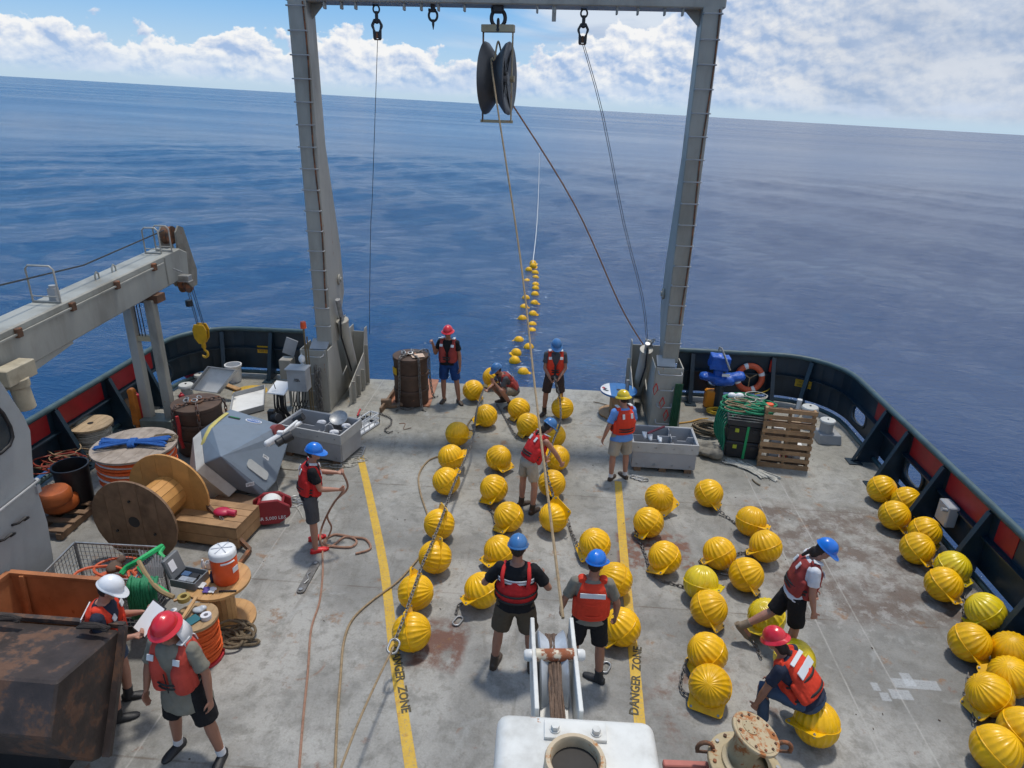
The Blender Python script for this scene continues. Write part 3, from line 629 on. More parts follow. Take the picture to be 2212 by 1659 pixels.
# ---------------------------------------------------------------- float spheres and chains
BUOY=mat('yellow_float_plastic',(.85,.465,.005),.34,var=.15,vs=8.,grime=.35,coat=.06,spec=.35)
BUOYL=mat('lemon_float_plastic',(.75,.55,.012),.30,var=.08,vs=8.,grime=.4,coat=.1)
BR=.222
def buoy_meshes():
    me={}
    N=120;K=12;vs=[];fs=[]
    for i in range(K+1):
        t=pi/2*i/K                                            # 0 at the rim, pi/2 at the pole
        for j in range(N):
            a=2*pi*j/N;rib=max(0,math.cos(a*20))**.8-.35
            k=min(1,math.cos(t)*2.2)*min(1,(math.sin(t)+.03)*7)
            r=BR*(1+.042*rib*k);vs.append(V((r*math.cos(t)*math.cos(a),r*math.cos(t)*math.sin(a),BR*math.sin(t)*(1+.02*rib*k)+.008)))
    for i in range(K):
        for j in range(N): fs.append((i*N+j,i*N+(j+1)%N,(i+1)*N+(j+1)%N,(i+1)*N+j))
    up=MB().add(vs,fs,True);lo=MB().add([V((p.x,p.y,-p.z)) for p in vs],[f[::-1] for f in fs],True)
    # flange outline: circle that squares off to a flat edge with two ears (towards +x)
    Rf=BR+.010;pl=[]
    for a in range(56,305,8): pl.append((Rf*math.cos(math.radians(a)),Rf*math.sin(math.radians(a))))
    pl+=[(.245,-.190),(.278,-.178),(.290,-.150),(.290,.150),(.278,.178),(.245,.190)]
    fl=MB().prism(pl,.014,Matrix.Translation((0,0,-.007)))
    bt=MB().cyl((0,0,-.018),(0,0,.018),.014,n=6);bt.cyl((0,0,-.026),(0,0,.026),.007,n=6)
    return up,lo,fl,bt
_u,_l,_f,_b=buoy_meshes()
protos={}
def buoy_proto(mt,k):
    r=thing('float_sphere','','float',(0,0,-50));r.location=(0,0,0)
    _u.build('shell_half',mt,r);_l.build('shell_half',mt,r);_f.build('flange',mt,r,bevel=.003)
    for y in(-.145,.145):
        o=_b.build('bolt',STEEL,r);o.location=(.262,y,0)
    return r
for k,mt in(('y',BUOY),('l',BUOYL)): protos[k]=[buoy_proto(mt,k),False]
def buoy(c,pole,tab,k,label,group):
    pr,used=protos[k]
    o=copy_tree(pr) if used else pr
    protos[k][1]=True
    z=V(pole).normalized();x=(V(tab)-z*V(tab).dot(z)).normalized()
    M=frame(z,x,c);o.matrix_basis=M;o['label']=label;o['group']=group;o['category']='float';return o
def cdir(dx,dy,vw,hemi=1):
    """unit vector whose picture offset is (dx,dy) of the radius, nearer half towards the viewer, at view direction vw"""
    f=vw.normalized();rr=CR-f*CR.dot(f);rr.normalize();uu=rr.cross(f)
    s=max(0,1-dx*dx-dy*dy)**.5;return rr*dx-uu*dy-f*s*hemi
def place_buoy(u,v,pd,td,k,label,group,z=None,c=None):
    c=c or PZ(u,v,BR+.02 if z is None else z);vw=(c-CAM);pole=cdir(*pd,vw)
    f=vw.normalized();rr=(CR-f*CR.dot(f)).normalized();uu=rr.cross(f)
    t=rr*td[0]-uu*td[1];A=pole.dot(f)
    # choose depth so that the tab is perpendicular to the pole
    b=-(t.dot(pole))/A if abs(A)>.15 else 0;b=max(-1.5,min(1.5,b));t=t+f*b
    zt=min(c.z+t.normalized().z*.29-.18*abs(pole.cross(t.normalized()).z),9)
    if z is None and zt<0: t=t+V((0,0,1))*min(1.2,(-zt)/.29*1.2)
    return buoy(c,pole,t,k,label,group)
DECKF=[
(1064,815,(-.70,-.64),(-.6,.75),'y','A'),(1022,843,(.72,-.60),(.64,.77),'y','A'),(1050,898,(-.40,-.78),(-.9,.45),'y','A'),(988,937,(0,-.93),(1,.1),'y','A'),(974,988,(-.33,-.88),(1,-.3),'y','A'),
(964,1039,(-.64,-.73),(.75,-.65),'y','A'),(949,1132,(-.93,-.12),(.25,-1),'y','A'),(940,1203,(-.93,-.05),(.1,-1),'y','A'),(898,1279,(.90,-.12),(0,-1),'y','A'),(889,1365,(.95,-.15),(-.25,-1),'y','A'),
(1121,883,(-.78,-.54),(-.55,.83),'y','B'),(1141,917,(-.74,-.55),(-.6,.8),'y','B'),(1077,989,(.48,-.60),(.65,.8),'y','B'),(1067,1055,(-.66,-.53),(-.5,.85),'y','B'),(1099,1116,(-.64,-.60),(-.6,.8),'y','B'),(1080,1191,(-.45,-.75),(-.8,.6),'y','B'),(1041,1275,(-.44,-.83),(-.88,.5),'y','B'),
(1215,881,(.95,-.1),(-.2,-1),'y','C'),(1196,941,(.86,-.35),(.4,-.9),'y','C'),(1203,989,(.55,-.60),(-.8,-.7),'y','C'),(1192,1044,(.85,-.35),(.1,1),'y','C'),(1196,1117,(-.55,.15),(.6,-.8),'y','C'),(1285,1175,(-.45,-.58),(-.85,.5),'y','C'),(1329,1252,(-.75,-.45),(-.5,.85),'y','C'),(1343,1354,(-.60,-.66),(-.8,.6),'y','C'),
(1424,1075,(.15,-.3),(.8,.9),'y','D'),(1401,1128,(-.70,-.57),(-.6,.8),'y','D'),(1436,1204,(-.55,-.65),(-.6,.8),'y','D'),(1514,1259,(.25,-.93),(.95,.3),'l','D'),(1531,1314,(.86,-.36),(.4,.9),'y','D'),
(1531,1065,(.80,-.48),(.55,.83),'y','E'),(1622,1126,(.35,-.91),(.93,.37),'y','E'),(1654,1180,(-.30,-.93),(-.95,.3),'y','E'),(1554,1195,(-.42,-.88),(-.9,.45),'y','E'),(1612,1241,(.88,-.42),(.45,.9),'y','E'),(1656,1332,(-.25,-.65),(-.6,.8),'l','E'),(1716,1424,(.75,-.45),(-.8,.5),'l','E'),(1528,1410,(-.55,-.65),(-.8,.6),'y','E'),(1534,1482,(-.08,-.1),(-.35,1),'y','E'),(1764,1562,(.25,-.88),(-.9,.3),'y','E'),
(1905,1056,(.86,-.45),(.5,.88),'y','F'),(1958,1082,(.82,-.50),(.5,.88),'y','F'),(1932,1113,(.86,-.43),(.5,.88),'y','F'),(1998,1149,(.84,-.45),(.5,.88),'y','F'),(1981,1184,(.82,-.48),(.5,.88),'y','F'),(2058,1226,(.75,-.55),(.6,.85),'l','F'),(2038,1262,(.82,-.50),(.5,.88),'y','F'),(2129,1320,(-.45,-.80),(-.9,.5),'l','F'),(2095,1387,(.86,-.38),(.4,.9),'y','F'),(2185,1407,(.15,-.65),(.8,.5),'y','F'),(2183,1462,(0,-.55),(-.9,.1),'y','F'),(2138,1500,(-.42,-.58),(-.8,.6),'y','F'),(2210,1578,(.82,-.45),(.5,.88),'y','F'),(2152,1618,(.85,-.45),(.5,.88),'y','F')]
GN={'A':'floats strung on the left-hand chain','B':'floats strung on the second chain','C':'floats strung on the middle chain','D':'floats strung on the chain right of the yellow line','E':'floats strung on the chain around the kneeling worker','F':'floats lying along the starboard bulwark'}
ORD=['1st','2nd','3rd','4th','5th','6th','7th','8th','9th','10th','11th','12th','13th','14th']
CHN={'A':'left-hand chain','B':'second chain from left','C':'middle chain by the bending woman','D':'chain right of the right line','E':'chain around the kneeling worker','F':'starboard bulwark row'}
cnt={};placed=[]
for u,v,pd,td,k,gk in DECKF:
    i=cnt.get(gk,0);cnt[gk]=i+1
    place_buoy(u,v,pd,td,k,('pale lemon' if k=='l' else 'golden yellow')+' float, %s from the stern on the %s'%(ORD[i],CHN[gk]),GN[gk])
ZW=[(550,125),(551,150),(510,190),(570,220),(573,270),(492,303),(573,335),(573,370),(568,425),(482,462),(563,510),(465,548),(549,613),(448,657),(543,718),(538,777),(415,862),(510,928),(390,980),(375,1052),(458,1165)]
rr=random.Random(5)
for i,(a,b_) in enumerate(ZW):
    c=PS(1026+.2278*a,541.5+.2278*b_,.0);c=c+SN*.02;hv=-.7 if rr.random()<.5 else .7
    o=place_buoy(0,0,(rr.uniform(-.3,.3),-.8),(hv,.3),'y','yellow float half sunk in the sea, %s out from the ship in the line'%(['nearest']+['%d%s'%(q,'nd' if q in(2,) else 'rd' if q==3 else 'st' if q==21 else 'th') for q in range(2,22)])[len(ZW)-1-i],'floats trailing in the water astern',z=1,c=c)
LINK=None
def chain(pts,label,mt=CHAIN,s=1.,name='chain',sm=5,most=300,sag=False):
    global LINK
    if LINK is None:
        m=MB();L,W,r=.040,.017,.0075
        P=[(L-.0+W*math.cos(math.radians(a))-W,W*math.sin(math.radians(a)),0) for a in range(-90,91,30)];P=[(x,y,0) for x,y,_ in P]
        P+=[(-x,-y,0) for x,y,_ in P];m.tube(P,r,6,closed=True);LINK=m
    pts=smooth_path(pts,sm);cum=[0];[cum.append(cum[-1]+(b-a).length) for a,b in zip(pts,pts[1:])]
    pitch=.061*s;n=max(2,int(cum[-1]/pitch))
    b=min(pts,key=lambda p:p.z)
    root=thing(name,label,'chain',(pts[0].x,pts[0].y,b.z));iv=Matrix.Translation(-V(root.location))
    key=('link',mt.name)
    if key not in protos:
        me=bpy.data.meshes.new('link');me.from_pydata(LINK.v,[],LINK.f);me.polygons.foreach_set('use_smooth',[True]*len(LINK.f));me.materials.append(mt);protos[key]=me
    me=protos[key];k=0
    for i in range(n):
        d=(i+.5)*pitch
        while k<len(cum)-2 and cum[k+1]<d: k+=1
        t=(pts[k+1]-pts[k]).normalized();p=pts[k]+t*(d-cum[k])
        M=frame(t,None,p)@Matrix.Rotation(math.radians(35+90*(i%2)),4,'Z')@Matrix.Rotation(pi/2,4,'Y')
        o=bpy.data.objects.new('link',me);sc.collection.objects.link(o);o.parent=root;o.matrix_basis=iv@M@Matrix.Scale(s,4)
    return root
def oblong(c,x,zv,L,label,mt=STEEL,r=.012,parent=None,name='oblong_link'):
    x=V(x).normalized();zv=V(zv);y=zv.cross(x).normalized();m=MB();W=L*.27
    P=[V(c)+x*(L/2-W+W*math.cos(math.radians(a)))+y*W*math.sin(math.radians(a)) for a in range(-90,91,22)]+[V(c)-x*(L/2-W+W*math.cos(math.radians(a)))-y*W*math.sin(math.radians(a)) for a in range(-90,91,22)]
    m.tube(P,r,8,closed=True)
    if parent is not None: return m.build(name,mt,parent)
    return single(m,name,mt,label,'chain link')
Z=lambda *l:[PZ(u,v,z) for u,v,z in l]
cA=chain(Z((1046,838,.28),(1030,885,.42),(1022,945,.4),(1008,985,.38),(992,1020,.42),(975,1060,.48),(952,1125,.52),(930,1180,.52),(912,1220,.52),(893,1275,.52),(872,1335,.52),(851,1390,.48)),'taut grey chain running along the left-hand string of yellow floats')
oblong(PZ(850,1396,.47),PZ(858,1378,.47)-PZ(848,1402,.46),(.3,.3,1),.20,'bright shackle joining the left chain end to a tan rope',r=.014)
chain(Z((1072,872,.02),(1090,900,.02),(1107,930,.05),(1118,945,.05)),'short grey chain on deck by the crouching worker')
chain(Z((1040,1060,.16),(1050,1085,.04),(1066,1115,.02),(1070,1160,.02),(1063,1185,.05),(1058,1215,.05),(1042,1225,.03)),'grey chain lying along the second string of floats')
cB=chain(Z((1005,1300,.10),(990,1310,.03),(984,1330,.015)),'short chain end hanging off the last float of the second string')
oblong(PZ(989,1341,.02),PZ(996,1332,.02)-PZ(980,1352,.02),(0,0,1),.17,'large bright oblong link lying on deck left of the man in the black shirt')
chain(Z((1198,815,1.05),(1207,850,.75),(1211,880,.52),(1210,915,.48),(1198,945,.5),(1188,975,.52),(1180,1000,.5),(1183,1030,.5),(1192,1060,.42),(1201,1090,.40),(1225,1120,.10),(1235,1150,.04),(1250,1180,.12),(1262,1205,.08)),'chain held up by the bearded man, passing along the middle string of floats')
cC=chain(Z((1310,1375,.10),(1302,1400,.03),(1303,1425,.015)),'short chain end below the last float of the middle string')
oblong(PZ(1308,1441,.02),PZ(1313,1432,.02)-PZ(1303,1452,.02),(0,0,1),.17,'large bright oblong link lying on deck beside the right boot')
chain(Z((1371,1140,.14),(1380,1165,.03),(1395,1200,.03),(1402,1225,.03),(1420,1250,.02),(1450,1260,.02),(1480,1268,.03),(1490,1275,.05)),'grey chain curving past the floats right of the yellow line')
chain(Z((1550,1100,.08),(1575,1120,.02),(1600,1140,.03)),'short grey chain between two floats near the ropes')
chain(Z((1590,1196,.05),(1605,1193,.03),(1620,1190,.05)),'short chain bridging two floats near the middle right')
chain(Z((1510,1212,.12),(1520,1225,.02),(1545,1235,.02),(1560,1240,.02)),'chain lying below the float with a long link')
oblong(PZ(1568,1237,.02),PZ(1580,1240,.02)-PZ(1555,1236,.02),(0,0,1),.16,'oblong link on deck between two golden floats')
chain(Z((1632,1262,.06),(1642,1295,.03),(1648,1312,.1)),'short chain going down to the lemon float by the walking man')
chain(Z((1625,1380,.03),(1635,1400,.02),(1645,1420,.04)),'short chain under the raised foot of the walking man')
chain(Z((1485,1425,.10),(1474,1455,.02),(1472,1490,.03),(1500,1505,.07),(1530,1520,.09),(1548,1530,.08),(1556,1548,.04),(1566,1560,.03)),'chain bolted along the flat edge of the float facing the camera')
chain(Z((2070,1270,.1),(2085,1290,.03),(2082,1320,.02),(2088,1335,.1)),'chain between floats beside the lemon float at the bulwark')
chain(Z((2092,1455,.2),(2090,1490,.12),(2100,1530,.05),(2105,1560,.05)),'chain along the edge of the nearest floats at the right border')
# ---------------------------------------------------------------- people
def cloth(name,col,ro=.85,v=.12): return mat(name,col,ro,var=v,vs=7.,grime=.25,bump=.55,bs=16,spec=.25)
SKIN=mat('tanned_skin',(.31,.145,.092),.5,var=.08,vs=8.);SKIN2=mat('lighter_skin',(.38,.185,.125),.5,var=.08,vs=8.)
HAIR=mat('dark_brown_hair',(.02,.012,.008),.7,var=.3,vs=40.,bump=.5,bs=80)
C_BLACK=cloth('black_cotton',(.012,.012,.014));C_DGREY=cloth('dark_grey_cotton',(.07,.07,.078));C_GREY=cloth('grey_cotton',(.24,.235,.21));C_WHITE=cloth('white_cotton',(.66,.66,.68))
C_SKYB=cloth('light_blue_cotton',(.13,.28,.62));C_NAVY=cloth('navy_cotton',(.022,.028,.05));C_DENIM=cloth('blue_denim',(.055,.085,.14));C_OLIVE=cloth('olive_brown_cotton',(.085,.066,.045))
C_KHAKI=cloth('khaki_cotton',(.36,.32,.26));C_BLUE=cloth('blue_shorts_cotton',(.012,.045,.16));C_BROWN=cloth('dark_brown_cotton',(.05,.035,.032));C_BEIGE=cloth('beige_grey_cotton',(.20,.185,.15))
VESTR=cloth('red_vest_fabric',(.52,.022,.022),.7);VESTO=cloth('orange_red_vest_fabric',(.66,.05,.022),.7);VESTD=cloth('faded_red_vest_fabric',(.30,.045,.038),.7)
REFL=mat('reflective_tape',(.60,.62,.64),.35,var=.05);STRAP=mat('black_webbing',(.012,.012,.013),.7)
H_BLUE=mat('blue_helmet_shell',(.008,.16,.62),.28,var=.05,coat=.3);H_BLUE2=mat('faded_blue_helmet_shell',(.045,.16,.38),.32,var=.05,coat=.2);H_RED=mat('red_helmet_shell',(.60,.015,.03),.28,var=.05,coat=.3)
H_YEL=mat('yellow_helmet_shell',(.68,.48,.008),.3,var=.05,coat=.3);H_WHITE=mat('white_helmet_shell',(.74,.76,.80),.3,var=.03,coat=.3)
SH_BROWN=mat('brown_leather',(.055,.036,.024),.6,var=.2,bump=.3);SH_BLACK=mat('black_leather',(.02,.02,.022),.55,var=.2,bump=.3);SH_RED=mat('red_clog_plastic',(.62,.02,.02),.4);SH_TAN=mat('tan_leather',(.20,.15,.10),.65)
def fold(s):
    k='folds_%d'%(s*1000)
    t=bpy.data.textures.get(k)
    if not t: t=bpy.data.textures.new(k,'CLOUDS');t.noise_scale=s;t.noise_depth=2
    return t
def vox(mb,name,m,parent,size,it=2,fac=.5):
    o=mb.build(name,m,parent,mods=True)
    r=o.modifiers.new('remesh','REMESH');r.mode='VOXEL';r.voxel_size=size;r.use_smooth_shade=True
    if it: s=o.modifiers.new('smooth','SMOOTH');s.factor=fac;s.iterations=it
    if name in('shirt','shorts','jeans','life_vest','canvas_bag','neck_cloth','lower_cover','upper_cover'):
        for sc_,st_ in((.11,.020 if name!='life_vest' else .011),(.045,.009 if name!='life_vest' else .005)):
            d=o.modifiers.new('folds','DISPLACE');d.texture=fold(sc_);d.strength=st_*(2 if 'cover' in name else 1);d.mid_level=.5;d.texture_coords='GLOBAL'
    return o
def loft(mb,secs,n=18):
    """secs: (centre, right*rx, front*ry)"""
    vs=[c+a*math.cos(2*pi*k/n)+b*math.sin(2*pi*k/n) for c,a,b in secs for k in range(n)];N=len(secs)
    fs=[(i*n+k,i*n+(k+1)%n,(i+1)*n+(k+1)%n,(i+1)*n+k) for i in range(N-1) for k in range(n)]+[tuple(range(n))[::-1],tuple((N-1)*n+k for k in range(n))]
    return mb.add(vs,fs,True)
def U(*a): return V(a).normalized()
def person(label,at,rz,h=1.75,lean=(0,.03,1),twist=0,pel=(0,0),legs=None,arms=None,head=(0,0),shirt=C_DGREY,shorts=C_OLIVE,vest=VESTR,vstyle='work',helmet=('cap',H_BLUE),shoes=('shoe',SH_BROWN),sock=None,skin=SKIN,hair='short',girth=1.,tail=0.,slen=.62,sleeve=.62,long_shorts=.8,shirt_long=0.,jeans=False,ground=None,flap=False,hands=((.2,1),(.2,1)),fem=False,backpack=False):
    root=thing('person',label,'person',(at.x,at.y,at.z if ground is None else ground),rz)
    k=h/1.79
    W=TR(root.location,rz)
    L=lambda p:W@(V(p)*k)                                   # local metres to world
    D=lambda p:W.to_3x3()@V(p)
    legs=legs or (((-.12,.02,-1),(-.04,-.03,-1),-.25),((.12,.02,-1),(.04,-.03,-1),.25))
    arms=arms or (((-.22,-.02,-1),(-.08,.18,-1)),((.22,-.02,-1),(.08,.18,-1)))
    t=U(*lean);r=V((math.cos(twist),math.sin(twist),0));r=(r-t*r.dot(t)).normalized();f=t.cross(r)
    P=V((pel[0],pel[1],0));hips=[P+V((s*.092,0,0)) for s in(-1,1)]
    J=[]
    for i in(0,1):
        th,sh,_=legs[i];kn=hips[i]+U(*th)*.43;an=kn+U(*sh)*.42;J.append([hips[i],kn,an])
    low=min(min(j[2].z-.075 for j in J),min(j[1].z-.055 for j in J))
    up=V((0,0,-low));P=P+up
    for j in J:
        for q in range(3): j[q]=j[q]+up
    nb=P+t*.50;sh_=[nb-t*.055+r*s*.175*(.92 if fem else 1) for s in(-1,1)]
    A=[]
    for i in(0,1):
        e=sh_[i]+U(*arms[i][0])*.285;w_=e+U(*arms[i][1])*.25;A.append([sh_[i],e,w_])
    hy,hp=head;hf=Matrix.Rotation(hy,3,'Z')@(V((0,1,0)))
    hf=(Matrix.Rotation(twist,3,'Z')@hf);hr=V((hf.y,-hf.x,0)).normalized()
    hu=(V((0,0,1))*math.cos(hp)+hf*math.sin(hp)).normalized();hr=hf.cross(V((0,0,1))).normalized();hff=hu.cross(hr)
    hc=nb+t*.055+hu*.125+hff*.015
    # body, one continuous skin
    b=MB()
    Pt=lambda s,rx,ry,off=0.:(L(P+t*s+f*off),D(r)*rx*k*girth,D(f)*ry*k*girth)
    loft(b,[Pt(-.06,.10,.08),Pt(0,.155,.105),Pt(.10,.145,.10),Pt(.20,.13,.092),Pt(.32,.155,.11),Pt(.42,.165,.105),Pt(.48,.12,.08),Pt(.52,.06,.06)])
    b.cap(L(nb-t*.03),L(hc-hu*.06),.056*k,.055*k)
    R=Matrix((D(hr),D(hff),D(hu))).transposed()
    b.ell(L(hc),(.074*k,.092*k,.112*k),R);b.ell(L(hc-hu*.055+hff*.035),(.055*k,.055*k,.055*k),R)      # skull, jaw
    b.ell(L(hc-hu*.01+hff*.095),(.014*k,.02*k,.026*k),R);b.ell(L(hc-hu*.085+hff*.07),(.022*k,.02*k,.018*k),R)
    b.ell(L(hc+hu*.02+hff*.082),(.05*k,.012*k,.012*k),R)
    for s in(-1,1): b.ell(L(hc-hu*.01+hr*s*.077),(.012*k,.02*k,.032*k),R)
    for i,(hp_,kn,an) in enumerate(J):
        b.cap(L(hp_),L(kn),.083*k*girth,.056*k);b.cap(L(kn),L(kn+(an-kn)*.32),.054*k,.058*k);b.cap(L(kn+(an-kn)*.32),L(an),.057*k,.037*k)
        ta=legs[i][2];td=U(math.sin(ta),math.cos(ta),-.15 if an.z<.12 else -1.0);td=V((td.x,td.y,td.z))
        b.cap(L(an-V((0,0,.03))),L(an+td*.12-V((0,0,.04))),.036*k,.028*k)
    for i,(s0,e,w_) in enumerate(A):
        b.cap(L(s0),L(e),.05*k,.040*k);b.cap(L(e),L(e+(w_-e)*.3),.040*k,.041*k);b.cap(L(e+(w_-e)*.3),L(w_),.041*k,.026*k)
        d=(w_-e).normalized();curl,pn=hands[i];s=-1 if i==0 else 1
        side=V((0,1,0))-d*d.y;side=side.normalized() if side.length>.2 else V((1,0,0));n_=d.cross(side)*s*-1   # palm normal, towards the body
        pc=w_+d*.055
        loft(b,[(L(w_+d*.01),D(side)*.028*k,D(n_)*.018*k),(L(pc),D(side)*.038*k,D(n_)*.016*k),(L(w_+d*.095),D(side)*.040*k,D(n_)*.014*k)],10)
        for q,ln in enumerate((.068,.078,.073,.058)):
            bs=w_+d*.088+side*(.030-.020*q);c1=math.radians(12+curl*80);c2=c1+math.radians(10+curl*70)
            m1=bs+(d*math.cos(c1)+n_*math.sin(c1))*ln*.5;m2=m1+(d*math.cos(c2)+n_*math.sin(c2))*ln*.5
            b.cap(L(bs),L(m1),.0092*k,.009*k,8);b.cap(L(m1),L(m2),.009*k,.0075*k,8)
        tb=w_+d*.03+side*.03;tm=tb+(d*.6+side*.7+n_*.3).normalized()*.04;tt=tm+(d*.9+n_*.45).normalized()*.032
        b.cap(L(tb),L(tm),.0125*k,.011*k,8);b.cap(L(tm),L(tt),.0105*k,.008*k,8)
    vox(b,'body',skin,root,.0078,2,.5)
    e_=MB()
    for s in(-1,1):
        m=MB();m.ell(L(hc+hu*.008+hr*s*.03+hff*.078),(.013*k,.01*k,.008*k),R,8,6);m.build('eye',BLACK,root)
    # hair
    m=MB();m.ell(L(hc+hu*.012-hff*.016),(.081*k,.090*k,.110*k),R,16,10)
    if hair=='beard': m.ell(L(hc-hu*.085+hff*.05),(.05*k,.045*k,.05*k),R)
    if hair=='long':
        m.ell(L(hc-hu*.08-hff*.05),(.065*k,.05*k,.09*k),R);m.cap(L(hc-hu*.07-hff*.09),L(hc-hu*.22-hff*.12),.03*k,.018*k)
    hm=MB()
    vox(m,'hair',HAIR,root,.009,1)
    # clothes
    g_=girth
    s_=MB();gr=lambda s,rx,ry,off=0.:(L(P+t*s+f*off),D(r)*rx*k*g_,D(f)*ry*k*g_)
    lo=-.03-shirt_long
    fl=1+.9*shirt_long
    loft(s_,[gr(lo,.195*fl,.145*fl),gr(lo*.5,.19*(1+.5*shirt_long),.14*(1+.6*shirt_long)),gr(.05,.175,.125),gr(.18,.158,.118),gr(.32,.178,.128),gr(.42,.183,.12),gr(.475,.15,.095),gr(.51,.082,.072)],20)
    for i,(s0,e,w_) in enumerate(A):
        c=s0+(e-s0)*sleeve;rr=(e-s0).normalized()
        vs=[];pts=[s0-rr*.02,s0+(c-s0)*.5,c];s_.cap(L(s0),L(s0+(c-s0)*.3),.066*k,.064*k);s_.tube([L(s0),L(s0+(c-s0)*.5),L(c)],[.066*k,.064*k,.068*k],14)
    if shirt is not None: vox(s_,'shirt',shirt,root,.011,1,.5)
    s_=MB();
    loft(s_,[gr(-.09,.15,.115),gr(-.02,.182,.13),gr(.09,.165,.12)],20)
    for i,(hp_,kn,an) in enumerate(J):
        e=hp_+(kn-hp_)*long_shorts
        if jeans:
            s_.tube([L(hp_),L(hp_+(kn-hp_)*.5),L(kn),L(kn+(an-kn)*.4),L(an-(an-kn)*.08)],[.105*k*g_,.09*k*g_,.075*k,.07*k,.06*k],16)
        else: s_.tube([L(hp_+V((0,0,.02))),L(hp_+(kn-hp_)*.3),L(e)],[.10*k*g_,.105*k*g_,.098*k*g_],16)
    vox(s_,'jeans' if jeans else 'shorts',shorts,root,.011,1,.5)
    if vest is not None:
        v=MB();X=lambda x,y,z:L(P+r*x*g_+f*y*g_+t*z);DR,DF=D(r)*k*g_,D(f)*k*g_
        if vstyle=='slim':
            loft(v,[(X(0,0,.10),DR*.19,DF*.165),(X(0,0,.12),DR*.2,DF*.175),(X(0,0,.22),DR*.2,DF*.17),(X(0,-.0,.30),DR*.16,DF*.155)],20)
            loft(v,[(X(0,-.09,.26),DR*.12,DF*.06),(X(0,-.09,.34),DR*.07,DF*.055),(X(0,-.09,.37),DR*.03,DF*.05)],16)
        else:
            loft(v,[(X(0,-.075,.04),DR*.165,DF*.07),(X(0,-.085,.06),DR*.175,DF*.085),(X(0,-.085,.30),DR*.17,DF*.085),(X(0,-.075,.43),DR*.14,DF*.07),(X(0,-.05,.485),DR*.11,DF*.055)],20)
            for s in(-1,1):
                loft(v,[(X(s*.095,.085,.03),DR*.075,DF*.06),(X(s*.098,.095,.05),DR*.083,DF*.075),(X(s*.095,.09,.25),DR*.08,DF*.075),(X(s*.115,.075,.38),DR*.055,DF*.06),(X(s*.12,.045,.455),DR*.045,DF*.045)],14)
                v.tube([X(s*.118,.05,.44),X(s*.118,.01,.50),X(s*.11,-.05,.49)],.042*k,10,up=D(r),flat=1.15)
                v.cap(X(s*.165,-.05,.08),X(s*.165,-.05,.25),.045*k);v.cap(X(s*.160,.05,.08),X(s*.160,.05,.25),.042*k)
        vo=vox(v,'life_vest',vest,root,.010,1,.5)
        def belt(z,rx,ry,nm='strap',mt=STRAP,rad=.0075):
            q=MB();q.tube([X(rx*math.cos(a),ry*math.sin(a)-.003,z) for a in[2*pi*j/28 for j in range(28)]],rad*k,6,closed=True,up=D(t),flat=1.8);q.build(nm,mt,vo)
        def patch(x,y,z,w_,h_,tilt=0,mt=REFL,nm='reflective_patch',d=.012):
            q=MB();c=X(x,y,z);R_=Matrix((D(r),D(f),D(t))).transposed()@Matrix.Rotation(tilt,3,'X');q.box(c,(w_*k,d,h_*k),R_);q.build(nm,mt,vo,bevel=.002)
        if vstyle=='slim':
            belt(.21,.205,.18);belt(.13,.205,.18)
            for z in(.375,.345):
                q=MB();vs=[]
                for a in range(205,336,10): 
                    aa=math.radians(a)
                    for zz in(-.011,.011): vs.append(X(.186*math.cos(aa),.131*math.sin(aa)-.004,z+zz))
                q.add(vs,[(2*j,2*j+1,2*j+3,2*j+2) for j in range(13)],True);o=q.build('reflective_band',REFL,vo);so_=o.modifiers.new('s','SOLIDIFY');so_.thickness=.004
            for s in(-1,1):
                q=MB();q.tube([X(s*.115,-.14,.30),X(s*.128,-.128,.42),X(s*.12,-.07,.485),X(s*.11,.04,.49),X(s*.115,.125,.40),X(s*.12,.15,.3)],.013*k,6,up=D(r),flat=1.6);q.build('shoulder_strap',vest,vo)
        elif vstyle=='band':
            belt(.12,.19,.178,mt=vest,rad=.006);belt(.27,.186,.172,mt=vest,rad=.006)
            patch(0,-.160,.385,.27,.055,-.12)
            for s in(-1,1): patch(s*.115,.135,.40,.07,.06,.35)
        elif vstyle=='stripes':
            patch(0,-.158,.335,.30,.085,-.10);patch(0,-.128,.45,.25,.045,-.55);belt(.255,.188,.178);belt(.10,.192,.18)
        else:
            belt(.115,.192,.18);belt(.16,.192,.18)
            for s in(-1,1):
                patch(s*.075,-.155,.40,.045,.09,-.25);patch(s*.117,.132,.41,.065,.055,.4);patch(s*.12,.01,.541,.06,.11,pi/2,d=.012)
        if vstyle!='slim':
            q=MB();q.tube([X(0.0,.165,.05),X(0,.165,.28)],.006,5);q.build('zip',STRAP,vo)
    # helmet
    st,hm_=helmet;m=MB();R4=R.to_4x4();R4.translation=L(hc+hu*.035-hff*.004)
    prof=[];n=36;RX,RY,RZ=.104*k,.125*k,.118*k;vs=[];NN=9
    for i in range(NN+1):
        a=pi/2*i/NN
        for j in range(n):
            b_=2*pi*j/n;rx=math.cos(b_);ry=math.sin(b_)
            ridge=1+.035*max(0,math.cos(a))*0+(.03*math.exp(-(rx*math.cos(a)/.10)**2)+.022*math.exp(-((abs(rx*math.cos(a))-.42)/.08)**2))*math.sin(a)**.7
            vs.append(R4@V((RX*rx*math.cos(a)*ridge,RY*ry*math.cos(a)*ridge,RZ*math.sin(a)*ridge)))
    fs=[(i*n+j,i*n+(j+1)%n,(i+1)*n+(j+1)%n,(i+1)*n+j) for i in range(NN) for j in range(n)]
    m.add(vs,fs,True)
    # brim ring
    vs=[]
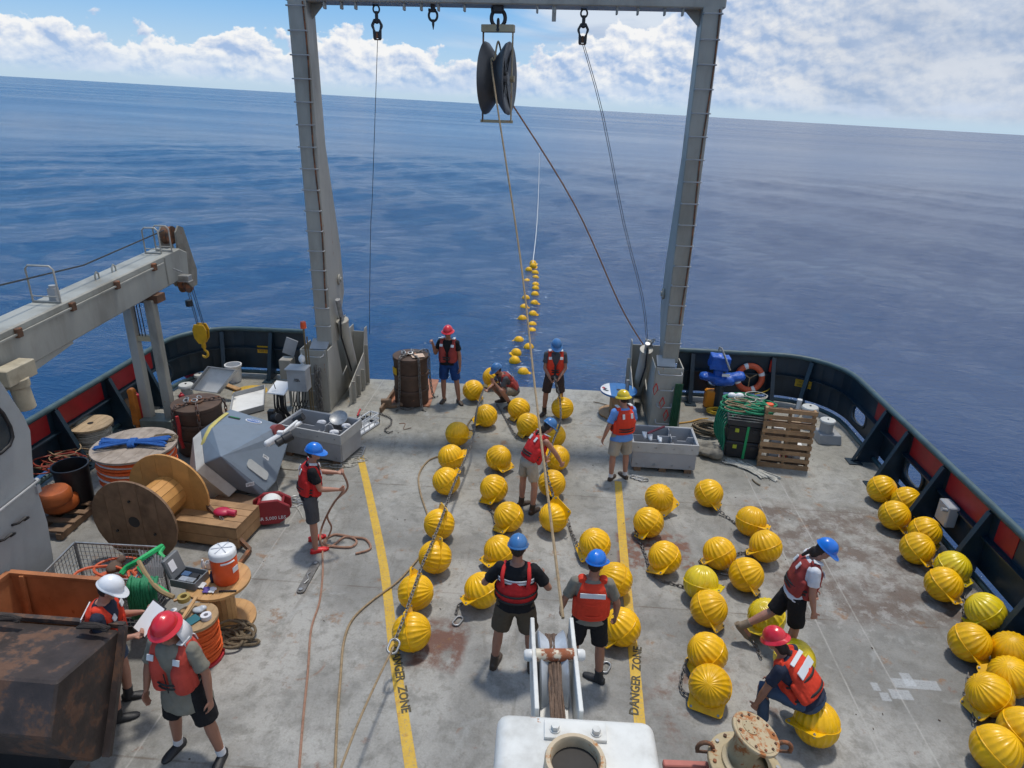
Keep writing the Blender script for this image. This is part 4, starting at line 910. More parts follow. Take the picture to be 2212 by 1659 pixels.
    for j in range(n):
        b_=2*pi*j/n;ca,sa=math.cos(b_),math.sin(b_)
        if st=='brim': e0=.033;dz=-.020
        else: fr=max(0,sa)**1.6;e0=.008+.062*fr;dz=-.006-.022*fr
        for q,(ex,z_) in enumerate(((0,.006),(e0*k,dz*k),(e0*k,dz*k-.006),(-.004,-.012))):
            vs.append(R4@V(((RX+ex)*ca,(RY+ex)*sa,z_)))
    m.add(vs,[(4*j+q,4*((j+1)%n)+q,4*((j+1)%n)+(q+1)%4,4*j+(q+1)%4) for j in range(n) for q in range(4)],True)
    m.build('hard_hat',hm_,root)
    if flap:
        m=MB();vs=[]
        for j in range(17):
            a=math.radians(165+j*210/16)
            for (e,z_) in((.95,-.01),(1.30,-.10),(1.55,-.21)): vs.append(R4@V((RX*e*math.cos(a)*1.05,RY*e*math.sin(a),z_*k)))
        for s in (0,): pass
        m.add(vs,[(3*j+q,3*j+q+1,3*(j+1)+q+1,3*(j+1)+q) for j in range(16) for q in(0,1)],True);o=m.build('neck_cloth',C_WHITE,root);so_=o.modifiers.new('s','SOLIDIFY');so_.thickness=.006
    # shoes
    kind,smt=shoes
    for i,(hp_,kn,an) in enumerate(J):
        ta=legs[i][2];lift=an.z>.14
        td=U(math.sin(ta),math.cos(ta),-1.1 if lift else 0);n2=V((0,0,1)) if not lift else U(math.sin(ta),math.cos(ta),.9)
        a0=an-n2*.045;sd_=td.cross(n2).normalized();m=MB();F=lambda x,y,z:L(a0+sd_*x+td*y+n2*z)
        loft(m,[(F(0,-.075,.005),D(sd_)*.030*k,D(n2)*.034*k),(F(0,-.05,.005),D(sd_)*.042*k,D(n2)*.038*k),(F(0,.03,.003),D(sd_)*.043*k,D(n2)*.040*k),(F(0,.11,-.006),D(sd_)*.05*k,D(n2)*.034*k),(F(0,.165,-.012),D(sd_)*.044*k,D(n2)*.026*k),(F(0,.195,-.016),D(sd_)*.024*k,D(n2)*.018*k)],14)
        loft(m,[(F(0,-.06,-.030),D(sd_)*.036*k,D(td)*.03*k),(F(0,-.06,-.026),D(sd_)*.036*k,D(td)*.03*k)],8)
        m.box(F(0,.05,-.026),(.082*k,.20*k,.02*k),Matrix((D(sd_),D(td),D(n2))).transposed())
        if kind=='boot': m.tube([F(0,-.012,.0),L(an+(kn-an)*.16),L(an+(kn-an)*.24)],[.05*k,.049*k,.053*k],14)
        vox(m,'boot' if kind=='boot' else 'shoe',smt,root,.0085,1,.4)
        if sock:
            q=MB();q.tube([L(an-V((0,0,.01))),L(an+(kn-an)*(.30 if sock[1] else .14))],.044*k,12);q.build('sock',sock[0],root)
    return root,dict(L=L,hands=[L(a[2]+(a[2]-a[1]).normalized()*.09) for a in A],P=P)
down=((-.22,-.02,-1),(-.08,.2,-1))
p_far,_=person('man in red full-brim helmet and blue shorts, standing beside the rusty chained anchor drum',PZ(970,868),pi-.12,1.80,lean=(0,.0,1),legs=(((-.20,.03,-1),(-.10,-.03,-1),-.7),((.06,.0,-1),(.0,-.03,-1),.1)),
  arms=(((-.22,-.02,-1),(-.08,.15,-1)),((.34,.05,-.85),(.10,.35,.9))),head=(0,.15),shirt=C_BLACK,shorts=C_BLUE,vest=VESTD,helmet=('brim',H_RED),shoes=('shoe',SH_BROWN),long_shorts=.88,girth=1.02,hands=((.3,1),(.9,1)),sleeve=.6)
p_cr,_=person('man in faded blue helmet crouching at the stern edge over the floats',PZ(1108,874),pi/2+.45,1.72,lean=(0,.62,.85),legs=(((-.35,.85,.30),(.0,-.62,-1),-.3),((.30,.95,.12),(.0,-.75,-1),.2)),
  arms=(((-.15,.35,-.9),(.25,.55,.75)),((.0,.55,-.85),(-.55,.6,-.1))),head=(0,.55),shirt=C_DGREY,shorts=C_BEIGE,vest=VESTD,vstyle='band',helmet=('cap',H_BLUE2),shoes=('boot',SH_BROWN),hair='beard',long_shorts=.8)
p_bd,_=person('bearded man in faded blue helmet holding up a chain at the stern',PZ(1193,895),pi+.1,1.78,lean=(0,.05,1),legs=(((-.14,.04,-1),(-.02,-.04,-1),-.35),((.16,.06,-1),(.04,-.08,-1),.5)),
  arms=(((-.12,.22,-1),(.52,.62,-.62)),((.12,.22,-1),(-.45,.62,-.78))),head=(.05,.45),shirt=C_DGREY,shorts=C_BROWN,vest=VESTO,helmet=('cap',H_BLUE2),shoes=('boot',SH_BROWN),hair='beard',long_shorts=.92,girth=.97,hands=((.8,1),(.8,1)))
p_wo,_=person('woman with dark hair under blue helmet bending to pull the chain, tan shorts',PZ(1143,1098),-.95,1.70,lean=(0,.50,.86),pel=(0,-.05),legs=(((-.10,-.02,-1),(-.02,-.02,-1),.0),((.10,.12,-1),(.06,-.10,-1),-.3)),
  arms=(((-.10,.45,-.85),(.15,.35,-.95)),((.20,.55,-.8),(-.05,.55,-.9))),head=(-.1,.7),shirt=None,shorts=C_KHAKI,vest=VESTR,helmet=('cap',H_BLUE2),shoes=('boot',SH_BROWN),hair='long',long_shorts=.72,girth=.92,skin=SKIN2,hands=((.7,1),(.7,1)),fem=True)
p_ye,_=person('man in yellow full-brim helmet and light blue shirt seen from behind, by the right bin',PZ(1334,1034),.40,1.72,legs=(((-.10,.02,-1),(-.02,-.02,-1),.9),((.08,.02,-1),(.04,-.03,-1),-.1)),arms=(((-.38,-.05,-1),(-.22,.2,-1)),((.30,.15,-1),(.0,.5,-1))),head=(.25,.2),
  shirt=C_SKYB,shorts=C_KHAKI,vest=VESTO,helmet=('brim',H_YEL),shoes=('shoe',SH_BROWN),sock=(C_WHITE,0),long_shorts=.93,girth=1.06,shirt_long=.07,skin=SKIN2,sleeve=.75)
p_ro,hro=person('person in blue helmet and red clogs hauling a rope, beside the left yellow line',PZ(676,1181),-1.15,1.74,lean=(0,.16,1),pel=(0,.02),legs=(((-.16,.06,-1),(-.02,-.05,-1),-.2),((.10,.04,-1),(.04,-.02,-1),-.1)),arms=(((-.30,.42,-.85),(.25,.95,-.1)),((.15,.30,-.95),(-.10,1,-.25))),head=(-.25,.2),
  shirt=C_BLACK,shorts=C_DGREY,vest=VESTR,vstyle='work',helmet=('cap',H_BLUE),shoes=('shoe',SH_RED),long_shorts=.93,skin=SKIN2,hands=((.8,1),(.8,1)),girth=.98)
p_n1,_=person('broad man in black shirt and belted red vest, left of the winch',PZ(1109,1441),-.02,1.84,legs=(((-.20,.0,-1),(-.10,-.03,-1),.25),((.17,.02,-1),(.10,-.03,-1),.1)),arms=(((-.62,.05,-.85),(.30,.80,-.15)),((.62,.05,-.85),(-.30,.80,-.15))),head=(0,.25),
  shirt=C_BLACK,shorts=C_OLIVE,vest=VESTR,vstyle='slim',helmet=('cap',H_BLUE2),shoes=('boot',SH_BROWN),long_shorts=.82,girth=1.12,sleeve=.75,hands=((.6,1),(.6,1)))
p_n2,_=person('man in bright blue helmet and plain orange-red vest, right of the winch',PZ(1262,1468),.02,1.78,legs=(((-.12,.02,-1),(-.02,-.02,-1),.1),((.12,.0,-1),(.04,-.03,-1),-1.1)),arms=(((-.42,.10,-1),(-.10,.45,-1)),((.42,.0,-1),(.05,.35,-1))),head=(-.6,.2),
  shirt=C_BEIGE,shorts=C_BLACK,vest=VESTO,vstyle='band',helmet=('cap',H_BLUE),shoes=('boot',SH_BLACK),long_shorts=.82,girth=.98,sleeve=.72)
p_wk,_=person('person in blue helmet and white shirt striding to the right past the lemon float',PZ(1690,1408),-pi/2-.12,1.76,lean=(0,.22,.97),pel=(0,.0),legs=(((.02,-.42,-.91),(.05,-.85,-.74),0),((.0,.12,-1),(-.02,-.06,-1),-.2)),arms=(((-.1,.25,-1),(-.05,.35,-1)),((.12,.05,-1),(.0,.25,-1))),head=(-.1,.55),
  shirt=C_WHITE,shorts=C_BLACK,vest=VESTD,helmet=('cap',H_BLUE),shoes=('boot',SH_TAN),long_shorts=.95,hair='long',skin=SKIN2,hands=((.4,1),(.4,1)))
p_kn,_=person('kneeling worker in red full-brim helmet and jeans bent over floats behind the tan flange',PZ(1730,1588),.85,1.78,lean=(-.12,.66,.72),pel=(0,0),legs=(((-.25,.95,-.10),(.0,-.18,-1),.2),((.20,.55,-.75),(.05,-1,-.18),0)),arms=(((-.25,.25,-.95),(.05,.25,-1)),((.2,.2,-.95),(-.2,.35,-1))),head=(.1,.45),
  shirt=C_NAVY,shorts=C_DENIM,jeans=True,vest=VESTO,vstyle='stripes',helmet=('brim',H_RED),shoes=('shoe',SH_BLACK),hair='long',girth=1.04,hands=((.6,1),(.6,1)))
p_wh,hwh=person('person in white helmet reading a clipboard between the metal tank and the spools',PZ(268,1532),-pi/2+.30,1.78,lean=(0,.10,1),legs=(((-.10,.10,-1),(-.02,-.05,-1),-.1),((.10,.02,-1),(.04,-.03,-1),-.2)),arms=(((-.12,.15,-1),(.25,1,.18)),((.15,.1,-1),(-.2,1,.05))),head=(.1,.6),
  shirt=C_NAVY,shorts=C_DENIM,vest=VESTO,vstyle='band',helmet=('cap',H_WHITE),shoes=('boot',SH_BLACK),long_shorts=.7,skin=SKIN2,hands=((.7,1),(.7,1)),sleeve=.95)
p_rd,_=person('man in red full-brim helmet with white neck cloth facing the camera, walking',PZ(428,1626),pi-.15,1.86,lean=(0,.06,1),legs=(((-.26,.04,-1),(-.16,-.03,-1),-.2),((.16,.02,-1),(.12,-.03,-1),.15)),arms=(((-.40,-.02,-1),(-.12,.18,-1)),((.40,.10,-1),(.10,.25,-1))),head=(.1,.22),
  shirt=cloth('khaki_grey_cotton',(.20,.19,.155)),shorts=C_BLACK,vest=cloth('brick_red_vest_fabric',(.50,.065,.045),.7),helmet=('brim',H_RED),shoes=('shoe',SH_BLACK),sock=(C_WHITE,0),long_shorts=.97,girth=1.1,shirt_long=.2,flap=True,sleeve=.8)
c=(hwh['hands'][0]+hwh['hands'][1])/2+V((.04,0,.05))
m=MB();M_=TR(c,-.55,rx=math.radians(38));m.box((0,0,0),(.24,.33,.006));m.v=[M_@p for p in m.v];cb=single(m,'clipboard',DARK,'clipboard with white paper held by the person in the white helmet','clipboard')
q=MB();q.box((0,0,.006),(.22,.30,.003));q.v=[M_@p for p in q.v];q.build('paper_sheet',PAPER,cb)
# ---------------------------------------------------------------- general builders
def coil(c,r,n,rad,mt,name,label,cat='rope',seed=1,h=.0,sq=1.,spread=.25,tail=None,group=None):
    """loose coil of rope lying on something at point c"""
    rn=random.Random(seed);pts=[];steps=14*n
    for i in range(steps):
        a=2*pi*i/14;k=i//14
        rr_=r*(1+spread*math.sin(a*1.37+k*2.1)*.5+rn.uniform(-.05,.05));z=rad+h*(i/steps)+rad*1.1*(math.sin(i*.9)+1)*.8
        pts.append(V(c)+V((rr_*math.cos(a)+spread*r*.5*math.sin(k*2.4),rr_*sq*math.sin(a)+spread*r*.5*math.cos(k*1.7),z)))
    if tail: pts+=[V(p)+V((0,0,rad)) for p in tail]
    pts=smooth_path(pts,3);m=MB();m.tube(pts,rad,6);return single(m,name,mt,label,cat,group)
def pail(c,r0,r1,h,mt,label,cat='bucket',handle=True,dark=None,name='bucket'):
    r=thing(name,label,cat,c);x,y,z=c
    m=MB();m.lathe([(0,0),(r0,0),(r1,h),(r1+.012,h),(r1+.012,h-.03),(r1+.004,h-.03),(r0+.004,.0)] and [(0,0),(r0,0),(r1-.002,h-.035),(r1+.014,h-.035),(r1+.014,h),(r1-.012,h),(r0-.008,.012),(0,.012)],Matrix.Translation(c),28);m.build('shell',mt,r)
    if handle:
        m=MB();m.tube([V(c)+V((math.cos(a)*(r1+.016),-.02-math.sin(a)*r1*.55,h-.05+math.sin(a)*r1*.35-.10*math.sin(a))) for a in[pi*i/12 for i in range(13)]],.004,5);m.build('handle',STEEL,r)
    return r
def planks_disc(m_,M,R,z,th,mt,parent,n=7,name='plank',hole=0.):
    """round flange made of parallel planks, each a piece"""
    w_=2*R/n
    for i in range(n):
        x0=-R+i*w_+.003;x1=-R+(i+1)*w_-.003;P=[]
        N=7
        for k in range(N+1):
            x=x0+(x1-x0)*k/N;P.append((x,math.sqrt(max(0,R*R-x*x))))
        P=P+[(x,-y) for x,y in reversed(P)]
        P=[p for j,p in enumerate(P) if j==0 or (V((*p,0))-V((*P[j-1],0))).length>1e-4]
        if len(P)<3: continue
        q=MB();q.prism(P[::-1],th,M@Matrix.Translation((0,0,z)));q.build(name,mt,parent)
def spool(c,axis,R,Rd,L,label,mt=WOOD,mt2=None,rope_=None,cat='cable reel',planks=7,name='cable_spool',xdir=None,stripes=None,rr_=None,th=.035,top=None):
    """c = centre of the first flange's outer face, axis to the other flange"""
    M=frame(axis,xdir,c);r=thing(name,label,cat,V(c) if abs(V(axis).normalized().z)<.9 else V(c))
    for z,mm,nm in((0,mt,'flange'),(L-th,mt2 or mt,'flange')):
        e=MB();e.lathe([(0.0,0.004),(R-.004,.004),(R-.004,th-.004),(0,th-.004)],M@Matrix.Translation((0,0,z)),40);fl=e.build(nm,mm,r)
        planks_disc(None,M,R,z,th,mm,fl,planks)
    n=16
    for k in range(n):
        a0,a1=2*pi*k/n+.012,2*pi*(k+1)/n-.012;q=MB()
        P=[M@V((rr0*math.cos(a),rr0*math.sin(a),z)) for z in(th,L-th) for a,rr0 in((a0,Rd),(a1,Rd),(a1,Rd-.02),(a0,Rd-.02))]
        q.add(P,[(0,1,5,4),(1,2,6,5),(2,3,7,6),(3,0,4,7),(0,3,2,1),(4,5,6,7)]);
        if rope_ is None:q.build('drum_slat',mt2 or mt,r)
    if rope_:
        mr,rad,rout=rope_[:3];turns=int((L-2*th)/(rad*2.02));pts=[]
        mm=MB();mm.lathe([(0,th),(rout-rad,th),(rout-rad,L-th),(0,L-th)],M,32);mm.build('inner_winding',mr if not isinstance(mr,(list,tuple)) else mr[0],r)
        mats=mr if isinstance(mr,(list,tuple)) else [mr]
        for t in range(turns):
            z=th+rad+(L-2*th-2*rad)*t/max(1,turns-1);o=rout+.012*math.sin(t*1.9)
            q=MB();q.tube([M@V((o*math.cos(a),o*math.sin(a),z+.012*math.sin(a*2+t))) for a in[2*pi*k/30 for k in range(30)]],rad,6,closed=True);q.build('rope_turn',mats[(t//(rope_[3] if len(rope_)>3 else 1))%len(mats)],r)
    q=MB();hr_=.05 if R<.62 else .085;q.lathe([(0,-.003),(hr_,-.003),(hr_,.012),(0,.012)],M,16);q.build('hub_hole_shade',BLACK,r)  # solid black disc stands in for the shade inside the hub hole
    return r,M
def hit(objs,u,v):
    """first point of the given objects along the line of sight"""
    best=None;d=ray(u,v).normalized()
    for o in objs:
        Wm=parent_world(o);iv=Wm.inverted();ok,p,n,_=o.ray_cast(iv@CAM,(iv.to_3x3()@d).normalized())
        if ok:
            p=Wm@p;n=(Wm.to_3x3()@n).normalized()
            if best is None or (p-CAM).length<(best[0]-CAM).length: best=(p,n)
    return best
def decal(o,u,v,w_,h_,mt,xdir,name='plate',off=.004,th=.004,parent=None,shape='box'):
    q=hit([o],u,v)
    if not q: return None
    p,n=q;x=V(xdir)-n*V(xdir).dot(n);x.normalize();y=n.cross(x);M=Matrix((x,y,n)).transposed().to_4x4();M.translation=p+n*off
    m=MB()
    if shape=='box': m.box((0,0,0),(w_,h_,th))
    elif shape=='round': m.prism([(w_/2*math.cos(a),h_/2*math.sin(a)) for a in[2*pi*k/28 for k in range(28)]],th,Matrix.Translation((0,0,-th/2)))
    else:
        r_=min(w_,h_)*.32;P=[]
        for cx,cy,a0 in((w_/2-r_,h_/2-r_,0),(-w_/2+r_,h_/2-r_,90),(-w_/2+r_,-h_/2+r_,180),(w_/2-r_,-h_/2+r_,270)): P+=arc((cx,cy),r_,a0,a0+90,5)
        m.prism(P,th,Matrix.Translation((0,0,-th/2)))
    m.v=[M@p_ for p_ in m.v];ob=m.build(name,mt,parent or o);return ob,M
# ---------------------------------------------------------------- crane on the port side
def crane():
    r=thing('deck_crane','grey steel crane boom with rust-streaked side, stowed along the port side','crane',(-7.4,7.0,0))
    xn,xf=-7.2,-7.68;y0,y1=6.0,12.7
    zb=lambda y:2.60+(y-7.9)*.040;ztp=lambda y:3.14+(y-7.9)*.045
    bm=mat('streaked_crane_paint',(.35,.35,.315),.5,var=.10,vs=2.5,rust=.14,grime=.55,stretch=(1,1,.25),bump=.1,rs=3)
    m=MB();m.prism([(y0,zb(y0)-.1),(y1-.5,zb(y1-.5)),(y1-.05,zb(y1)+.02),(y1,ztp(y1)-.12),(y1-.25,ztp(y1)),(y0,ztp(y0))],xn-xf,mk(V((0,1,0)),V((0,0,1)),V((xf,0,0))))
    bo=m.build('boom',bm,r,bevel=.02)
    m=MB();m.beam((xn+.035,y0,ztp(y0)-.10),(xn+.035,y1-.9,ztp(y1-.9)-.10),.025,.025);m.build('pipe_run',bm,bo)
    for y in(8.2,9.3,10.4,11.5):
        m=MB();m.box((xn+.03,y,ztp(y)-.09),(.06,.10,.13));m.build('clamp',RUST,bo,bevel=.01)
    m=MB();m.beam((xn+.004,11.9,zb(11.9)+.03),(xn+.004,11.9,ztp(11.9)-.03),.03,.012,up=(1,0,0));m.build('plate_joint',bm,bo)
    def hoop(y,w_,h_,x=None):
        c=(xn+xf)/2 if x is None else x;z=ztp(y);q=MB()
        pts=[(c-w_/2,y,z),(c-w_/2,y,z+h_-.05),(c-w_/2+.05,y,z+h_),(c+w_/2-.05,y,z+h_),(c+w_/2,y,z+h_-.05),(c+w_/2,y,z)];q.tube(pts,.014,7)
        q.tube([(c-w_/2,y,z+.10),(c+w_/2,y,z+.10)],.010,6);q.tube([(c-w_/2,y,z+.02),(c+w_/2,y,z+.02)],.018,6);q.build('guard_hoop',mat('worn_rail_steel',(.36,.34,.30),.5,metal=.2,rust=.2,var=.2),bo)
    hoop(9.15,.42,.55);hoop(12.0,.30,.48,-7.45);hoop(12.2,.30,.48,-7.36)
    for y in(10.35,10.8):
        q=MB();pts=[(-7.45,y-.05,ztp(y)),(-7.45,y-.045,ztp(y)+.09),(-7.45,y,ztp(y)+.13),(-7.45,y+.045,ztp(y)+.09),(-7.45,y+.05,ztp(y))];q.tube(pts,.014,6);q.build('lifting_eye',bm,bo)
    q=MB();q.box((-7.38,9.25,ztp(9.2)+.10),(.11,.10,.2));q.cyl((-7.38,9.25,ztp(9.2)+.2),(-7.38,9.25,ztp(9.2)+.24),.05,n=10);q.build('junction_box',GREY2,bo)
    # head with sheaves
    for x in(-7.60,-7.28):
        q=MB();q.prism([(12.45,zb(12.6)+.05),(12.50,ztp(12.5)+.30),(12.62,ztp(12.6)+.40),(12.78,ztp(12.6)+.34),(13.05,zb(12.8)+.02),(12.98,zb(12.8)-.28),(12.78,zb(12.8)-.28)],.03,mk(V((0,1,0)),V((0,0,1)),V((x,0,0))));q.build('head_plate',mat('head_plate_paint',(.24,.22,.18),.55,rust=.2,var=.2,grime=.5),r)
    for (y,z,R_) in((12.60,ztp(12.6)+.22,.17),(12.92,zb(12.8)-.25,.18)):
        q=MB();M=mk(V((0,1,0)),V((0,0,1)),V((-7.53,y,z)));q.lathe([(0,0),(R_,0),(R_,.03),(R_-.04,.075),(R_,.12),(R_,.15),(0,.15)],M,26);q.build('head_sheave',RUST,r)
    q=MB();q.beam((-7.18,12.1,zb(12)+.28),(-7.02,12.1,zb(12)+.22),.02,.02);c=V((-6.98,12.1,zb(12)+.12));q.build('lamp_arm',STEEL,r)
    q=MB();q.box(c,(.20,.15,.11));q.box(c+V((0,0,-.06)),(.23,.17,.02));q.build('floodlight',mat('tarnished_aluminium',(.42,.40,.36),.35,metal=.6,var=.3,grime=.4),r,bevel=.01)
    q=MB();q.box((-7.42,11.45,zb(11.45)-.08),(.62,.26,.14));q.build('rest_saddle',RUST,r)
    # knuckle and jib foot at the near end
    q=MB();a=PX(60,770,-7.0);q.beam((-7.42,6.2,2.2),(-7.42,9.2,zb(9.2)-.03),.40,.12,up=(0,0,1));q.build('lower_stiffener',bm,r)
    q=MB();p=PX(36,820,-7.0);q.cyl(p,p+V((.02,.02,-.42)),.115,n=20);q.cyl(p+V((0,0,.02)),p+V((0,0,-.1)),.14,n=20);q.box(p+V((0,0,.10)),(.22,.5,.22));q.build('jib_stop',mat('cream_stained_paint',(.42,.37,.27),.55,rust=.12,var=.15,grime=.5),r,bevel=.01)
    q=MB();q.tube([PX(-60,635,-7.45),PX(0,616,-7.45),PX(180,573,-7.45),V((-7.45,12.45,ztp(12.45)+.34))],.012,6);q.build('wire_rope',DARK,r)
crane()
def crane_rest():
    r=thing('crane_rest','two grey rust-stained upright posts carrying the crane boom, with a green-grey base','support',(-7.47,11.35,0))
    for x,mt in((-7.70,GREY),(-7.27,mat('rusty_grey_post',(.30,.29,.25),.55,rust=.22,grime=.5,var=.15,stretch=(1,1,.4),rs=3))):
        m=MB();m.box((x,11.35,1.33),(.17,.15,2.64));m.build('post',mt,r,bevel=.012)
    m=MB();m.box((-7.48,11.35,1.92),(.27,.10,.10));m.build('crossbar',CREAM,r)
    m=MB();m.box((-7.48,11.33,.17),(.62,.36,.32));m.build('base',mat('greenish_grey_paint',(.15,.17,.15),.5,var=.15,grime=.4),r,bevel=.01)
    for x in(-7.55,-7.50,-7.44): 
        m=MB();m.tube([(x,11.3,1.97),(x-.01,11.3,2.6)],.009,5);m.build('hose',BLACK,r)
crane_rest()
m=MB();c=V((-7.86,11.2,0.03));m.box(c+V((0,0,.55)),(.14,.12,.72),None,(.8,.8));m.box(c+V((0,0,.14)),(.08,.06,.28));m.cyl(c+V((0,-.05,.86)),c+V((0,.05,.86)),.07,n=14);m.cyl(c+V((0,0,0)),c+V((0,0,.04)),.09)
single(m,'load_binder',mat('chipped_orange_paint',(.50,.15,.015),.5,rust=.2,var=.2,grime=.5),'chipped orange steel load binder standing against the left crane post','binder',bevel=.01)
for x,y,hh_ in((-7.05,11.45,.75),(-7.95,11.45,.7)):
    m=MB();m.cyl((x,y,.0),(x,y,hh_),.05,n=12);m.ell((x,y,hh_),(.05,.05,.04));m.cyl((x,y,hh_),(x,y,hh_+.06),.02,n=8)
    single(m,'gas_bottle',REDPL,'dark red slim gas bottle standing '+('right' if x>-7.5 else 'left')+' of the crane rest','bottle','red gas bottles by the crane rest')
def hook_block():
    c=V((-7.0,12.42,0));px=PY(452,735,12.6);X0,Y0=-7.30,12.95
    r=thing('hook_block','yellow crane hook block hanging on wire falls beside the crane head','hook block',(X0,Y0,.75))
    ym=mat('chipped_yellow_paint',(.62,.34,.01),.45,rust=.12,var=.12,grime=.4)
    zt=PY(452,712,12.6).z
    for s in(-1,1):
        m=MB();m.prism([(-.10,.0),(-.15,-.12),(-.13,-.30),(-.05,-.42),(.05,-.42),(.13,-.30),(.15,-.12),(.10,0)],.03,mk(V((1,0,0)),V((0,0,1)),V((X0,Y0+s*.06,zt)))) ;m.build('cheek_plate',ym,r,bevel=.008)
    m=MB();m.cyl((X0,Y0-.06,zt-.18),(X0,Y0+.05,zt-.18),.11,n=20);m.build('wheel',DARK,r)
    m=MB();m.cyl((X0,Y0,zt-.52),(X0,Y0,zt-.38),.045);m.build('swivel',ym,r)
    m=MB();P=[V((X0,Y0,zt-.50))]+[V((X0+.065*math.cos(a)+.0,Y0,zt-.66+.075*math.sin(a))) for a in[math.radians(d) for d in range(80,-171,-20)]];m.tube(P,[.028]+[.026]*(len(P)-3)+[.018,.008],8);m.build('hook',ym,r)
    for i,(dx,u) in enumerate(((-.07,427),(-.04,432),(.05,440),(.08,446))):
        m=MB();m.tube([V((X0+dx,Y0,zt-.05)),V((-7.50+.045*i,12.97,2.60))],.007,5);m.build('wire_fall',BLACK,r)
    m=MB();m.cyl(V((X0*.45-7.45*.55,12.80,zt*.45+2.6*.55-.08)),V((X0*.45-7.45*.55,12.80,zt*.45+2.6*.55+.04)),.07,n=12);m.build('rope_guide',DARK,r)
hook_block()
def cab():
    X_=-6.15;r=thing('crane_cab','grey steel operator cab of the crane with a rounded window, at the left edge','cab',(X_-.6,5.6,0))
    pr=[(-160,760),(0,818),(55,900),(68,929),(75,1029),(105,1127),(122,1235),(128,1300)]
    Q=[PX(u,v,X_) for u,v in pr];P=[(q.y,q.z) for q in Q];P[-1]=(P[-1][0],0.);P.append((4.2,0.));P[0]=(4.2,P[0][1]) if P[0][0]>4.2 else P[0]
    m=MB();m.prism([(y,z) for y,z in P][::-1],1.3,mk(V((0,1,0)),V((0,0,1)),V((X_-1.3,0,0))));b=m.build('wall',mat('cab_paint',(.33,.35,.36),.45,var=.05,vs=3,rust=.10,grime=.25,bump=.1),r,bevel=.02)
    W=[PX(u,v,X_) for u,v in((-90,845),(-20,868),(4,893),(20,922),(25,944),(18,962),(0,978),(-90,1015))]
    m=MB();m.prism([(q.y,q.z) for q in W][::-1],.01,mk(V((0,1,0)),V((0,0,1)),V((X_+.001,0,0))));g_=m.build('window',GLASS,r)
    m=MB();m.tube([q+V((.012,0,0)) for q in W],.022,8,closed=True);m.build('window_seal',BLACK,g_)
    m=MB();m.tube([PX(-40,1130,X_)+V((.03,0,0)),PX(0,1098,X_)+V((.03,0,0)),PX(78,1037,X_)+V((.03,0,0))],.014,6);m.build('ledge_pipe',GREY2,r)
    for u,v in((38,1125),(8,1160)):
        m=MB();q=PX(u,v,X_);m.tube([q+V((0,-.09,0)),q+V((.07,-.07,.02)),q+V((.09,.02,.04)),q+V((.07,.08,.0)),q+V((0,.09,-.05))],.016,6);m.build('grab_handle',BLACK,r)
    m=MB();q=PX(76,1040,X_);m.cyl(q+V((0,0,0)),q+V((0,.04,0)),.03);m.box(q+V((0.01,0,-.1)),(.03,.06,.1));m.build('hinge',GREY2,r)
cab()
# ---------------------------------------------------------------- reels, spools and containers on the port side
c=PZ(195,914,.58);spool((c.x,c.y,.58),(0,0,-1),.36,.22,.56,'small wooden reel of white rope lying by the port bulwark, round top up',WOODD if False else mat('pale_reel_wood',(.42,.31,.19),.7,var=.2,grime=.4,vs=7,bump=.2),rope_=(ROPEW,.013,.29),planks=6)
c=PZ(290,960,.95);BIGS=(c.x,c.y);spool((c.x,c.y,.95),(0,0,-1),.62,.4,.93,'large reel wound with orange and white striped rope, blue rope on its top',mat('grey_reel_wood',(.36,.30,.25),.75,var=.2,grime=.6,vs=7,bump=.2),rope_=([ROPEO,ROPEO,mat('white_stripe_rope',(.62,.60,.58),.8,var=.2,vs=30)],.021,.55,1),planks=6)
def hank(c,L,ang,rad,mt,label,n=9,wd=.07,seed=2,group=None):
    """folded hank of rope with a lashing round the middle, lying on its side"""
    rn=random.Random(seed);ax=V((math.cos(ang),math.sin(ang),0));sd_=V((-ax.y,ax.x,0));pts=[]
    for i in range(n):
        o=(i-(n-1)/2)/n*wd*2;l=L/2*(1+rn.uniform(-.12,.12));zz=rad+rn.uniform(0,rad*2.2)
        seq=[-1,-.6,-.2,.2,.6,1] if i%2==0 else [1,.6,.2,-.2,-.6,-1]
        for s in seq: pts.append(V(c)+ax*l*s+sd_*(o*(.55+.9*abs(s)**1.5)+rn.uniform(-.012,.012))+V((0,0,zz+rad*1.2*math.cos(s*1.4))))
    m=MB();m.tube(smooth_path(pts,4),rad,6)
    pts=[]
    for k in range(36):
        a=2*pi*k/9;pts.append(V(c)+ax*(-.05+.1*k/36)+sd_*math.cos(a)*(wd*.75)+V((0,0,rad*2.2+math.sin(a)*rad*2.6)))
    m.tube(smooth_path(pts,2),rad,6)
    return m
c=V((BIGS[0],BIGS[1],.955));m=hank(c+V((0,-.02,0)),.92,.22,.017,ROPEB,'',9,.15);single(m,'rope_hank',ROPEB,'bright blue rope hank lying across the top of the orange and white reel','rope')
c=PZ(355,948,.955);coil(c,.17,5,.008,ROPEK,'wire_coil','thin grey wire coil beside the blue rope on the large reel','wire coil',3,.01,.6,.3)
a=PZ(290,1128,.63);b=PZ(366,1064,.63);ax=(b-a)
RWN=mat('varnished_reel_wood',(.55,.28,.085),.5,var=.18,vs=4.,grime=.3,bump=.15);RWD=mat('dark_reel_wood',(.21,.125,.07),.7,var=.3,vs=6,grime=.6,bump=.3)
rl,M=spool((a.x,a.y,.632),V((ax.x,ax.y,0)),.63,.28,.80,'big empty wooden cable reel standing on edge with a turn of green rope',RWD,RWN,None,planks=5,name='cable_reel')
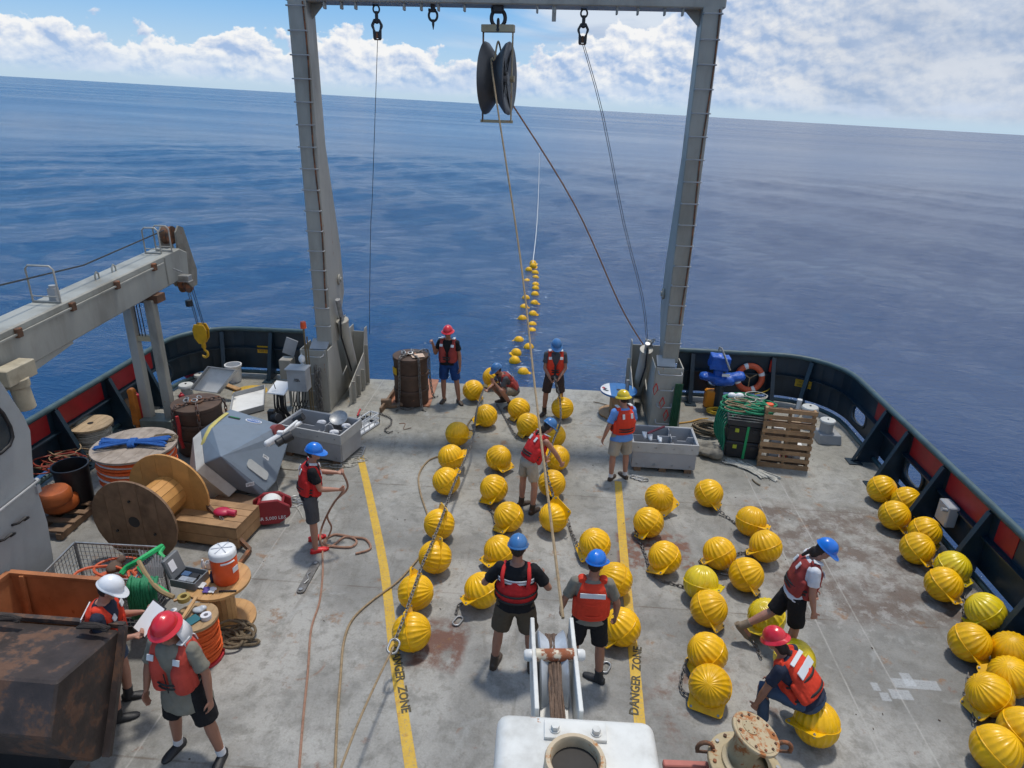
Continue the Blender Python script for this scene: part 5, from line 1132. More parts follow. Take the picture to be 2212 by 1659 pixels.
for k in range(3):
    q=MB();q.tube([M@V((.30*math.cos(t),.30*math.sin(t),.24+.04*k+.03*math.sin(t))) for t in[2*pi*i/30 for i in range(30)]],.022,6,closed=True);q.build('rope_turn',mat('dark_green_rope',(.01,.045,.03),.8,var=.3,bump=.6,bs=100),rl)
for k in range(3):
    t=2*pi*k/3+.5;q=MB();q.cyl(M@V((.33*math.cos(t),.33*math.sin(t),-.02)),M@V((.33*math.cos(t),.33*math.sin(t),.0)),.018,n=8);q.build('tie_bolt',BLACK,rl)
pail(tuple(PZ(172,1090,0.02)),.22,.25,.72,BLACK,'tall black plastic tub between the cab and the striped reel','tub',False,name='tub')
# orange fenders on a pallet
c=PZ(105,1128,0);r=thing('pallet','old wooden pallet under the rusty orange drums at the left','pallet',(c.x,c.y,0))
for i in range(4):
    m=MB();m.box((c.x+.05,c.y-.35+i*.24,.13),(1.0,.10,.025));m.build('board',WOODD,r)
for i in range(3):
    m=MB();m.box((c.x-.38+i*.43,c.y,.06),(.08,.85,.1));m.build('bearer',WOODD,r)
for k,(u,v,z,R_) in enumerate(((118,1072,.40,.23),(130,1085,.17,.25))):
    p=PZ(u,v,z+.1);m=MB();m.lathe([(0,0),(R_*.8,0),(R_,.05),(R_,.17),(R_*.85,.22),(R_*.5,.2),(0,.2)],TR((p.x,p.y,z),0),26)
    single(m,'flange_drum',mat('rusty_orange_paint',(.42,.10,.02),.6,rust=.3,var=.2,grime=.4),('upper' if k==0 else 'lower')+' rusty orange round drum stacked behind the black tub','drum','rusty orange drums',bevel=.005)
coil(PZ(118,1035,.0)+V((.1,0,.18)),.34,7,.012,mat('red_brown_hose',(.30,.05,.03),.6,var=.3),'hose_pile','pile of red and tan hoses and lines beside the black tub','hose',11,.25,.7,.5)
coil(PZ(132,1025,.0)+V((.1,0,.16)),.30,5,.010,ROPET,'line_pile','loose tan lines lying over the red hoses at the left','rope',13,.28,.8,.6)
c=PZ(92,990,0);m=MB();m.box((c.x-.1,c.y,.42),(.22,.2,.5));m.cyl((c.x-.1,c.y,.67),(c.x-.1,c.y,.72),.09,n=12);m.cyl((c.x+.0,c.y-.05,.6),(c.x+.08,c.y-.05,.6),.03);single(m,'vent_box',GREY2,'small grey vent box on the port bulwark behind the cab','vent',bevel=.015)
# long timber crate behind the small reel
def timber_crate(A,Bp,Cp,h,label,mt,lid=True,boards=4,name='wooden_crate'):
    """open or lidded crate: corner A, along to Bp, across to Cp"""
    A,Bp,Cp=V(A),V(Bp),V(Cp);x=(Bp-A);y=(Cp-A);L,Wd=x.length,y.length;x.normalize();y=(y-x*y.dot(x)).normalized();M=Matrix((x,y,V((0,0,1)))).transposed();r=thing(name,label,'crate',A+x*L/2+y*Wd/2)
    n=2
    for k in range(n):
        z=h*(k+.5)/n
        for s,yy in((0,.015),(1,Wd-.015)):
            q=MB();q.box(A+x*L/2+y*yy+V((0,0,z+.05)),(L,.025,h/n-.008),M);q.build('side_board',mt,r)
        for xx in(.013,L-.013):
            q=MB();q.box(A+x*xx+y*Wd/2+V((0,0,z+.05)),(.025,Wd-.06,h/n-.008),M);q.build('end_board',mt,r)
    q=MB();q.box(A+x*L/2+y*Wd/2+V((0,0,.065)),(L-.06,Wd-.07,.02),M);q.build('floor_board',mt,r)
    for xx in(.1,L-.1):
        q=MB();q.box(A+x*xx+y*Wd/2+V((0,0,.025)),(.09,Wd,.05),M);q.build('skid',WOODD,r)
    if lid:
        for k in range(boards):
            q=MB();q.box(A+x*L/2+y*(Wd*(k+.5)/boards)+V((0,0,h+.065)),(L,Wd/boards-.01,.022),M);q.build('lid_board',mt,r)
    return r,M
timber_crate(PZ(262,925,0),PZ(325,860,0),PZ(240,905,0),.36,'long weathered timber box by the port bulwark behind the crane rest',WOODD)
cr,_M=timber_crate(PZ(517,1192),PZ(380,1172),PZ(553,1138),.32,'pale wooden crate with boarded top between the big reel and the red weight',mat('pine_crate_wood',(.36,.21,.10),.65,var=.2,grime=.4,vs=6,bump=.2),lid=True)
m=MB();m.beam(PZ(440,1085,.50),PZ(540,1188,.06),.05,.07);m.beam(PZ(540,1188,.06),PZ(482,1265,.03),.05,.06);single(m,'steel_cradle_bar',RUST,'rusty angle bar leaning from the big reel down to the deck by the crate','bar')
p=PZ(480,1105,.45);m=MB();m.ell(p,(.13,.10,.05));m.cyl(p+V((.08,0,.0)),p+V((.20,0,-.02)),.05);single(m,'red_buoy_head',mat('crimson_plastic',(.45,.015,.06),.45,var=.1),'small crimson rounded cap lying on the pale crate','cap')
chain([p+V((.02,-.1,-.02)),PZ(495,1150,.25),PZ(490,1195,.05)],'short chain hanging off the pale wooden crate')
# dark trestle under the grey instrument hull
m=MB();m.box(PZ(520,1095,.13),(1.0,.5,.12),Matrix.Rotation(-.25,3,'Z'));single(m,'cradle_beam',WOODD,'dark timber cradle under the grey faceted instrument hull','cradle',bevel=.01)
def instrument():
    pts=[(497,884,1.02),(457,918,1.12),(433,930,1.0),(441,1001,.82),(477,986,1.02),(519,1045,.42),(512,1058,.30),(568,1074,.16),(573,1061,.24),(597,1038,.26),(622,958,.55),(613,921,.72),(588,912,.86),(590,926,.86),(585,945,.80),(540,1010,.12),(450,985,.10),(520,905,.2),(470,930,.12),(600,970,.15)]
    P=[PZ(u,v,z) for u,v,z in pts];c=PZ(520,1070,0)
    r=thing('instrument_hull','grey faceted instrument hull with a white nose camera and two SP01 plates','instrument',(c.x,c.y,.2))
    bm=bmesh.new()
    for p in P: bm.verts.new(p)
    bmesh.ops.convex_hull(bm,input=bm.verts);bmesh.ops.dissolve_limit(bm,angle_limit=math.radians(7),verts=bm.verts,edges=bm.edges)
    vs=[v.co.copy() for v in bm.verts];ix={v:i for i,v in enumerate(bm.verts)};fs=[[ix[v] for v in f.verts] for f in bm.faces if len(f.verts)>2];used=set(i for f in fs for i in f);bm.free()
    hm=mat('hull_grey_paint',(.155,.19,.235),.42,var=.05,grime=.15)
    m=MB();m.add(vs,fs);h=m.build('hull',hm,r,bevel=.018,seg=2)
    # white tail slab behind the hull
    tp=[PZ(433,930,1.0),PZ(441,1001,.82),PZ(512,1058,.30),PZ(470,1060,.10),PZ(425,1000,.45)];off=(PZ(418,944,.92)-PZ(433,930,1.0))
    bm=bmesh.new()
    for p in tp:
        bm.verts.new(p);bm.verts.new(p+off*1.1)
    bmesh.ops.convex_hull(bm,input=bm.verts);bm.verts.index_update();vs=[v.co.copy() for v in bm.verts];ix={v:i for i,v in enumerate(bm.verts)};fs=[[ix[v] for v in f.verts] for f in bm.faces];bm.free()
    MB().add(vs,fs).build('tail_slab',mat('off_white_panel',(.50,.49,.46),.5,var=.06,grime=.3),r,bevel=.01)
    bpy.context.view_layer.update()
    X_=PZ(600,1000,.5)-PZ(520,1000,.5)
    wp=mat('label_white',(.62,.64,.66),.5,var=.02)
    for u,v,tl in((574,988,-.2),(540,1046,-.25)):
        q=decal(h,u,v,.125,.062,wp,X_+V((0,.1*0,0)),'label_plate',parent=r)
        if q: M=q[1].copy();M=M@Matrix.Translation((0,0,.004));text('SP01',.055,M,BLACK,q[0],'lettering',.0006)
    q=decal(h,556,1015,.17,.44,mat('hatch_grey',(.40,.41,.40),.5,var=.05,grime=.2),X_+V((0,-.9,0)),'hatch_cover',.008,.016,parent=r,shape='round2')
    q=decal(h,548,910,.27,.17,WHITEP,X_,'round_badge',.004,.004,parent=r,shape='round')
    if q:
        M=q[1];e=MB();e.prism([(.118*math.cos(a),.07*math.sin(a)) for a in[2*pi*k/28 for k in range(28)]],.003,M@Matrix.Translation((0,0,.002)));e.build('badge_field',mat('badge_blue',(.07,.13,.32),.4),q[0])
        text('NOAA',.07,M@Matrix.Translation((0,0,.0065)),WHITEP,q[0],'lettering',.0006)
    q=decal(h,506,903,.20,.075,BLACK,X_,'slot_window',.004,.006,parent=r,shape='round2')
    if q:
        for k in range(5):
            e=MB();e.tube([q[1]@V((-.07+k*.03,-.01*(k%2),.006)),q[1]@V((-.05+k*.03,.015,.01)),q[1]@V((-.04+k*.03,-.012,.006))],.006,5);e.build('green_lashing',mat('bright_green_cord',(.01,.30,.10),.6),q[0])
    ym=mat('pale_yellow_webbing',(.50,.43,.13),.7,var=.1)
    S=[];
    for u,v in((503,884),(490,893),(478,902),(466,912),(457,921),(448,938),(441,955),(434,972),(431,990)):
        q=hit([h],u,v)
        if q:S.append(q[0]+q[1]*.006)
    m=MB();m.tube(S+[PZ(425,1010,.55)],.012,6,flat=3.2,up=X_.normalized());m.build('webbing_strap',ym,r)
    n0=PZ(602,932,.80);ax=(PZ(625,925,.82)-n0).normalized();ax=(V((.9,-.35,.30))).normalized()
    m=MB();m.cyl(n0-ax*.10,n0+ax*.035,.125,n=24);m.build('nose_disc',mat('dull_red_paint',(.25,.055,.05),.55,var=.1),r)
    a0,a1=PZ(578,958,.88),PZ(612,938,.98);m=MB();m.cyl(a0,a1,.058,n=18);m.ell(a0,(.058,.058,.058));m.build('white_housing',WHITEP,r)
    a2=PZ(646,906,1.05);m=MB();m.cyl(PZ(606,939,1.0),a2,.024,n=12);m.box(PZ(606,937,1.0),(.10,.07,.10));m.build('white_arm',WHITEP,r,bevel=.008)
    m=MB();d=(PZ(650,912,1.02)-PZ(615,934,.94)).normalized();m.cyl(PZ(615,934,.94),PZ(650,912,1.02),.035,n=12);m.build('lower_tube',WHITEP,r)
    m=MB();m.cyl(PZ(612,950,1.03),PZ(630,940,1.07),.078,n=20);m.cyl(PZ(598,958,1.0),PZ(613,949,1.03),.065,n=20);m.build('camera_lens',BLACK,r)
    m=MB();m.cyl(a2-V((.08,0,.03)),a2+V((.08,0.0,.06)),.06,n=16);m.build('tip_sensor',BLACK,r)
instrument()
def red_weight():
    c=PZ(586,1098,.21);ax=V((.30,-.92,.16)).normalized();M=frame(ax,(1,.33,0),c);r=thing('red_weight','dark red octagonal cast weight marked in white lettering, beside the wooden crate','weight',(c.x,c.y,.0))
    rm=mat('dark_red_paint',(.25,.012,.018),.45,var=.12,grime=.35)
    for z in(-.22,.12):
        m=MB();m.prism([(.31*math.cos(a),.205*math.sin(a)) for a in[2*pi*(k+.5)/8 for k in range(8)]],.06,M@Matrix.Translation((0,0,z)));m.build('end_plate',rm,r,bevel=.012)
    m=MB();m.cyl(M@V((0,.02,-.165)),M@V((0,.02,.115)),.165,n=24);m.build('white_core',WHITE,r)
    for k in range(4):
        a=2*pi*(k+.5)/4;m=MB();m.cyl(M@V((.25*math.cos(a),.15*math.sin(a),-.17)),M@V((.25*math.cos(a),.15*math.sin(a),.12)),.022,n=8);m.build('tie_rod',rm,r)
    q=text('2BR 5,000 LBS',.075,M@Matrix.Translation((0,-.09,.182)),WHITEP,r,'lettering',.001)
red_weight()
# rusty wheel stacks lashed with chain
WHEEL=mat('brown_cast_wheel',(.085,.050,.034),.75,var=.3,vs=4,rust=.2,rcol=(.14,.06,.03),bump=.3,bs=25,grime=.4)
def wheel_stack(c,R,h,n,label,seed):
    r=thing('anchor_weight',label,'anchor',(c.x,c.y,0));x,y=c.x,c.y;hh=h/n
    for k in range(n):
        m=MB();z=.02+k*hh;m.lathe([(0,0),(R*.93,0),(R*.96,.02),(R*.96,hh*.72),(R,hh*.76),(R,hh-.012),(R*.94,hh-.004),(0,hh-.004)],TR((x,y,z)),36);m.build('cast_wheel',WHEEL,r,bevel=.004)
    z=.02+h;m=MB();m.cyl((x,y,z),(x,y,z+.03),R*.30,n=20);m.build('hub',RUST,r)
    q=MB();q.box((0,0,0),(.22,.17,.004));M=Matrix.Rotation(0,4,'Z')
    return r
c1=PZ(440,968,0);wheel_stack(c1,.43,.92,3,'stack of rusty wheels lashed with chain, left of the crane rest pallet lids',1)
c2=PZ(890,868,0);ws=wheel_stack(c2,.375,1.08,3,'tall rusty wheel stack chained down on the orange sheet at the stern',2)
lb=mat('orange_white_label',(.62,.20,.04),.6,var=.5,vs=9);m=MB()
for a0,a1,z0,z1,R_,nm in((200,232,.72,.88,.385,'label'),):
    vs=[]
    for i in range(9):
        a=math.radians(a0+(a1-a0)*i/8)
        for z in(z0,z1): vs.append(V((c2.x+R_*math.cos(a),c2.y+R_*math.sin(a),z)))
    m.add(vs,[(2*i,2*i+2,2*i+3,2*i+1) for i in range(8)],True)
o=m.build('label',SIGNY,ws)
m=MB();m.box((c2.x+.18,c2.y-.12,1.125),(.26,.22,.006),Matrix.Rotation(.4,3,'Z'));m.build('top_label',mat('faded_label',(.55,.40,.30),.7,var=.4,vs=12),ws)
def lash(c,R,h,seed,label,mt):
    for k in range(3):
        a=math.radians((-120,-60,25)[k]+seed*7);d=V((math.cos(a),math.sin(a),0));b=V((c.x,c.y,0));p=V((-d.y,d.x,0))*(.03)
        chain([b+V((0,0,h+.06)),b+d*R*.5+V((0,0,h+.05)),b+d*(R+.02)+V((0,0,h+.02)),b+d*(R+.05)+V((0,0,h*.5)),b+d*(R+.12)+V((0,0,.06)),b+d*(R+.25)+p+V((0,0,.02))],label+(', front-left fall',', front-right fall',', side fall')[k],mt,1.25)
lash(c1,.43,.92,0,'lashing chain over the left rusty wheel stack',RCHAIN);lash(c2,.375,1.08,1,'lashing chain over the stern rusty wheel stack',CHAIN)
for c,h,lab in((c1,.97,'left'),(c2,1.13,'stern')):
    rn=random.Random(4)
    m=MB()
    for k in range(5):
        p=V((c.x-.05+rn.uniform(-.12,.12),c.y+rn.uniform(-.12,.12),h+.03));M=TR(p,rn.uniform(0,6),rn.uniform(-1,1));m.tube([M@V((.05*math.cos(a),.035*math.sin(a),0)) for a in[2*pi*i/12 for i in range(12)]],.012,6,closed=True)
    single(m,'shackle_cluster',STEEL,'cluster of bright shackles on top of the %s rusty wheel stack'%lab,'shackles',kind='stuff' if False else None) if False else single(m,'shackle_cluster',STEEL,'cluster of bright shackles on top of the %s rusty wheel stack'%lab,'shackles')
for u,v,z in((388,935,.55),(498,930,.5)):
    p=PZ(u,v,z);m=MB();m.tube([p+V((0,0,.32)),p+V((.01,0,.1)),p+V((-.01,.0,-.1)),p+V((.02,0,-.3))],[.03,.035,.035,.03],7);single(m,'chain_sleeve',mat('red_canvas',(.35,.02,.02),.7,var=.2),'red canvas sleeve on the chain %s of the left wheel stack'%('left' if u<440 else 'right'),'sleeve','red chain sleeves')
# plywood under the stern wheel stack, bracket and loose chain
A=PZ(835,872),PZ(928,880),PZ(948,822),PZ(872,815);m=MB();zz=.004
m.add([V((p.x,p.y,z)) for z in(zz,.022) for p in A],[(3,2,1,0),(4,5,6,7),(0,1,5,4),(1,2,6,5),(2,3,7,6),(3,0,4,7)]);single(m,'plywood_sheet',mat('orange_brown_plywood',(.36,.15,.08),.7,var=.2,grime=.4),'orange-brown plywood sheet under the stern wheel stack','sheet')
m=MB();m.beam(PZ(822,888,.05),PZ(872,818,.12),.05,.14);single(m,'timber_batten',WOODD,'long weathered batten along the left edge of the orange plywood sheet','batten',bevel=.006)
m=MB();p=PZ(835,880,.0);m.box(p+V((0,0,.10)),(.22,.10,.18),Matrix.Rotation(.2,3,'Z'));m.box(p+V((.16,.03,.04)),(.25,.13,.06),Matrix.Rotation(.3,3,'Z'));m.cyl(p+V((.22,.02,.06)),p+V((.34,.06,.07)),.05,n=10);single(m,'wood_blocks',WOODD,'scrap wooden chocks on deck left of the plywood sheet','chock',bevel=.006)
chain([p+V((.28,0,.02)),PZ(882,885,.02),PZ(905,872,.02),PZ(925,862,.03)],'chain lying along the front of the orange plywood sheet')
chain(Z((818,892,.02),(832,898,.02),(845,905,.02),(843,918,.02),(832,928,.02),(838,934,.02),(850,931,.03)),'loose s-shaped chain on deck below the plywood sheet')
# ---------------------------------------------------------------- port quarter small things
pail(tuple(PZ(413,812,.0)),.145,.175,.40,REDPL,'red plastic bucket in the port stern corner')
pail(tuple(PZ(508,822,.0)),.145,.175,.40,WHITEP,'white plastic bucket standing near the stern bulwark')
def mushroom(u,v,R_,h,label,mt=GREY2,lidm=None,ped=True):
    c=PZ(u,v,h);m=MB();r=thing('vent',label,'vent',(c.x,c.y,0))
    m.cyl((c.x,c.y,0),(c.x,c.y,h-.03),R_*.72,n=20);m.build('trunk',mt,r);m=MB();m.lathe([(0,h),(R_*.9,h-.01),(R_,h-.035),(R_,h-.07),(R_*.8,h-.075),(0,h-.075)],TR((c.x,c.y,0)),28);m.build('lid',lidm or mat('pale_lid_paint',(.55,.56,.54),.45,var=.05,grime=.2),r)
    m=MB();m.cyl((c.x,c.y,h),(c.x,c.y,h+.015),.02,n=8);m.build('nut',BLACK,r);return c
mushroom(431,807,.13,.2,'pale round vent lid next to the red bucket');mushroom(401,829,.16,.25,'larger pale round vent lid left of the tilted tray')
def tray(A,B_,C_,h,label,tilt=None):
    A,B_,C_=V(A),V(B_),V(C_);x=B_-A;y=C_-A;L,W_=x.length,y.length;x.normalize();y.normalize();z=x.cross(y).normalized();z=z if z.z>0 else -z;r=thing('tray',label,'tray',A)
    M=Matrix((x,y,z)).transposed();m=MB();m.box(A+x*L/2+y*W_/2+z*.01,(L,W_,.012),M);m.build('bottom',WHITE,r)
    for a,d,l in((A+x*L/2,x,L),(A+x*L/2+y*W_,x,L),(A+y*W_/2,y,W_),(A+y*W_/2+x*L,y,W_)):
        m=MB();m.beam(a+z*h/2-d*l/2,a+z*h/2+d*l/2,.018,h,up=z);m.build('side',GREY2,r)
tray(PZ(497,905,.02),PZ(570,885,.02),PZ(505,858,.02),.11,'white shallow metal tray lying on deck behind the grey instrument')
tray(PZ(417,842,.15),PZ(475,850,.15),PZ(455,793,.62),.10,'white shallow metal tray propped up at a slant behind the chained wheels')
m=MB();p=PZ(500,838,.02);m.box(p+V((0,0,.03)),(.55,.12,.03),Matrix.Rotation(-.5,3,'Z'));single(m,'plank_piece',WOOD,'short orange-brown plank on deck by the white bucket','plank')
# winch control console, box and mast by the left pedestal
c=PZ(605,838,.75);r=thing('cable_console','white tilted console plate on a bundle of black cables','console',(c.x,c.y,0))
m=MB();m.box(c+V((0,.0,.0)),(.36,.42,.03),Matrix.Rotation(.25,3,'X')@Matrix.Rotation(-.1,3,'Z'));m.build('console_plate',WHITEP,r,bevel=.01)
m=MB();m.cyl((c.x,c.y,0),(c.x,c.y,.72),.04);m.build('stand',DARK,r)
for k in range(9):
    rn=random.Random(k);a=c+V((-.12+.03*k,-.05+rn.uniform(-.06,.06),-.03));m=MB();m.tube(smooth_path([a,a+V((rn.uniform(-.03,.03),-.08,-.35)),V((a.x+.07,a.y-.02,.2)),V((a.x+.13,a.y,.02))],4),.016,6);m.build('cable',BLACK,r)
m=MB();m.tube([c+V((-.05,-.1,.02)),c+V((-.07,-.1,.12)),c+V((-.10,-.08,.18))],.008,5);m.build('lever',BLACK,r)
c=PZ(648,838,.75);r=thing('control_box','grey metal control box with a dark emblem on looped cables, by the left pedestal','control box',(c.x,c.y,0))
m=MB();m.box((c.x,c.y,.95),(.38,.26,.46));b_=m.build('case',GREY2,r,bevel=.012);m=MB();m.box((c.x,c.y-.02,1.19),(.42,.32,.02));m.build('lid',GREY2,r)
m=MB()
for k in range(3): m.tube([(c.x-.05+.035*k,c.y-.135,.94),(c.x-.03+.03*k,c.y-.135,1.0),(c.x+.0+.03*k,c.y-.135,.94)],.006,5)
m.build('emblem',BLACK,b_,kind='stuff')
m=MB();m.cyl((c.x-.05,c.y,0),(c.x-.05,c.y,.74),.03);m.build('stand',GREY,r)
for k in range(5):
    m=MB();x0=c.x-.12+.06*k;m.tube(smooth_path([(x0,c.y,.72),(x0-.02,c.y-.04,.45),(x0+.10,c.y-.10,.2),(x0+.03,c.y-.12,.1),(x0-.06,c.y-.05,.25),(x0+.02,c.y,.5)],5),.011,6);m.build('cable',BLACK,r)
c=PZ(622,800,.8);r=thing('switch_box','beige box with its lid open, behind the cable console','box',(c.x,c.y,0))
m=MB();m.box((c.x,c.y,.86),(.25,.25,.42));m.build('case',mat('beige_case',(.30,.27,.22),.5,var=.1),r,bevel=.01);m=MB();m.box((c.x+.05,c.y+.12,1.28),(.25,.02,.36),Matrix.Rotation(.35,3,'Y'));m.build('lid',GREY2,r);m=MB();m.cyl((c.x,c.y,0),(c.x,c.y,.66),.03);m.build('stand',GREY,r)
c=PZ(658,822,.9);r=thing('beacon_mast','slim mast with an orange beacon and two white floats beside the pedestal','beacon',(c.x,c.y+.2,0))
x,y=c.x,c.y+.2;m=MB();m.cyl((x,y,0),(x,y,1.92),.02,n=8);m.cyl((x+.05,y,0),(x+.05,y,1.75),.015,n=8);m.build('pole',mat('brass_pole',(.18,.14,.08),.5,metal=.4),r)
m=MB();m.cyl((x,y,1.92),(x,y,2.05),.06,.05,16);m.build('beacon_lamp',ORANGE,r)
for z in(1.12,1.30): m=MB();m.ell((x-.07,y-.06,z),(.065,.065,.085));m.build('white_float',WHITEP,r)
for dx,z0 in((.16,1.05),(.20,.9),(.25,1.0),(.22,.6)):
    chain([V((-4.98+dx,12.60,z0)),V((-4.99+dx,12.55,z0-.45)),V((-4.97+dx,12.52,max(.05,z0-.95)))],'grey chain hanging down the front of the left pedestal, '+{.16:'leftmost strand',.20:'short middle strand',.25:'rightmost strand',.22:'lowest strand'}[dx],CHAIN,1.5)
# ---------------------------------------------------------------- grey lidless bins with dividers
def dp(u,v,z): q=PZ(u,v,z);return V((q.x,q.y,0))
def divided_bin(A,B_,C_,h,label,contents):
    A,B_,C_=V(A),V(B_),V(C_);x=B_-A;y=C_-A;L,W_=x.length,y.length;x.normalize();y=(y-x*y.dot(x)).normalized();M=Matrix((x,y,V((0,0,1)))).transposed();r=thing('divided_bin',label,'bin',A+x*L/2+y*W_/2)
    g2=mat('grey_bin_plastic',(.34,.345,.36),.5,var=.06,grime=.3,vs=3);z0=.08
    def wall(a,d,l,nm,zb_=z0,zt_=h,th=.025): m=MB();m.beam(a+V((0,0,(zb_+zt_)/2))-d*l/2,a+V((0,0,(zb_+zt_)/2))+d*l/2,th,zt_-zb_,up=(0,0,1));return m.build(nm,g2,r,bevel=.004)
    wall(A+x*L/2,x,L,'side_wall');wall(A+x*L/2+y*W_,x,L,'side_wall');wall(A+y*W_/2,y,W_-.03,'end_wall');wall(A+y*W_/2+x*L,y,W_-.03,'end_wall')
    m=MB();m.box(A+x*L/2+y*W_/2+V((0,0,h*.45)),(L-.03,W_-.03,.02),M);m.build('floor',g2,r)
    # rim collar and corner frame
    for a,d,l in((A+x*L/2-y*.016,x,L+.06),(A+x*L/2+y*(W_+.016),x,L+.06),(A+y*W_/2-x*.016,y,W_),(A+y*W_/2+x*(L+.016),y,W_)):
        m=MB();m.beam(a+V((0,0,h-.09))-d*l/2,a+V((0,0,h-.09))+d*l/2,.02,.19,up=(0,0,1));m.build('rim_board',mat('pale_rim_plastic',(.43,.43,.42),.5,var=.05,grime=.3),r,bevel=.003)
    for s in(.10,.5,.9):
        m=MB();m.box(A+x*L*s+y*W_/2+V((0,0,.04)),(.12,W_,.08),M);m.build('foot',WOODD,r)
    for s in range(4):
        for z in (h-.09,.15):
            m=MB();m.cyl(A+x*L*(.08+.28*s)-y*.02+V((0,0,z)),A+x*L*(.08+.28*s)-y*.036+V((0,0,z)),.013,n=8);m.build('bolt',STEEL,r)
    # dividers with a dipped top edge
    def div(a,d,l):
        Q=[(-l/2,h*.46),(l/2,h*.46),(l/2,h-.02),(l*.25,h-.02),(l*.18,h-.10),(-l*.18,h-.10),(-l*.25,h-.02),(-l/2,h-.02)];m=MB();m.prism(Q,.015,mk(d,V((0,0,1)),a));m.build('divider',g2,r)
    div(A+x*L*.30+y*W_*.5,x,L*.6-.02);div(A+x*L*.8+y*W_*.5,x,L*.4-.02);div(A+x*L*.62+y*W_*.25,y,W_*.5-.02);div(A+x*L*.62+y*W_*.75,y,W_*.5-.02)
    return r,A,x,y,L,W_
r,A,x,y,L,W_=divided_bin(dp(1369,954,.58),dp(1507,962,.58),dp(1366,918,.58),.58,'grey bin with dividers holding gloves, right of the man in the yellow helmet',None)
for s,t,k in((.22,.62,0),(.30,.5,1),(.45,.42,2)):
    p=A+x*L*s+y*W_*t+V((0,0,.50));m=MB()
    for q in range(4): m.cap(p+V((.02*q-.03,0,.0)),p+V((.025*q-.04,.06,.05)),.012,.010,8)
    m.cap(p,p+V((0,-.06,0)),.035,.03);o=vox(m,'glove',WHITEP,None,.008,1);lab=['white work glove on the left in the right bin','white glove in the middle of the right bin','white glove hooked over the divider of the right bin'][k];tag(o,lab,'glove','white gloves in the right bin')
rope('red_strap',[A+x*L*.25+y*W_*.5+V((0,0,.59)),A+x*L*.4+y*W_*.7+V((0,0,.61)),A+x*L*.55+y*W_*.95+V((0,0,.60))],.022,mat('purple_red_strap',(.16,.03,.05),.7),'purple-red strap lying across the right bin','strap')
r,A,x,y,L,W_=divided_bin(dp(604,916,.62),dp(734,940,.62),dp(620,882,.62),.62,'grey bin with dividers holding white rags, below the left pedestal',None)
for k,(s,t) in enumerate(((.45,.7),(.85,.75),(.80,.3))):
    p=A+x*L*s+y*W_*t+V((0,0,.54));m=MB();m.ell(p,(.09,.07,.04));m.ell(p+V((.05,-.05,.02)),(.06,.05,.05));m.cap(p+V((0,-.05,.02)),p+V((.03,-.14,-.03)),.03,.025);o=vox(m,'rag',C_WHITE,None,.012,1);tag(o,'white rag in the left bin, '+['at the middle back','at the right back','hanging over the front divider'][k],'rag','white rags in the left bin')
p=A+x*L*.68+y*W_*.9+V((0,0,.60));m=MB();m.lathe([(0,0),(.12,.0),(.17,.03),(.165,.035),(.115,.008),(0,.008)],TR(p,0,.5),24);single(m,'steel_bowl',STEEL,'round steel bowl resting on the back edge of the left bin','bowl')
c=PZ(592,905,.45);m=MB();m.cyl(c,c+V((.12,-.05,.05)),.11,.09);m.box(c+V((-.06,.05,.02)),(.12,.12,.28));single(m,'camera_housing',BLACK,'black cylindrical housing at the left end of the left bin','housing',bevel=.01)
def crate_open(A,B_,C_,h,mt,label,name='crate'):
    A,B_,C_=V(A),V(B_),V(C_);x=B_-A;y=C_-A;L,W_=x.length,y.length;x.normalize();y=(y-x*y.dot(x)).normalized();r=thing(name,label,'crate',A)
    for a,d,l in((A,x,L),(A+y*W_,x,L),(A,y,W_),(A+x*L,y,W_)):
        for z in(.03,h*.5,h-.02): m=MB();m.beam(a+V((0,0,z)),a+d*l+V((0,0,z)),.012,.03,up=(0,0,1));m.build('slat',mt,r)
        for k in range(5): m=MB();m.beam(a+d*l*k/4+V((0,0,.01)),a+d*l*k/4+V((0,0,h)),.014,.014,up=(1,0,0));m.build('upright',mt,r)
    m=MB();m.box(A+x*L/2+y*W_/2+V((0,0,.02)),(L,W_,.01),Matrix((x,y,V((0,0,1)))).transposed());m.build('floor',mt,r);return r
crate_open(PZ(757,940),PZ(776,945),PZ(765,908),.26,WHITEP,'small white plastic slotted crate right of the left bin')
rn=random.Random(9)
p0=PZ(745,935,.35);m=MB()
for k in range(7):
    p=p0+V((rn.uniform(-.10,.10),rn.uniform(-.12,.12),rn.uniform(-.25,.15)));M=TR(p,rn.uniform(0,6),rn.uniform(0,3),rn.uniform(0,3));m.tube([M@V((.06*math.cos(a),.04*math.sin(a),0)) for a in[2*pi*i/12 for i in range(12)]],.013,6,closed=True)
single(m,'brass_shackles',mat('brass',(.38,.25,.08),.4,metal=.6,var=.3),'bunch of brass shackles hanging on the right side of the left bin','shackles')
m=MB();A_=PZ(748,988,.03);B2=PZ(782,985,.03);D_=PZ(756,968,.03)
r=thing('steel_grating','bright slotted steel grating on deck near the left yellow line','grating',A_)
for k in range(6):
    q=MB();f_=k/5;q.beam(A_+(D_-A_)*f_,B2+(D_-A_)*f_,.022,.03);q.build('bar',STEEL,r)
for f_ in(0,1): q=MB();q.beam(A_+(B2-A_)*f_,D_+(B2-A_)*f_,.02,.03);q.build('side_bar',STEEL,r)
for k,(u,v,s_,lab) in enumerate(((700,1012,.2,'tangle of grey cord below the left bin'),(742,1005,.13,'tangle of pale cord and clips at the top of the left yellow line'),(765,995,.13,'thin pale rope ends by the steel grating'),(650,1085,.16,'loose coil of thin wire right of the red weight'))):
    coil(PZ(u,v,0),s_,5,.007,(ROPEK,ROPEW,ROPEW,STEEL)[k],'cord_tangle',lab,'cord',20+k,.01,.5,.9)
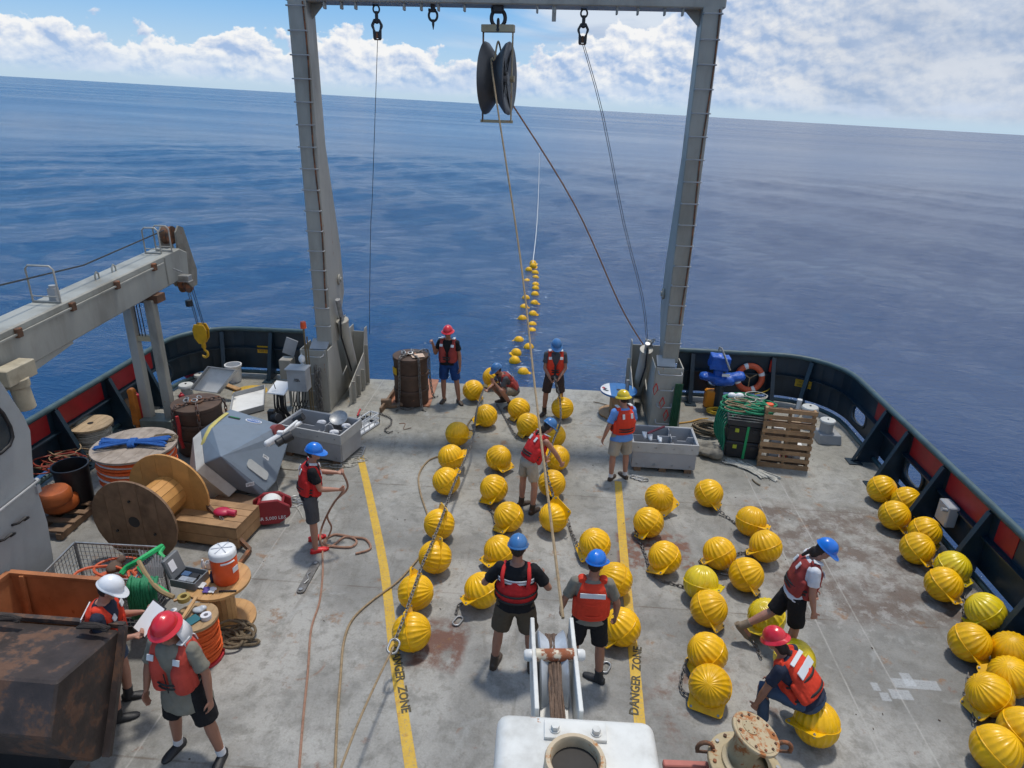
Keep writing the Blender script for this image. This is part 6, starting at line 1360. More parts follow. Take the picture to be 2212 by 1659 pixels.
rope('loose_cord',Z((605,1012,.01),(640,1015,.01),(660,1008,.01),(690,1015,.01)),.006,ROPEK,'thin cord on deck between the grey instrument and the hauler','cord',5)
rope('loose_cord',Z((598,1040,.01),(610,1075,.01),(640,1095,.01),(655,1120,.01)),.006,ROPEW,'thin pale cord curling past the red weight','cord',5)
for k,(u,v) in enumerate(((688,1020),(712,1023),(730,1018))):
    oblong(PZ(u,v,.015),(1,.2*k-.2,0),(0,0,1),.12,'carabiner on deck, %s of three below the left bin'%('left','middle','right')[k],CHAIN,.009,name='carabiner')
m=MB();m.beam(PZ(780,905,.03),PZ(812,912,.03),.05,.05);m.beam(PZ(780,898,.05),PZ(805,902,.05),.03,.04);single(m,'black_bars',BLACK,'black bolt cutters lying open right of the white crate','tool')
m=MB();m.cyl(PZ(772,898,.05),PZ(778,884,.10),.02,n=8);single(m,'red_handle_tool',REDPL,'red-handled tool beside the black cutters','tool')
rope('hook_line',Z((1042,905,.02),(1020,930,.02),(1010,920,.02),(1020,905,.02),(1035,908,.03)),.014,ROPEK,'brown rope end with a bend by the left string of floats','rope')
rope('deck_wire',Z((862,915,.01),(875,915,.01),(872,927,.01),(888,924,.01)),.006,RUST,'small bent rusty wire on deck below the wheel stack','wire',5)
# ropes over the deck
L=lambda *l:Z(*l)
rope('hose_line',[hro['hands'][0],hro['hands'][0]+V((.05,0,-.25)),PZ(722,1085,.6),PZ(695,1140,.15),PZ(694,1175,.02),PZ(715,1180,.02),PZ(745,1160,.02),PZ(770,1168,.02),PZ(755,1182,.02),PZ(700,1175,.025),PZ(720,1155,.02),PZ(760,1160,.03),PZ(790,1165,.02),PZ(800,1185,.02),PZ(768,1196,.02)],.017,ROPEP,'pinkish-brown rope falling from the hauler\'s hands and looping on deck','rope')
rope('hose_line',[hro['hands'][1],PZ(708,1110,.5),PZ(716,1140,.2),PZ(705,1168,.02),PZ(697,1190,.02),PZ(697,1240,.015),PZ(690,1300,.015),PZ(672,1360,.015),PZ(665,1450,.015),PZ(655,1550,.015),PZ(643,1700,.015)],.014,ROPEP,'pinkish rope running straight down the deck below the hauler','rope')
rope('deck_rope',Z((950,985,.02),(925,995,.02),(905,1025,.02),(908,1065,.02),(925,1115,.02)),.015,ROPET,'tan rope curving on deck left of the left string of floats','rope')
rope('deck_rope',Z((905,1205,.02),(860,1255,.02),(800,1300,.02),(760,1340,.02),(742,1390,.02),(735,1470,.02),(728,1560,.02),(722,1700,.02)),.015,ROPET,'tan rope running over the left yellow line and down the deck','rope')
rope('tag_line',Z((850,1398,.47),(810,1480,.52),(770,1570,.62),(725,1690,.75)),.012,ROPET,'taut tan line from the left chain end to the lower left','rope')
m=MB();A_,B2=PZ(650,1275,.02),PZ(682,1218,.02);d=(B2-A_).normalized();s=V((d.y,-d.x,0));r=thing('link_plate','long flat steel link plate with holes lying by the rope','plate',A_)
n=12;P=[A_+s*.055*math.cos(a)+d*(-.055)*math.sin(a) for a in[pi*i/n for i in range(n+1)]]+[B2-s*.055*math.cos(a)+d*.055*math.sin(a) for a in[pi*i/n for i in range(n+1)]]
q=MB();q.add([p+V((0,0,-.012)) for p in P]+[p+V((0,0,.006)) for p in P],[tuple(range(len(P)))[::-1],tuple(range(len(P),2*len(P)))]+[(i,(i+1)%len(P),len(P)+(i+1)%len(P),len(P)+i) for i in range(len(P))]);q.build('plate',CHAIN,r)
for p in(A_,B2): q=MB();q.cyl(p+V((0,0,.005)),p+V((0,0,.025)),.025,n=12);q.build('pin',STEEL,r)
q=MB();q.tube([A_+d*.12+V((0,0,.015)),A_+d*.2+s*.03+V((0,0,.02)),A_+d*.3-s*.02+V((0,0,.02)),A_+d*.36+V((0,0,.015))],.009,5);q.build('wire_tie',STEEL,r)
# ---------------------------------------------------------------- starboard side things
def prj(p): q=V(p)-CAM;z=q.dot(FW);return 1106+CF*q.dot(CR)/z,829.5-CF*q.dot(CU)/z
def zat(b,v):
    lo,hi=0.,3.
    for _ in range(40):
        mid=(lo+hi)/2
        if prj(V((b.x,b.y,mid)))[1]>v: lo=mid
        else: hi=mid
    return lo
def drop(p): return V((p[0],p[1],0))
b=PZ(1332,893);zt=zat(b,842)
tw=mat('table_spool_wood',(.40,.24,.12),.65,var=.2,grime=.35,vs=6,bump=.2)
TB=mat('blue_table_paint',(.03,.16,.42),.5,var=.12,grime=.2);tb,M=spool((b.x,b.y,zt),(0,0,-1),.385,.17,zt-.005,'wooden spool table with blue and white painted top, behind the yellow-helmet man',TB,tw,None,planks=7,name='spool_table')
m=MB();P=[];N=16
for i in range(N+1):
    a=math.radians(118+124*i/N);P.append((b.x+.383*math.cos(a),b.y+.383*math.sin(a)))
m.prism(P,.004,Matrix.Translation((0,0,zt+.001)));q=m.build('white_segment',WHITEP,tb)
rn=random.Random(3)
for k in range(5):
    e=MB();p=V((b.x-.27+rn.uniform(-.05,.05),b.y+rn.uniform(-.1,.1),zt+.007));e.prism([(p.x+.035*math.cos(a)*(1+.3*math.sin(3*a+k)),p.y+.03*math.sin(a)) for a in[2*pi*i/10 for i in range(10)]],.001*(k+1),Matrix.Translation((0,0,p.z)));e.build('emblem',(REDPL,NAVY,NAVY,REDPL,NAVY)[k],q)
m=MB();x,y=b.x+.17,b.y+.0;m.lathe([(0,0),(.04,0),(.042,.17),(.036,.19),(.036,.23),(0,.23)],TR((x,y,zt+.002)),18);single(m,'thermos',STEEL,'steel thermos flask standing on the blue spool table','thermos')
rope('stick_line',Z((1282,868,.02),(1298,871,.02),(1312,875,.02)),.010,ROPEK,'short brown rope end pointing left of the spool table','rope')
# gear hung on the right pedestal
px=2.29;m=MB()
for k in range(5): m.tube([(2.42+.03*k,12.62,1.05),(2.40+.032*k,12.58,.6),(2.37+.034*k,12.55,.04)],.017,6)
single(m,'green_hoses',mat('dark_green_hose',(.012,.07,.03),.5,var=.3),'bundle of dark green hoses hanging on the right pedestal','hose')
for k,(u,v0,v1,lab) in enumerate(((1418,828,850,'upper left'),(1432,858,875,'middle'),(1440,885,910,'lower right'))):
    a=PY(u,v0,12.58);m=MB();m.tube([a,a+V((.04,-.02,-.12)),a+V((-.02,-.02,-.24)),a+V((-.05,0,-.12)),a],.012,6);single(m,'red_sling',mat('red_cord',(.50,.04,.03),.6),'red sling on a rung of the right pedestal, %s one'%lab,'sling','red slings on the right pedestal')
# black cases with the rope pile on top
A=PZ(1563,988);B=PZ(1640,998);x=(B-A).normalized();L=(B-A).length;y=V((-x.y,x.x,0));W_=.62;Mx=Matrix((x,y,V((0,0,1)))).transposed();ztop=zat(A,906)
for k in range(2):
    r=thing('black_case',('lower' if k==0 else 'upper')+' black transit case strapped under the green rope pile','case',A+x*L/2+y*W_/2+V((0,0,.03+k*ztop*.42)))
    h=ztop*.41;z0=.03+k*ztop*.42+h/2;m=MB();m.box(A+x*L/2+y*W_/2+V((0,0,z0)),(L,W_,h),Mx);bx=m.build('case_body',BLACK,r,bevel=.025)
    m=MB();m.box(A+x*L/2+y*W_/2+V((0,0,z0+h*.22)),(L+.014,W_+.014,.03),Mx);m.build('lid_rim',BLACK,r)
    for s in(.25,.75):
        m=MB();m.box(A+x*L*s-y*.012+V((0,0,z0+h*.22)),(.07,.02,.07),Mx);m.build('latch',mat('yellow_latch',(.40,.42,.03),.5) if s<.5 else DARK,r)
zc=ztop*.86
r=thing('wire_crate','dark wire mesh crate on top of the black cases, full of rope','crate',A+x*L/2+y*W_/2+V((0,0,zc)))
m=MB();m.box(A+x*L/2+y*W_/2+V((0,0,zc+.06)),(L+.05,W_+.05,.10),Mx);m.build('tray',DARK,r,bevel=.01)
for zz in range(3):
    for e in((A-x*.03-y*.03,A+x*(L+.03)-y*.03),(A-x*.03-y*.03,A-x*.03+y*(W_+.03)),(A+x*(L+.03)-y*.03,A+x*(L+.03)+y*(W_+.03)),(A-x*.03+y*(W_+.03),A+x*(L+.03)+y*(W_+.03))):
        m=MB();m.beam(e[0]+V((0,0,zc+.13+.05*zz)),e[1]+V((0,0,zc+.13+.05*zz)),.012,.012);m.build('wire',STEEL,r)
m=MB();c=A+x*L*.52-y*.015;m.beam(c+V((0,0,.03)),c+V((.02,0,ztop)),.045,.008,up=-y);single(m,'lashing_strap',mat('bright_green_webbing',(.01,.28,.09),.6),'bright green lashing strap down the front of the black cases','strap')
T0=A+x*L/2+y*W_/2+V((0,0,zc+.14))
for k,(dx,dy,rr_,mt_,rad,lab,n_) in enumerate(((-.02,.12,.34,ROPEG,.017,'large tangled green rope pile on top of the black cases',9),(.20,-.12,.20,ROPEG,.019,'smaller green rope coil hanging over the front of the wire crate',6),(-.12,-.10,.22,ROPET,.012,'tan and grey line tangle on the green rope pile',6),(.05,.25,.22,ROPEW,.009,'thin white line on top of the green rope pile',4))):
    coil(T0+x*dx+y*dy+V((0,0,.02+.03*k)),rr_,n_,rad,mt_,'rope_pile',lab,'rope',30+k,.16,.75,.6)
for k,(dx,dy) in enumerate(((-.28,.30),(-.14,.33))):
    m=MB();m.ell(T0+x*dx+y*dy+V((0,0,.20)),(.085,.06,.06));single(m,'net_float',WHITEP,('left' if k==0 else 'right')+' white net float on the back of the green rope pile','float','white net floats')
m=MB();p=T0+x*.40+y*.05;m.cyl(p+V((0,0,-.12)),p+V((-.02,.02,.22)),.075,n=20);single(m,'orange_roll',ORANGE,'bright orange roll standing at the right of the green rope pile','roll',bevel=.008)
m=MB();c=T0-x*.42+y*.1
for k in range(7): m.tube(smooth_path([c+V((.06+.02*k,.3-.1*k,.05)),c+V((-.02,.28-.1*k,-.2)),c+V((-.05+.01*k,.25-.1*k,-.5)),c+V((.0,.22-.1*k,-.68))],4),.02,6)
single(m,'green_rope_fall',ROPEG,'green rope strands falling down the left side of the black cases','rope')
# pallet standing on edge
BL,BRt=PZ(1634,1006),PZ(1744,1018);x=(BRt-BL).normalized();L=(BRt-BL).length;y=V((-x.y,x.x,0));H_=zat(BL,881)*.98;Mx=Matrix((x,y,V((0,0,1)))).transposed();up=V((0,.06,1)).normalized()
r=thing('pallet','wooden pallet standing upright on its edge beside the black cases','pallet',BL+x*L/2)
pw=mat('pallet_wood',(.34,.20,.10),.7,var=.28,grime=.5,vs=5,bump=.25)
for s in(.04,.5,.96):
    m=MB();m.beam(BL+x*L*s+y*.06,BL+x*L*s+y*.06+up*H_,.045,.09,up=y);m.build('stringer',pw,r)
for k in range(9):
    z=H_*(.04+.93*k/8);m=MB();m.beam(BL+up*z,BL+x*L+up*z,.02,.075 if k%3 else .09,up=(0,0,1));m.build('front_board',pw,r)
for k in range(5):
    z=H_*(.08+.86*k/4);m=MB();m.beam(BL+up*z+y*.12,BL+x*L+up*z+y*.12,.02,.085,up=(0,0,1));m.build('rear_board',WOODD,r)
for k,(s,z,w_,mt_,lab) in enumerate(((.75,.30,.22,WHITEP,'white box behind the lower part of the upright pallet'),(.62,.17,.2,REDPL,'red box behind the bottom of the upright pallet'),(.35,.62,.18,WHITEP,'white box behind the upper part of the upright pallet'),(.68,.74,.16,mat('cardboard',(.36,.27,.17),.8),'brown carton behind the top of the upright pallet'))):
    m=MB();m.box(BL+x*L*s+y*.30+V((0,0,z/2+.05)),(w_,.2,z+.1 if k!=1 else z),Mx);single(m,'box',mt_,lab,'box',bevel=.008)
# mushroom vents to starboard
c=PZ(1779,951);z_=zat(c,906);r=thing('vent','grey round vent with a pale lid on a square plinth, right of the pallet','vent',(c.x,c.y,0))
m=MB();m.box((c.x+.05,c.y,.10),(.46,.42,.20),None,(.86,.82));m.build('plinth',GREY2,r,bevel=.015);m=MB();m.cyl((c.x,c.y,.2),(c.x,c.y,z_-.03),.125,n=22);m.build('trunk',GREY2,r);m=MB();m.lathe([(0,z_),(.14,z_-.005),(.155,z_-.03),(.15,z_-.05),(0,z_-.05)],TR((c.x,c.y,0)),28);ld=m.build('lid',mat('pale_lid_paint',(.55,.56,.54)),r);m=MB();m.cyl((c.x,c.y,z_),(c.x,c.y,z_+.015),.015,n=8);m.build('nut',DARK,ld)
mushroom(1751,877,.17,.45,'pale round vent lid behind the top of the pallet')
m=MB();p=PZ(1725,878,.3);m.cyl((p.x,p.y,0),(p.x,p.y,.42),.05,n=16);m.cyl((p.x,p.y,.42),(p.x,p.y,.46),.055,n=16);single(m,'vent_pipe',WHITEP,'short white capped pipe behind the pallet','pipe')
# life ring, red light, covered davit on the bulwark
c=PY(1619,816,YS-.14);r=thing('life_ring','orange life ring with white bands hanging on the starboard stern bulwark','life ring',(c.x,c.y,c.z-.32))
om=mat('faded_orange_ring',(.60,.10,.04),.6,var=.1,grime=.3,bump=.2);tl=Matrix.Translation(c)@Matrix.Rotation(math.radians(80),4,'X')
for k in range(4):
    a0=2*pi*k/4+.5
    for a,b_,mt_,nm,rr_ in((a0,a0+1.30,om,'ring_quarter',.066),(a0+1.30,a0+pi/2,WHITEP,'white_band',.069)):
        m=MB();m.tube([tl@V((.27*math.cos(t),.27*math.sin(t),0)) for t in[a+(b_-a)*i/10 for i in range(11)]],rr_,12);m.build(nm,mt_,r)
for k in range(3):
    m=MB();t=2*pi*k/3+.5;m.tube([c+V((0,-.02,0)),tl@V((.21*math.cos(t),.21*math.sin(t),0))],.012,5);m.build('rope_spoke',ROPET,r)
p=PY(1668,790,YS-.12);m=MB();m.cyl(p+V((0,0,-.13)),p+V((0,0,.11)),.055,n=16);m.cyl(p+V((0,0,.11)),p+V((0,0,.15)),.035,n=12);single(m,'marker_light',mat('bright_red_plastic',(.60,.04,.02),.4),'red marker light clipped on the bulwark right of the life ring','light')
rope('yellow_lanyard',[p+V((.05,-.02,.12)),p+V((.06,-.05,-.15)),PY(1662,840,YS-.3),PY(1630,852,YS-.35)],.010,mat('yellow_cord',(.55,.35,.02),.7),'yellow lanyard from the red marker light to the life ring','cord')
Y=13.95
c=PY(1558,812,Y);r=thing('covered_davit','small davit under bright blue tarpaulin covers with a bare steel tube','davit',(c.x,Y,0))
m=MB();m.cyl((c.x,Y,0),(c.x,Y,c.z),.10,n=16);m.box((c.x,Y,.02),(.4,.4,.03));m.build('post',NAVY,r)
m=MB()
for u,v,u2,v2,r_ in((1519,812,1560,817,.085),(1560,818,1600,813,.09),(1545,820,1575,820,.12)):
    m.cap(PY(u,v,Y),PY(u2,v2,Y),r_,r_*1.1,flat=1.5,up=(0,1,0))
vox(m,'lower_cover',BLUETARP,r,.02,2,.5)
m=MB();p=PY(1554,782,Y);m.box(p,(.40,.32,.30),Matrix.Rotation(.12,3,'Y'));m.ell(p+V((.0,0,.05)),(.2,.15,.15));m.box(p+V((0,0,-.2)),(.18,.18,.2));vox(m,'upper_cover',BLUETARP,r,.022,4,.6)
m=MB();m.tube([PY(1553,757,Y-.22),PY(1555,750,Y-.22),PY(1559,752,Y-.22),PY(1577,800,Y-.22)],.022,10);m.build('steel_tube',STEEL,r);m=MB();p=PY(1568,811,Y-.17);m.box(p,(.16,.01,.06));m.build('care_label',WHITEP,r)
m=MB();p=PZ(1536,878,.0);m.box(p+V((0,0,.20)),(.34,.22,.40));o=single(m,'tool_case',mat('orange_yellow_case',(.62,.22,.015),.5,var=.08),'orange-yellow tool case standing left of the green rope pile','case',bevel=.03)
for s in(-.09,.09): q=MB();q.box(p+V((s,-.12,.28)),(.05,.03,.06));q.build('latch',BLACK,o) if False else None
q=MB();q.box((0,-.115,.24),(.35,.012,.02));q.build('lid_seam',BLACK,o)
q=MB();q.box((-.2,-.02,.24),(.06,.08,.10));q.build('side_handle',BLACK,o)
coil(PZ(1541,893,0),.13,7,.012,mat('yellow_cord2',(.58,.36,.02),.7),'cord_coil','yellow cord coil in front of the orange-yellow case','cord',41,.08)
rope('yellow_hose',Z((1458,915,.02),(1490,911,.02),(1512,905,.03),(1530,904,.04)),.017,mat('amber_hose',(.48,.26,.05),.6),'amber hose lying between the right pedestal and the rope coil','hose')
coil(PZ(1524,935,0),.24,10,.019,ROPEK,'rope_coil','heavy brown rope coil left of the black cases','rope',43,.14,.95,.25)
m=MB();p=PZ(1524,983,0)
for k in range(9):
    rn=random.Random(k+50);m.ell(p+V((rn.uniform(-.16,.16),rn.uniform(-.2,.22),.05+rn.uniform(0,.1))),(.10+rn.uniform(0,.06),.10,.06+rn.uniform(0,.05)))
o=vox(m,'canvas_bag',cloth('grey_canvas',(.20,.185,.155)),None,.016,1);tag(o,'crumpled grey canvas bag on deck right of the right bin','bag')
c=PZ(1625,1018,0)
for k,(u,v,ang,lab) in enumerate(((1601,1010,-.65,'left'),(1622,1016,-.95,'middle'),(1643,1022,-.75,'right'))):
    p=PZ(u,v,0);single(hank(p,.62,ang,.011,ROPEW,'',12,.075,60+k),'rope_hank',ROPEW,'cream white rope hank in front of the pallet, %s one of three'%lab,'rope','cream rope hanks in front of the pallet')
rope('rope_tail',Z((1625,1035,.02),(1632,1042,.02),(1642,1048,.02)),.012,ROPEK,'dark rope tail below the cream hanks','rope')
for k,(u,v) in enumerate(((1372,1030),(1380,1033),(1390,1036))):
    oblong(PZ(u,v,.02),(1,.1*k-.1,0),(0,0,1),.17,'steel link on deck below the right bin, %s of three'%('left','middle','right')[k],STEEL,.010)
c=PY(2044,1105,8.05)
p=PX(2046,1108,6.02);r=thing('junction_box','small grey junction box on the starboard bulwark','box',(p.x,p.y,p.z-.2));m=MB();m.box(p,(.16,.30,.34));m.build('case',GREY2,r,bevel=.015);m=MB();m.cyl(p+V((-.08,-.1,.1)),p+V((-.16,-.1,.12)),.03,n=10);m.build('gland',GREY2,r)
rn=random.Random(77);m=MB()
for k in range(90):
    p=V((rn.uniform(-4.2,5.8),rn.uniform(2.6,12.5),.004));a=rn.uniform(0,6);l=rn.uniform(.008,.03);m.box(p,(l,rn.uniform(.006,.014),.006),Matrix.Rotation(a,3,'Z'))
o=single(m,'rust_flakes',mat('rust_flake',(.06,.04,.03),.9,var=.4),'scattered rust flakes and grit on the deck','debris',base=V((0,6,0)));o['kind']='stuff'
# ---------------------------------------------------------------- foreground: winch head, flange
def winch():
    z=2.0;r=thing('winch_housing','white painted winch housing with a rusty pipe mouth, at the bottom edge','winch',(.3,3.0,0))
    a=PZ(1075,1532,z);b_=PZ(1412,1552,z);x=(b_-a);x.z=0;L=x.length;x.normalize();y=V((-x.y,x.x,0));Mx=Matrix((x,y,V((0,0,1)))).transposed()
    c=a+x*L/2-y*.75;m=MB();m.box(c+V((0,0,-.35)),(L,1.5,.70),Mx);ho=m.build('housing',WHITER,r,bevel=.085,seg=5)
    for f in ho.data.polygons: f.use_smooth=True
    m=MB();m.box(c+V((0,0,-1.35)),(L*.6,.8,1.3),Mx);m.build('stand',WHITE,r)
    p=(PZ(1177,1557,z)+PZ(1309,1568,z)+PZ(1308,1609,z)+PZ(1176,1596,z))/4;d=(PZ(1309,1568,z)-PZ(1177,1557,z));m=MB();m.box(V((p.x,p.y,z+.013)),(d.length,(PZ(1177,1557,z)-PZ(1176,1596,z)).length,.026),Mx);pl=m.build('mounting_plate',WHITER,r,bevel=.003)
    for u,v in((1199,1575),(1288,1583)):
        q=PZ(u,v,z+.03);m=MB();m.cyl((q.x,q.y,z+.026),(q.x,q.y,z+.036),.038,n=20);m.cyl((q.x,q.y,z+.036),(q.x,q.y,z+.070),.030,n=6);m.build('hex_bolt',WHITER,pl)
    q=PZ(1243,1638,z+.09);m=MB();C_=V((q.x,q.y,z));Ro=.205;m.lathe([(Ro-.045,-.35),(Ro,-.35),(Ro,.07),(Ro-.008,.09),(Ro-.035,.09),(Ro-.045,.07),(Ro-.045,-.35)],Matrix.Translation(C_),48);m.build('pipe_mouth',mat('rusty_cream_pipe',(.50,.40,.27),.5,rust=.40,var=.2,grime=.4,rs=9,rcol=(.25,.10,.03)),r)
    m=MB();m.lathe([(0,.003),(Ro-.046,.003)],Matrix.Translation(C_),40);m.build('mouth_shade_disc',mat('painted_mouth_shade',(.03,.026,.023),.7,var=.3),r)  # dark disc painted in for the shade down the open pipe
    # arm of two cheek plates with a sheave, running aft
    zt=1.98
    for i,(u0,u1,v1) in enumerate(((1150,1160,1530),(1234,1256,1536))):
        f=PZ(u0,1327,zt);n_=PZ(u1,v1,zt);th=.034;dirv=(f-n_);dirv.z=0;dl=dirv.length;dirv.normalize();side=V((dirv.y,-dirv.x,0))
        P=[(0,-.42),(0,0),(dl*.62,.0),(dl*.66,-.015),(dl*.98,-.015),(dl,-.05),(dl,-.36),(dl*.6,-.42)]
        m=MB();m.prism(P,th,mk(dirv,V((0,0,1)),n_-side*th/2) if side.dot(dirv.cross(V((0,0,1))))>0 else mk(dirv,V((0,0,1)),n_+side*th/2));m.build('cheek_plate',WHITER,r,bevel=.005)
        if i==0: F0,N0=f,n_
        else: F1,N1=f,n_
    fa=(F0+F1)/2;na=(N0+N1)/2;ax=(F1-F0).normalized();dv=(fa-na).normalized();wd=(F1-F0).length
    pc=na+dv*((fa-na).length*.56)+V((0,0,-.03))
    m=MB();m.lathe([(0,0),(.052,0),(.052,wd-.03),(0,wd-.03)],frame(ax,None,pc-ax*(wd/2-.017)),24);m.build('cross_pin',mat('heavily_rusted_cream',(.55,.48,.36),.5,rust=.62,var=.2,rs=7,rcol=(.17,.05,.02)),r)
    for s in(-1,1):
        m=MB();m.lathe([(0,0),(.048,0),(.048,.045),(.036,.062),(0,.062)],frame(ax*s,None,pc+ax*s*(wd/2+.016)),20);m.build('pin_end',WHITE,r)
    sc_=na+dv*((fa-na).length*.78)+V((0,0,-.34));
    m=MB();R_=.335;m.lathe([(0,0),(R_,0),(R_+.02,.012),(R_-.05,.10),(R_-.05,.14),(R_+.02,.225),(R_,.237),(0,.237)],frame(ax,None,sc_-ax*.118+V((0,-.12,0))),44);m.build('sheave',mat('scuffed_blue_white',(.46,.50,.55),.45,var=.15,grime=.4,rust=.1,rs=4),r)
    m=MB();m.box(na+dv*.35+V((0,0,-.36)),(.22,.9,.03),Mx);m.build('channel_floor',WHITE,r)
    rn=random.Random(8)
    cg=mat('caked_brown_grease',(.12,.075,.05),.8,var=.45,vs=14,bump=.8,bs=50)
    for k in range(9):
        o=(-.045+.011*k);pts=[na+ax*(o+rn.uniform(-.01,.01))+dv*(t*(fa-na).length)+V((0,0,-.10+.035*math.sin(t*3)+rn.uniform(-.012,.012)-.05*(t>.85))) for t in(-.02,.15,.3,.45,.6,.75,.9)]
        m=MB();m.tube(smooth_path(pts,4),rn.uniform(.010,.017),6);m.build('greasy_strand',cg,r)
winch()
def tan_flange():
    n_=V((.33,-.02,.94)).normalized();c=PZ(1635,1582,1.0);r=thing('capped_flange','cream rust-spotted bolted pipe flange with a tilted round cap, bottom right','pipe',(c.x-.1,c.y,0))
    M=frame(n_,(1,0,0),c);R_=.222
    m=MB();m.lathe([(0,0),(R_-.03,0),(R_-.028,-.006),(R_-.004,-.006),(R_,-.012),(R_,-.035),(R_-.012,-.045),(0,-.045)],M,48);cap=m.build('cap_disc',mat('rusty_cap_paint',(.46,.37,.23),.5,rust=.56,rs=7.,rcol=(.22,.08,.025),var=.12,grime=.3),r)
    for k in range(12):
        a=2*pi*k/12+.2;m=MB();m.cyl(M@V((.175*math.cos(a),.175*math.sin(a),0)),M@V((.175*math.cos(a),.175*math.sin(a),.012)),.013,n=6);m.build('bolt',RUST,cap)
    m=MB();cc=M@V((-.06,.03,0));m.cyl(cc,cc+n_*.006,.07,n=28);sm_=m.build('small_cover',CREAM,cap)
    for k in range(6):
        a=2*pi*k/6;m=MB();p=cc+M.to_3x3()@V((.055*math.cos(a),.055*math.sin(a),.006));m.cyl(p,p+n_*.004,.006,n=6);m.build('screw',RUST,r)
    m=MB();pts=[c-n_*.04,c-n_*.2,c-n_*.36];m.lathe([(0,0),(.165,0),(.14,.08),(.125,.18),(.14,.30),(.17,.34),(0,.34)],frame(-n_,None,c-n_*.04),36);m.build('neck',CREAM,r)
    b_=PZ(1612,1652,.68);M2=frame(V((.16,-.03,1)),(1,0,0),b_);m=MB();m.lathe([(0,0),(.34,0),(.34,-.05),(0,-.05)],M2,48);lf=m.build('lower_flange',CREAM,r,bevel=.006)
    m=MB();m.lathe([(.18,.0),(.225,0),(.225,.03),(.18,.05)],M2,40);m.build('raised_ring',CREAM,lf)
    for k in range(16):
        a=2*pi*k/16+.1;p=M2@V((.295*math.cos(a),.295*math.sin(a),0));m=MB();m.cyl(p,p+V((0,0,.018)),.017,n=8);m.build('bolt',RUST if k%3 else STEEL,lf)
    m=MB();m.cyl(b_+V((0,0,-.05)),V((b_.x,b_.y,0)),.26,n=32);m.build('trunk',CREAM,r)
    for u,v,s in((1523,1617,-1),(1692,1616,1)):
        p=PZ(u,v,.72);m=MB();m.tube([p+V((.07*math.cos(a),.0,.075*math.sin(a))) for a in[math.radians(d) for d in range(-30,211,20)]],.02,8);m.cyl(p+V((-.08,0,-.04)),p+V((.08,0,-.04)),.014,n=8);m.build('clamp_shackle',RUST,r)
tan_flange()
m=MB();a,b_=PZ(1432,1652,.5),PZ(1530,1656,.5);m.beam(a,b_,.07,.07);o=single(m,'pink_pipe',mat('faded_pink_paint',(.42,.13,.10),.6,var=.15,grime=.3),'faded pink square bar between the winch and the flange','bar',bevel=.01)
q=MB();q.box(V((.12,0,.035)),(.05,.085,.085));q.build('green_tape',mat('green_tape',(.01,.10,.06),.5),o)
# ---------------------------------------------------------------- port foreground: skip, dumpster, basket, spools
def skip():
    z=1.32;TB_=PZ(259,1359,z);TF=PZ(124,1474,z);xs=(TB_.x+TF.x)/2;r=thing('metal_skip','dark rust-stained steel skip filling the lower left corner','skip',(xs-1,TF.y+.3,0))
    sm=mat('scorched_brown_steel',(.050,.036,.032),.55,var=.6,vs=2.6,rust=.50,rs=2.6,rcol=(.075,.038,.024),grime=.5,bump=.35,bs=14)
    S=[PX(u,v,xs) for u,v in((259,1359),(222,1637),(203,1646),(160,1640),(107,1598),(124,1474))];P=[(p.y,p.z) for p in S]
    m=MB();m.prism(P[::-1],2.2,mk(V((0,1,0)),V((0,0,1)),V((xs-2.2,0,0))));m.build('shell',sm,r,bevel=.02)
    a=S[0];b_=S[1];m=MB();m.beam(a+V((.03,.02,.03)),b_+V((.03,.02,0)),.05,.07,up=(1,0,0));m.build('corner_post',sm,r)
    m=MB();m.beam(a+V((.04,.03,.025)),a+V((-2.2,.03,.025)),.05,.05);m.build('top_rim',sm,r)
    for p0,p1 in((PZ(235,1362,z+.04),PZ(170,1352,z+.04)),(PZ(45,1342,z+.04),PZ(-10,1337,z+.04))):
        rn=random.Random(5);m=MB()
        for k in range(4): m.tube(smooth_path([p0+V((rn.uniform(-.02,.02),rn.uniform(-.03,.03),rn.uniform(0,.02))),(p0+p1)/2+V((0,rn.uniform(-.03,.03),rn.uniform(0,.04))),p1+V((0,rn.uniform(-.03,.03),0))],4),.016,6)
        m.build('frayed_lashing',mat('dark_frayed_rope',(.03,.024,.022),.95,var=.4,bump=.8,bs=90),r)
    m=MB();m.box((xs-1.2,TF.y+.5,.25),(1.6,.8,.5));m.build('stand',BLACK,r)
skip()
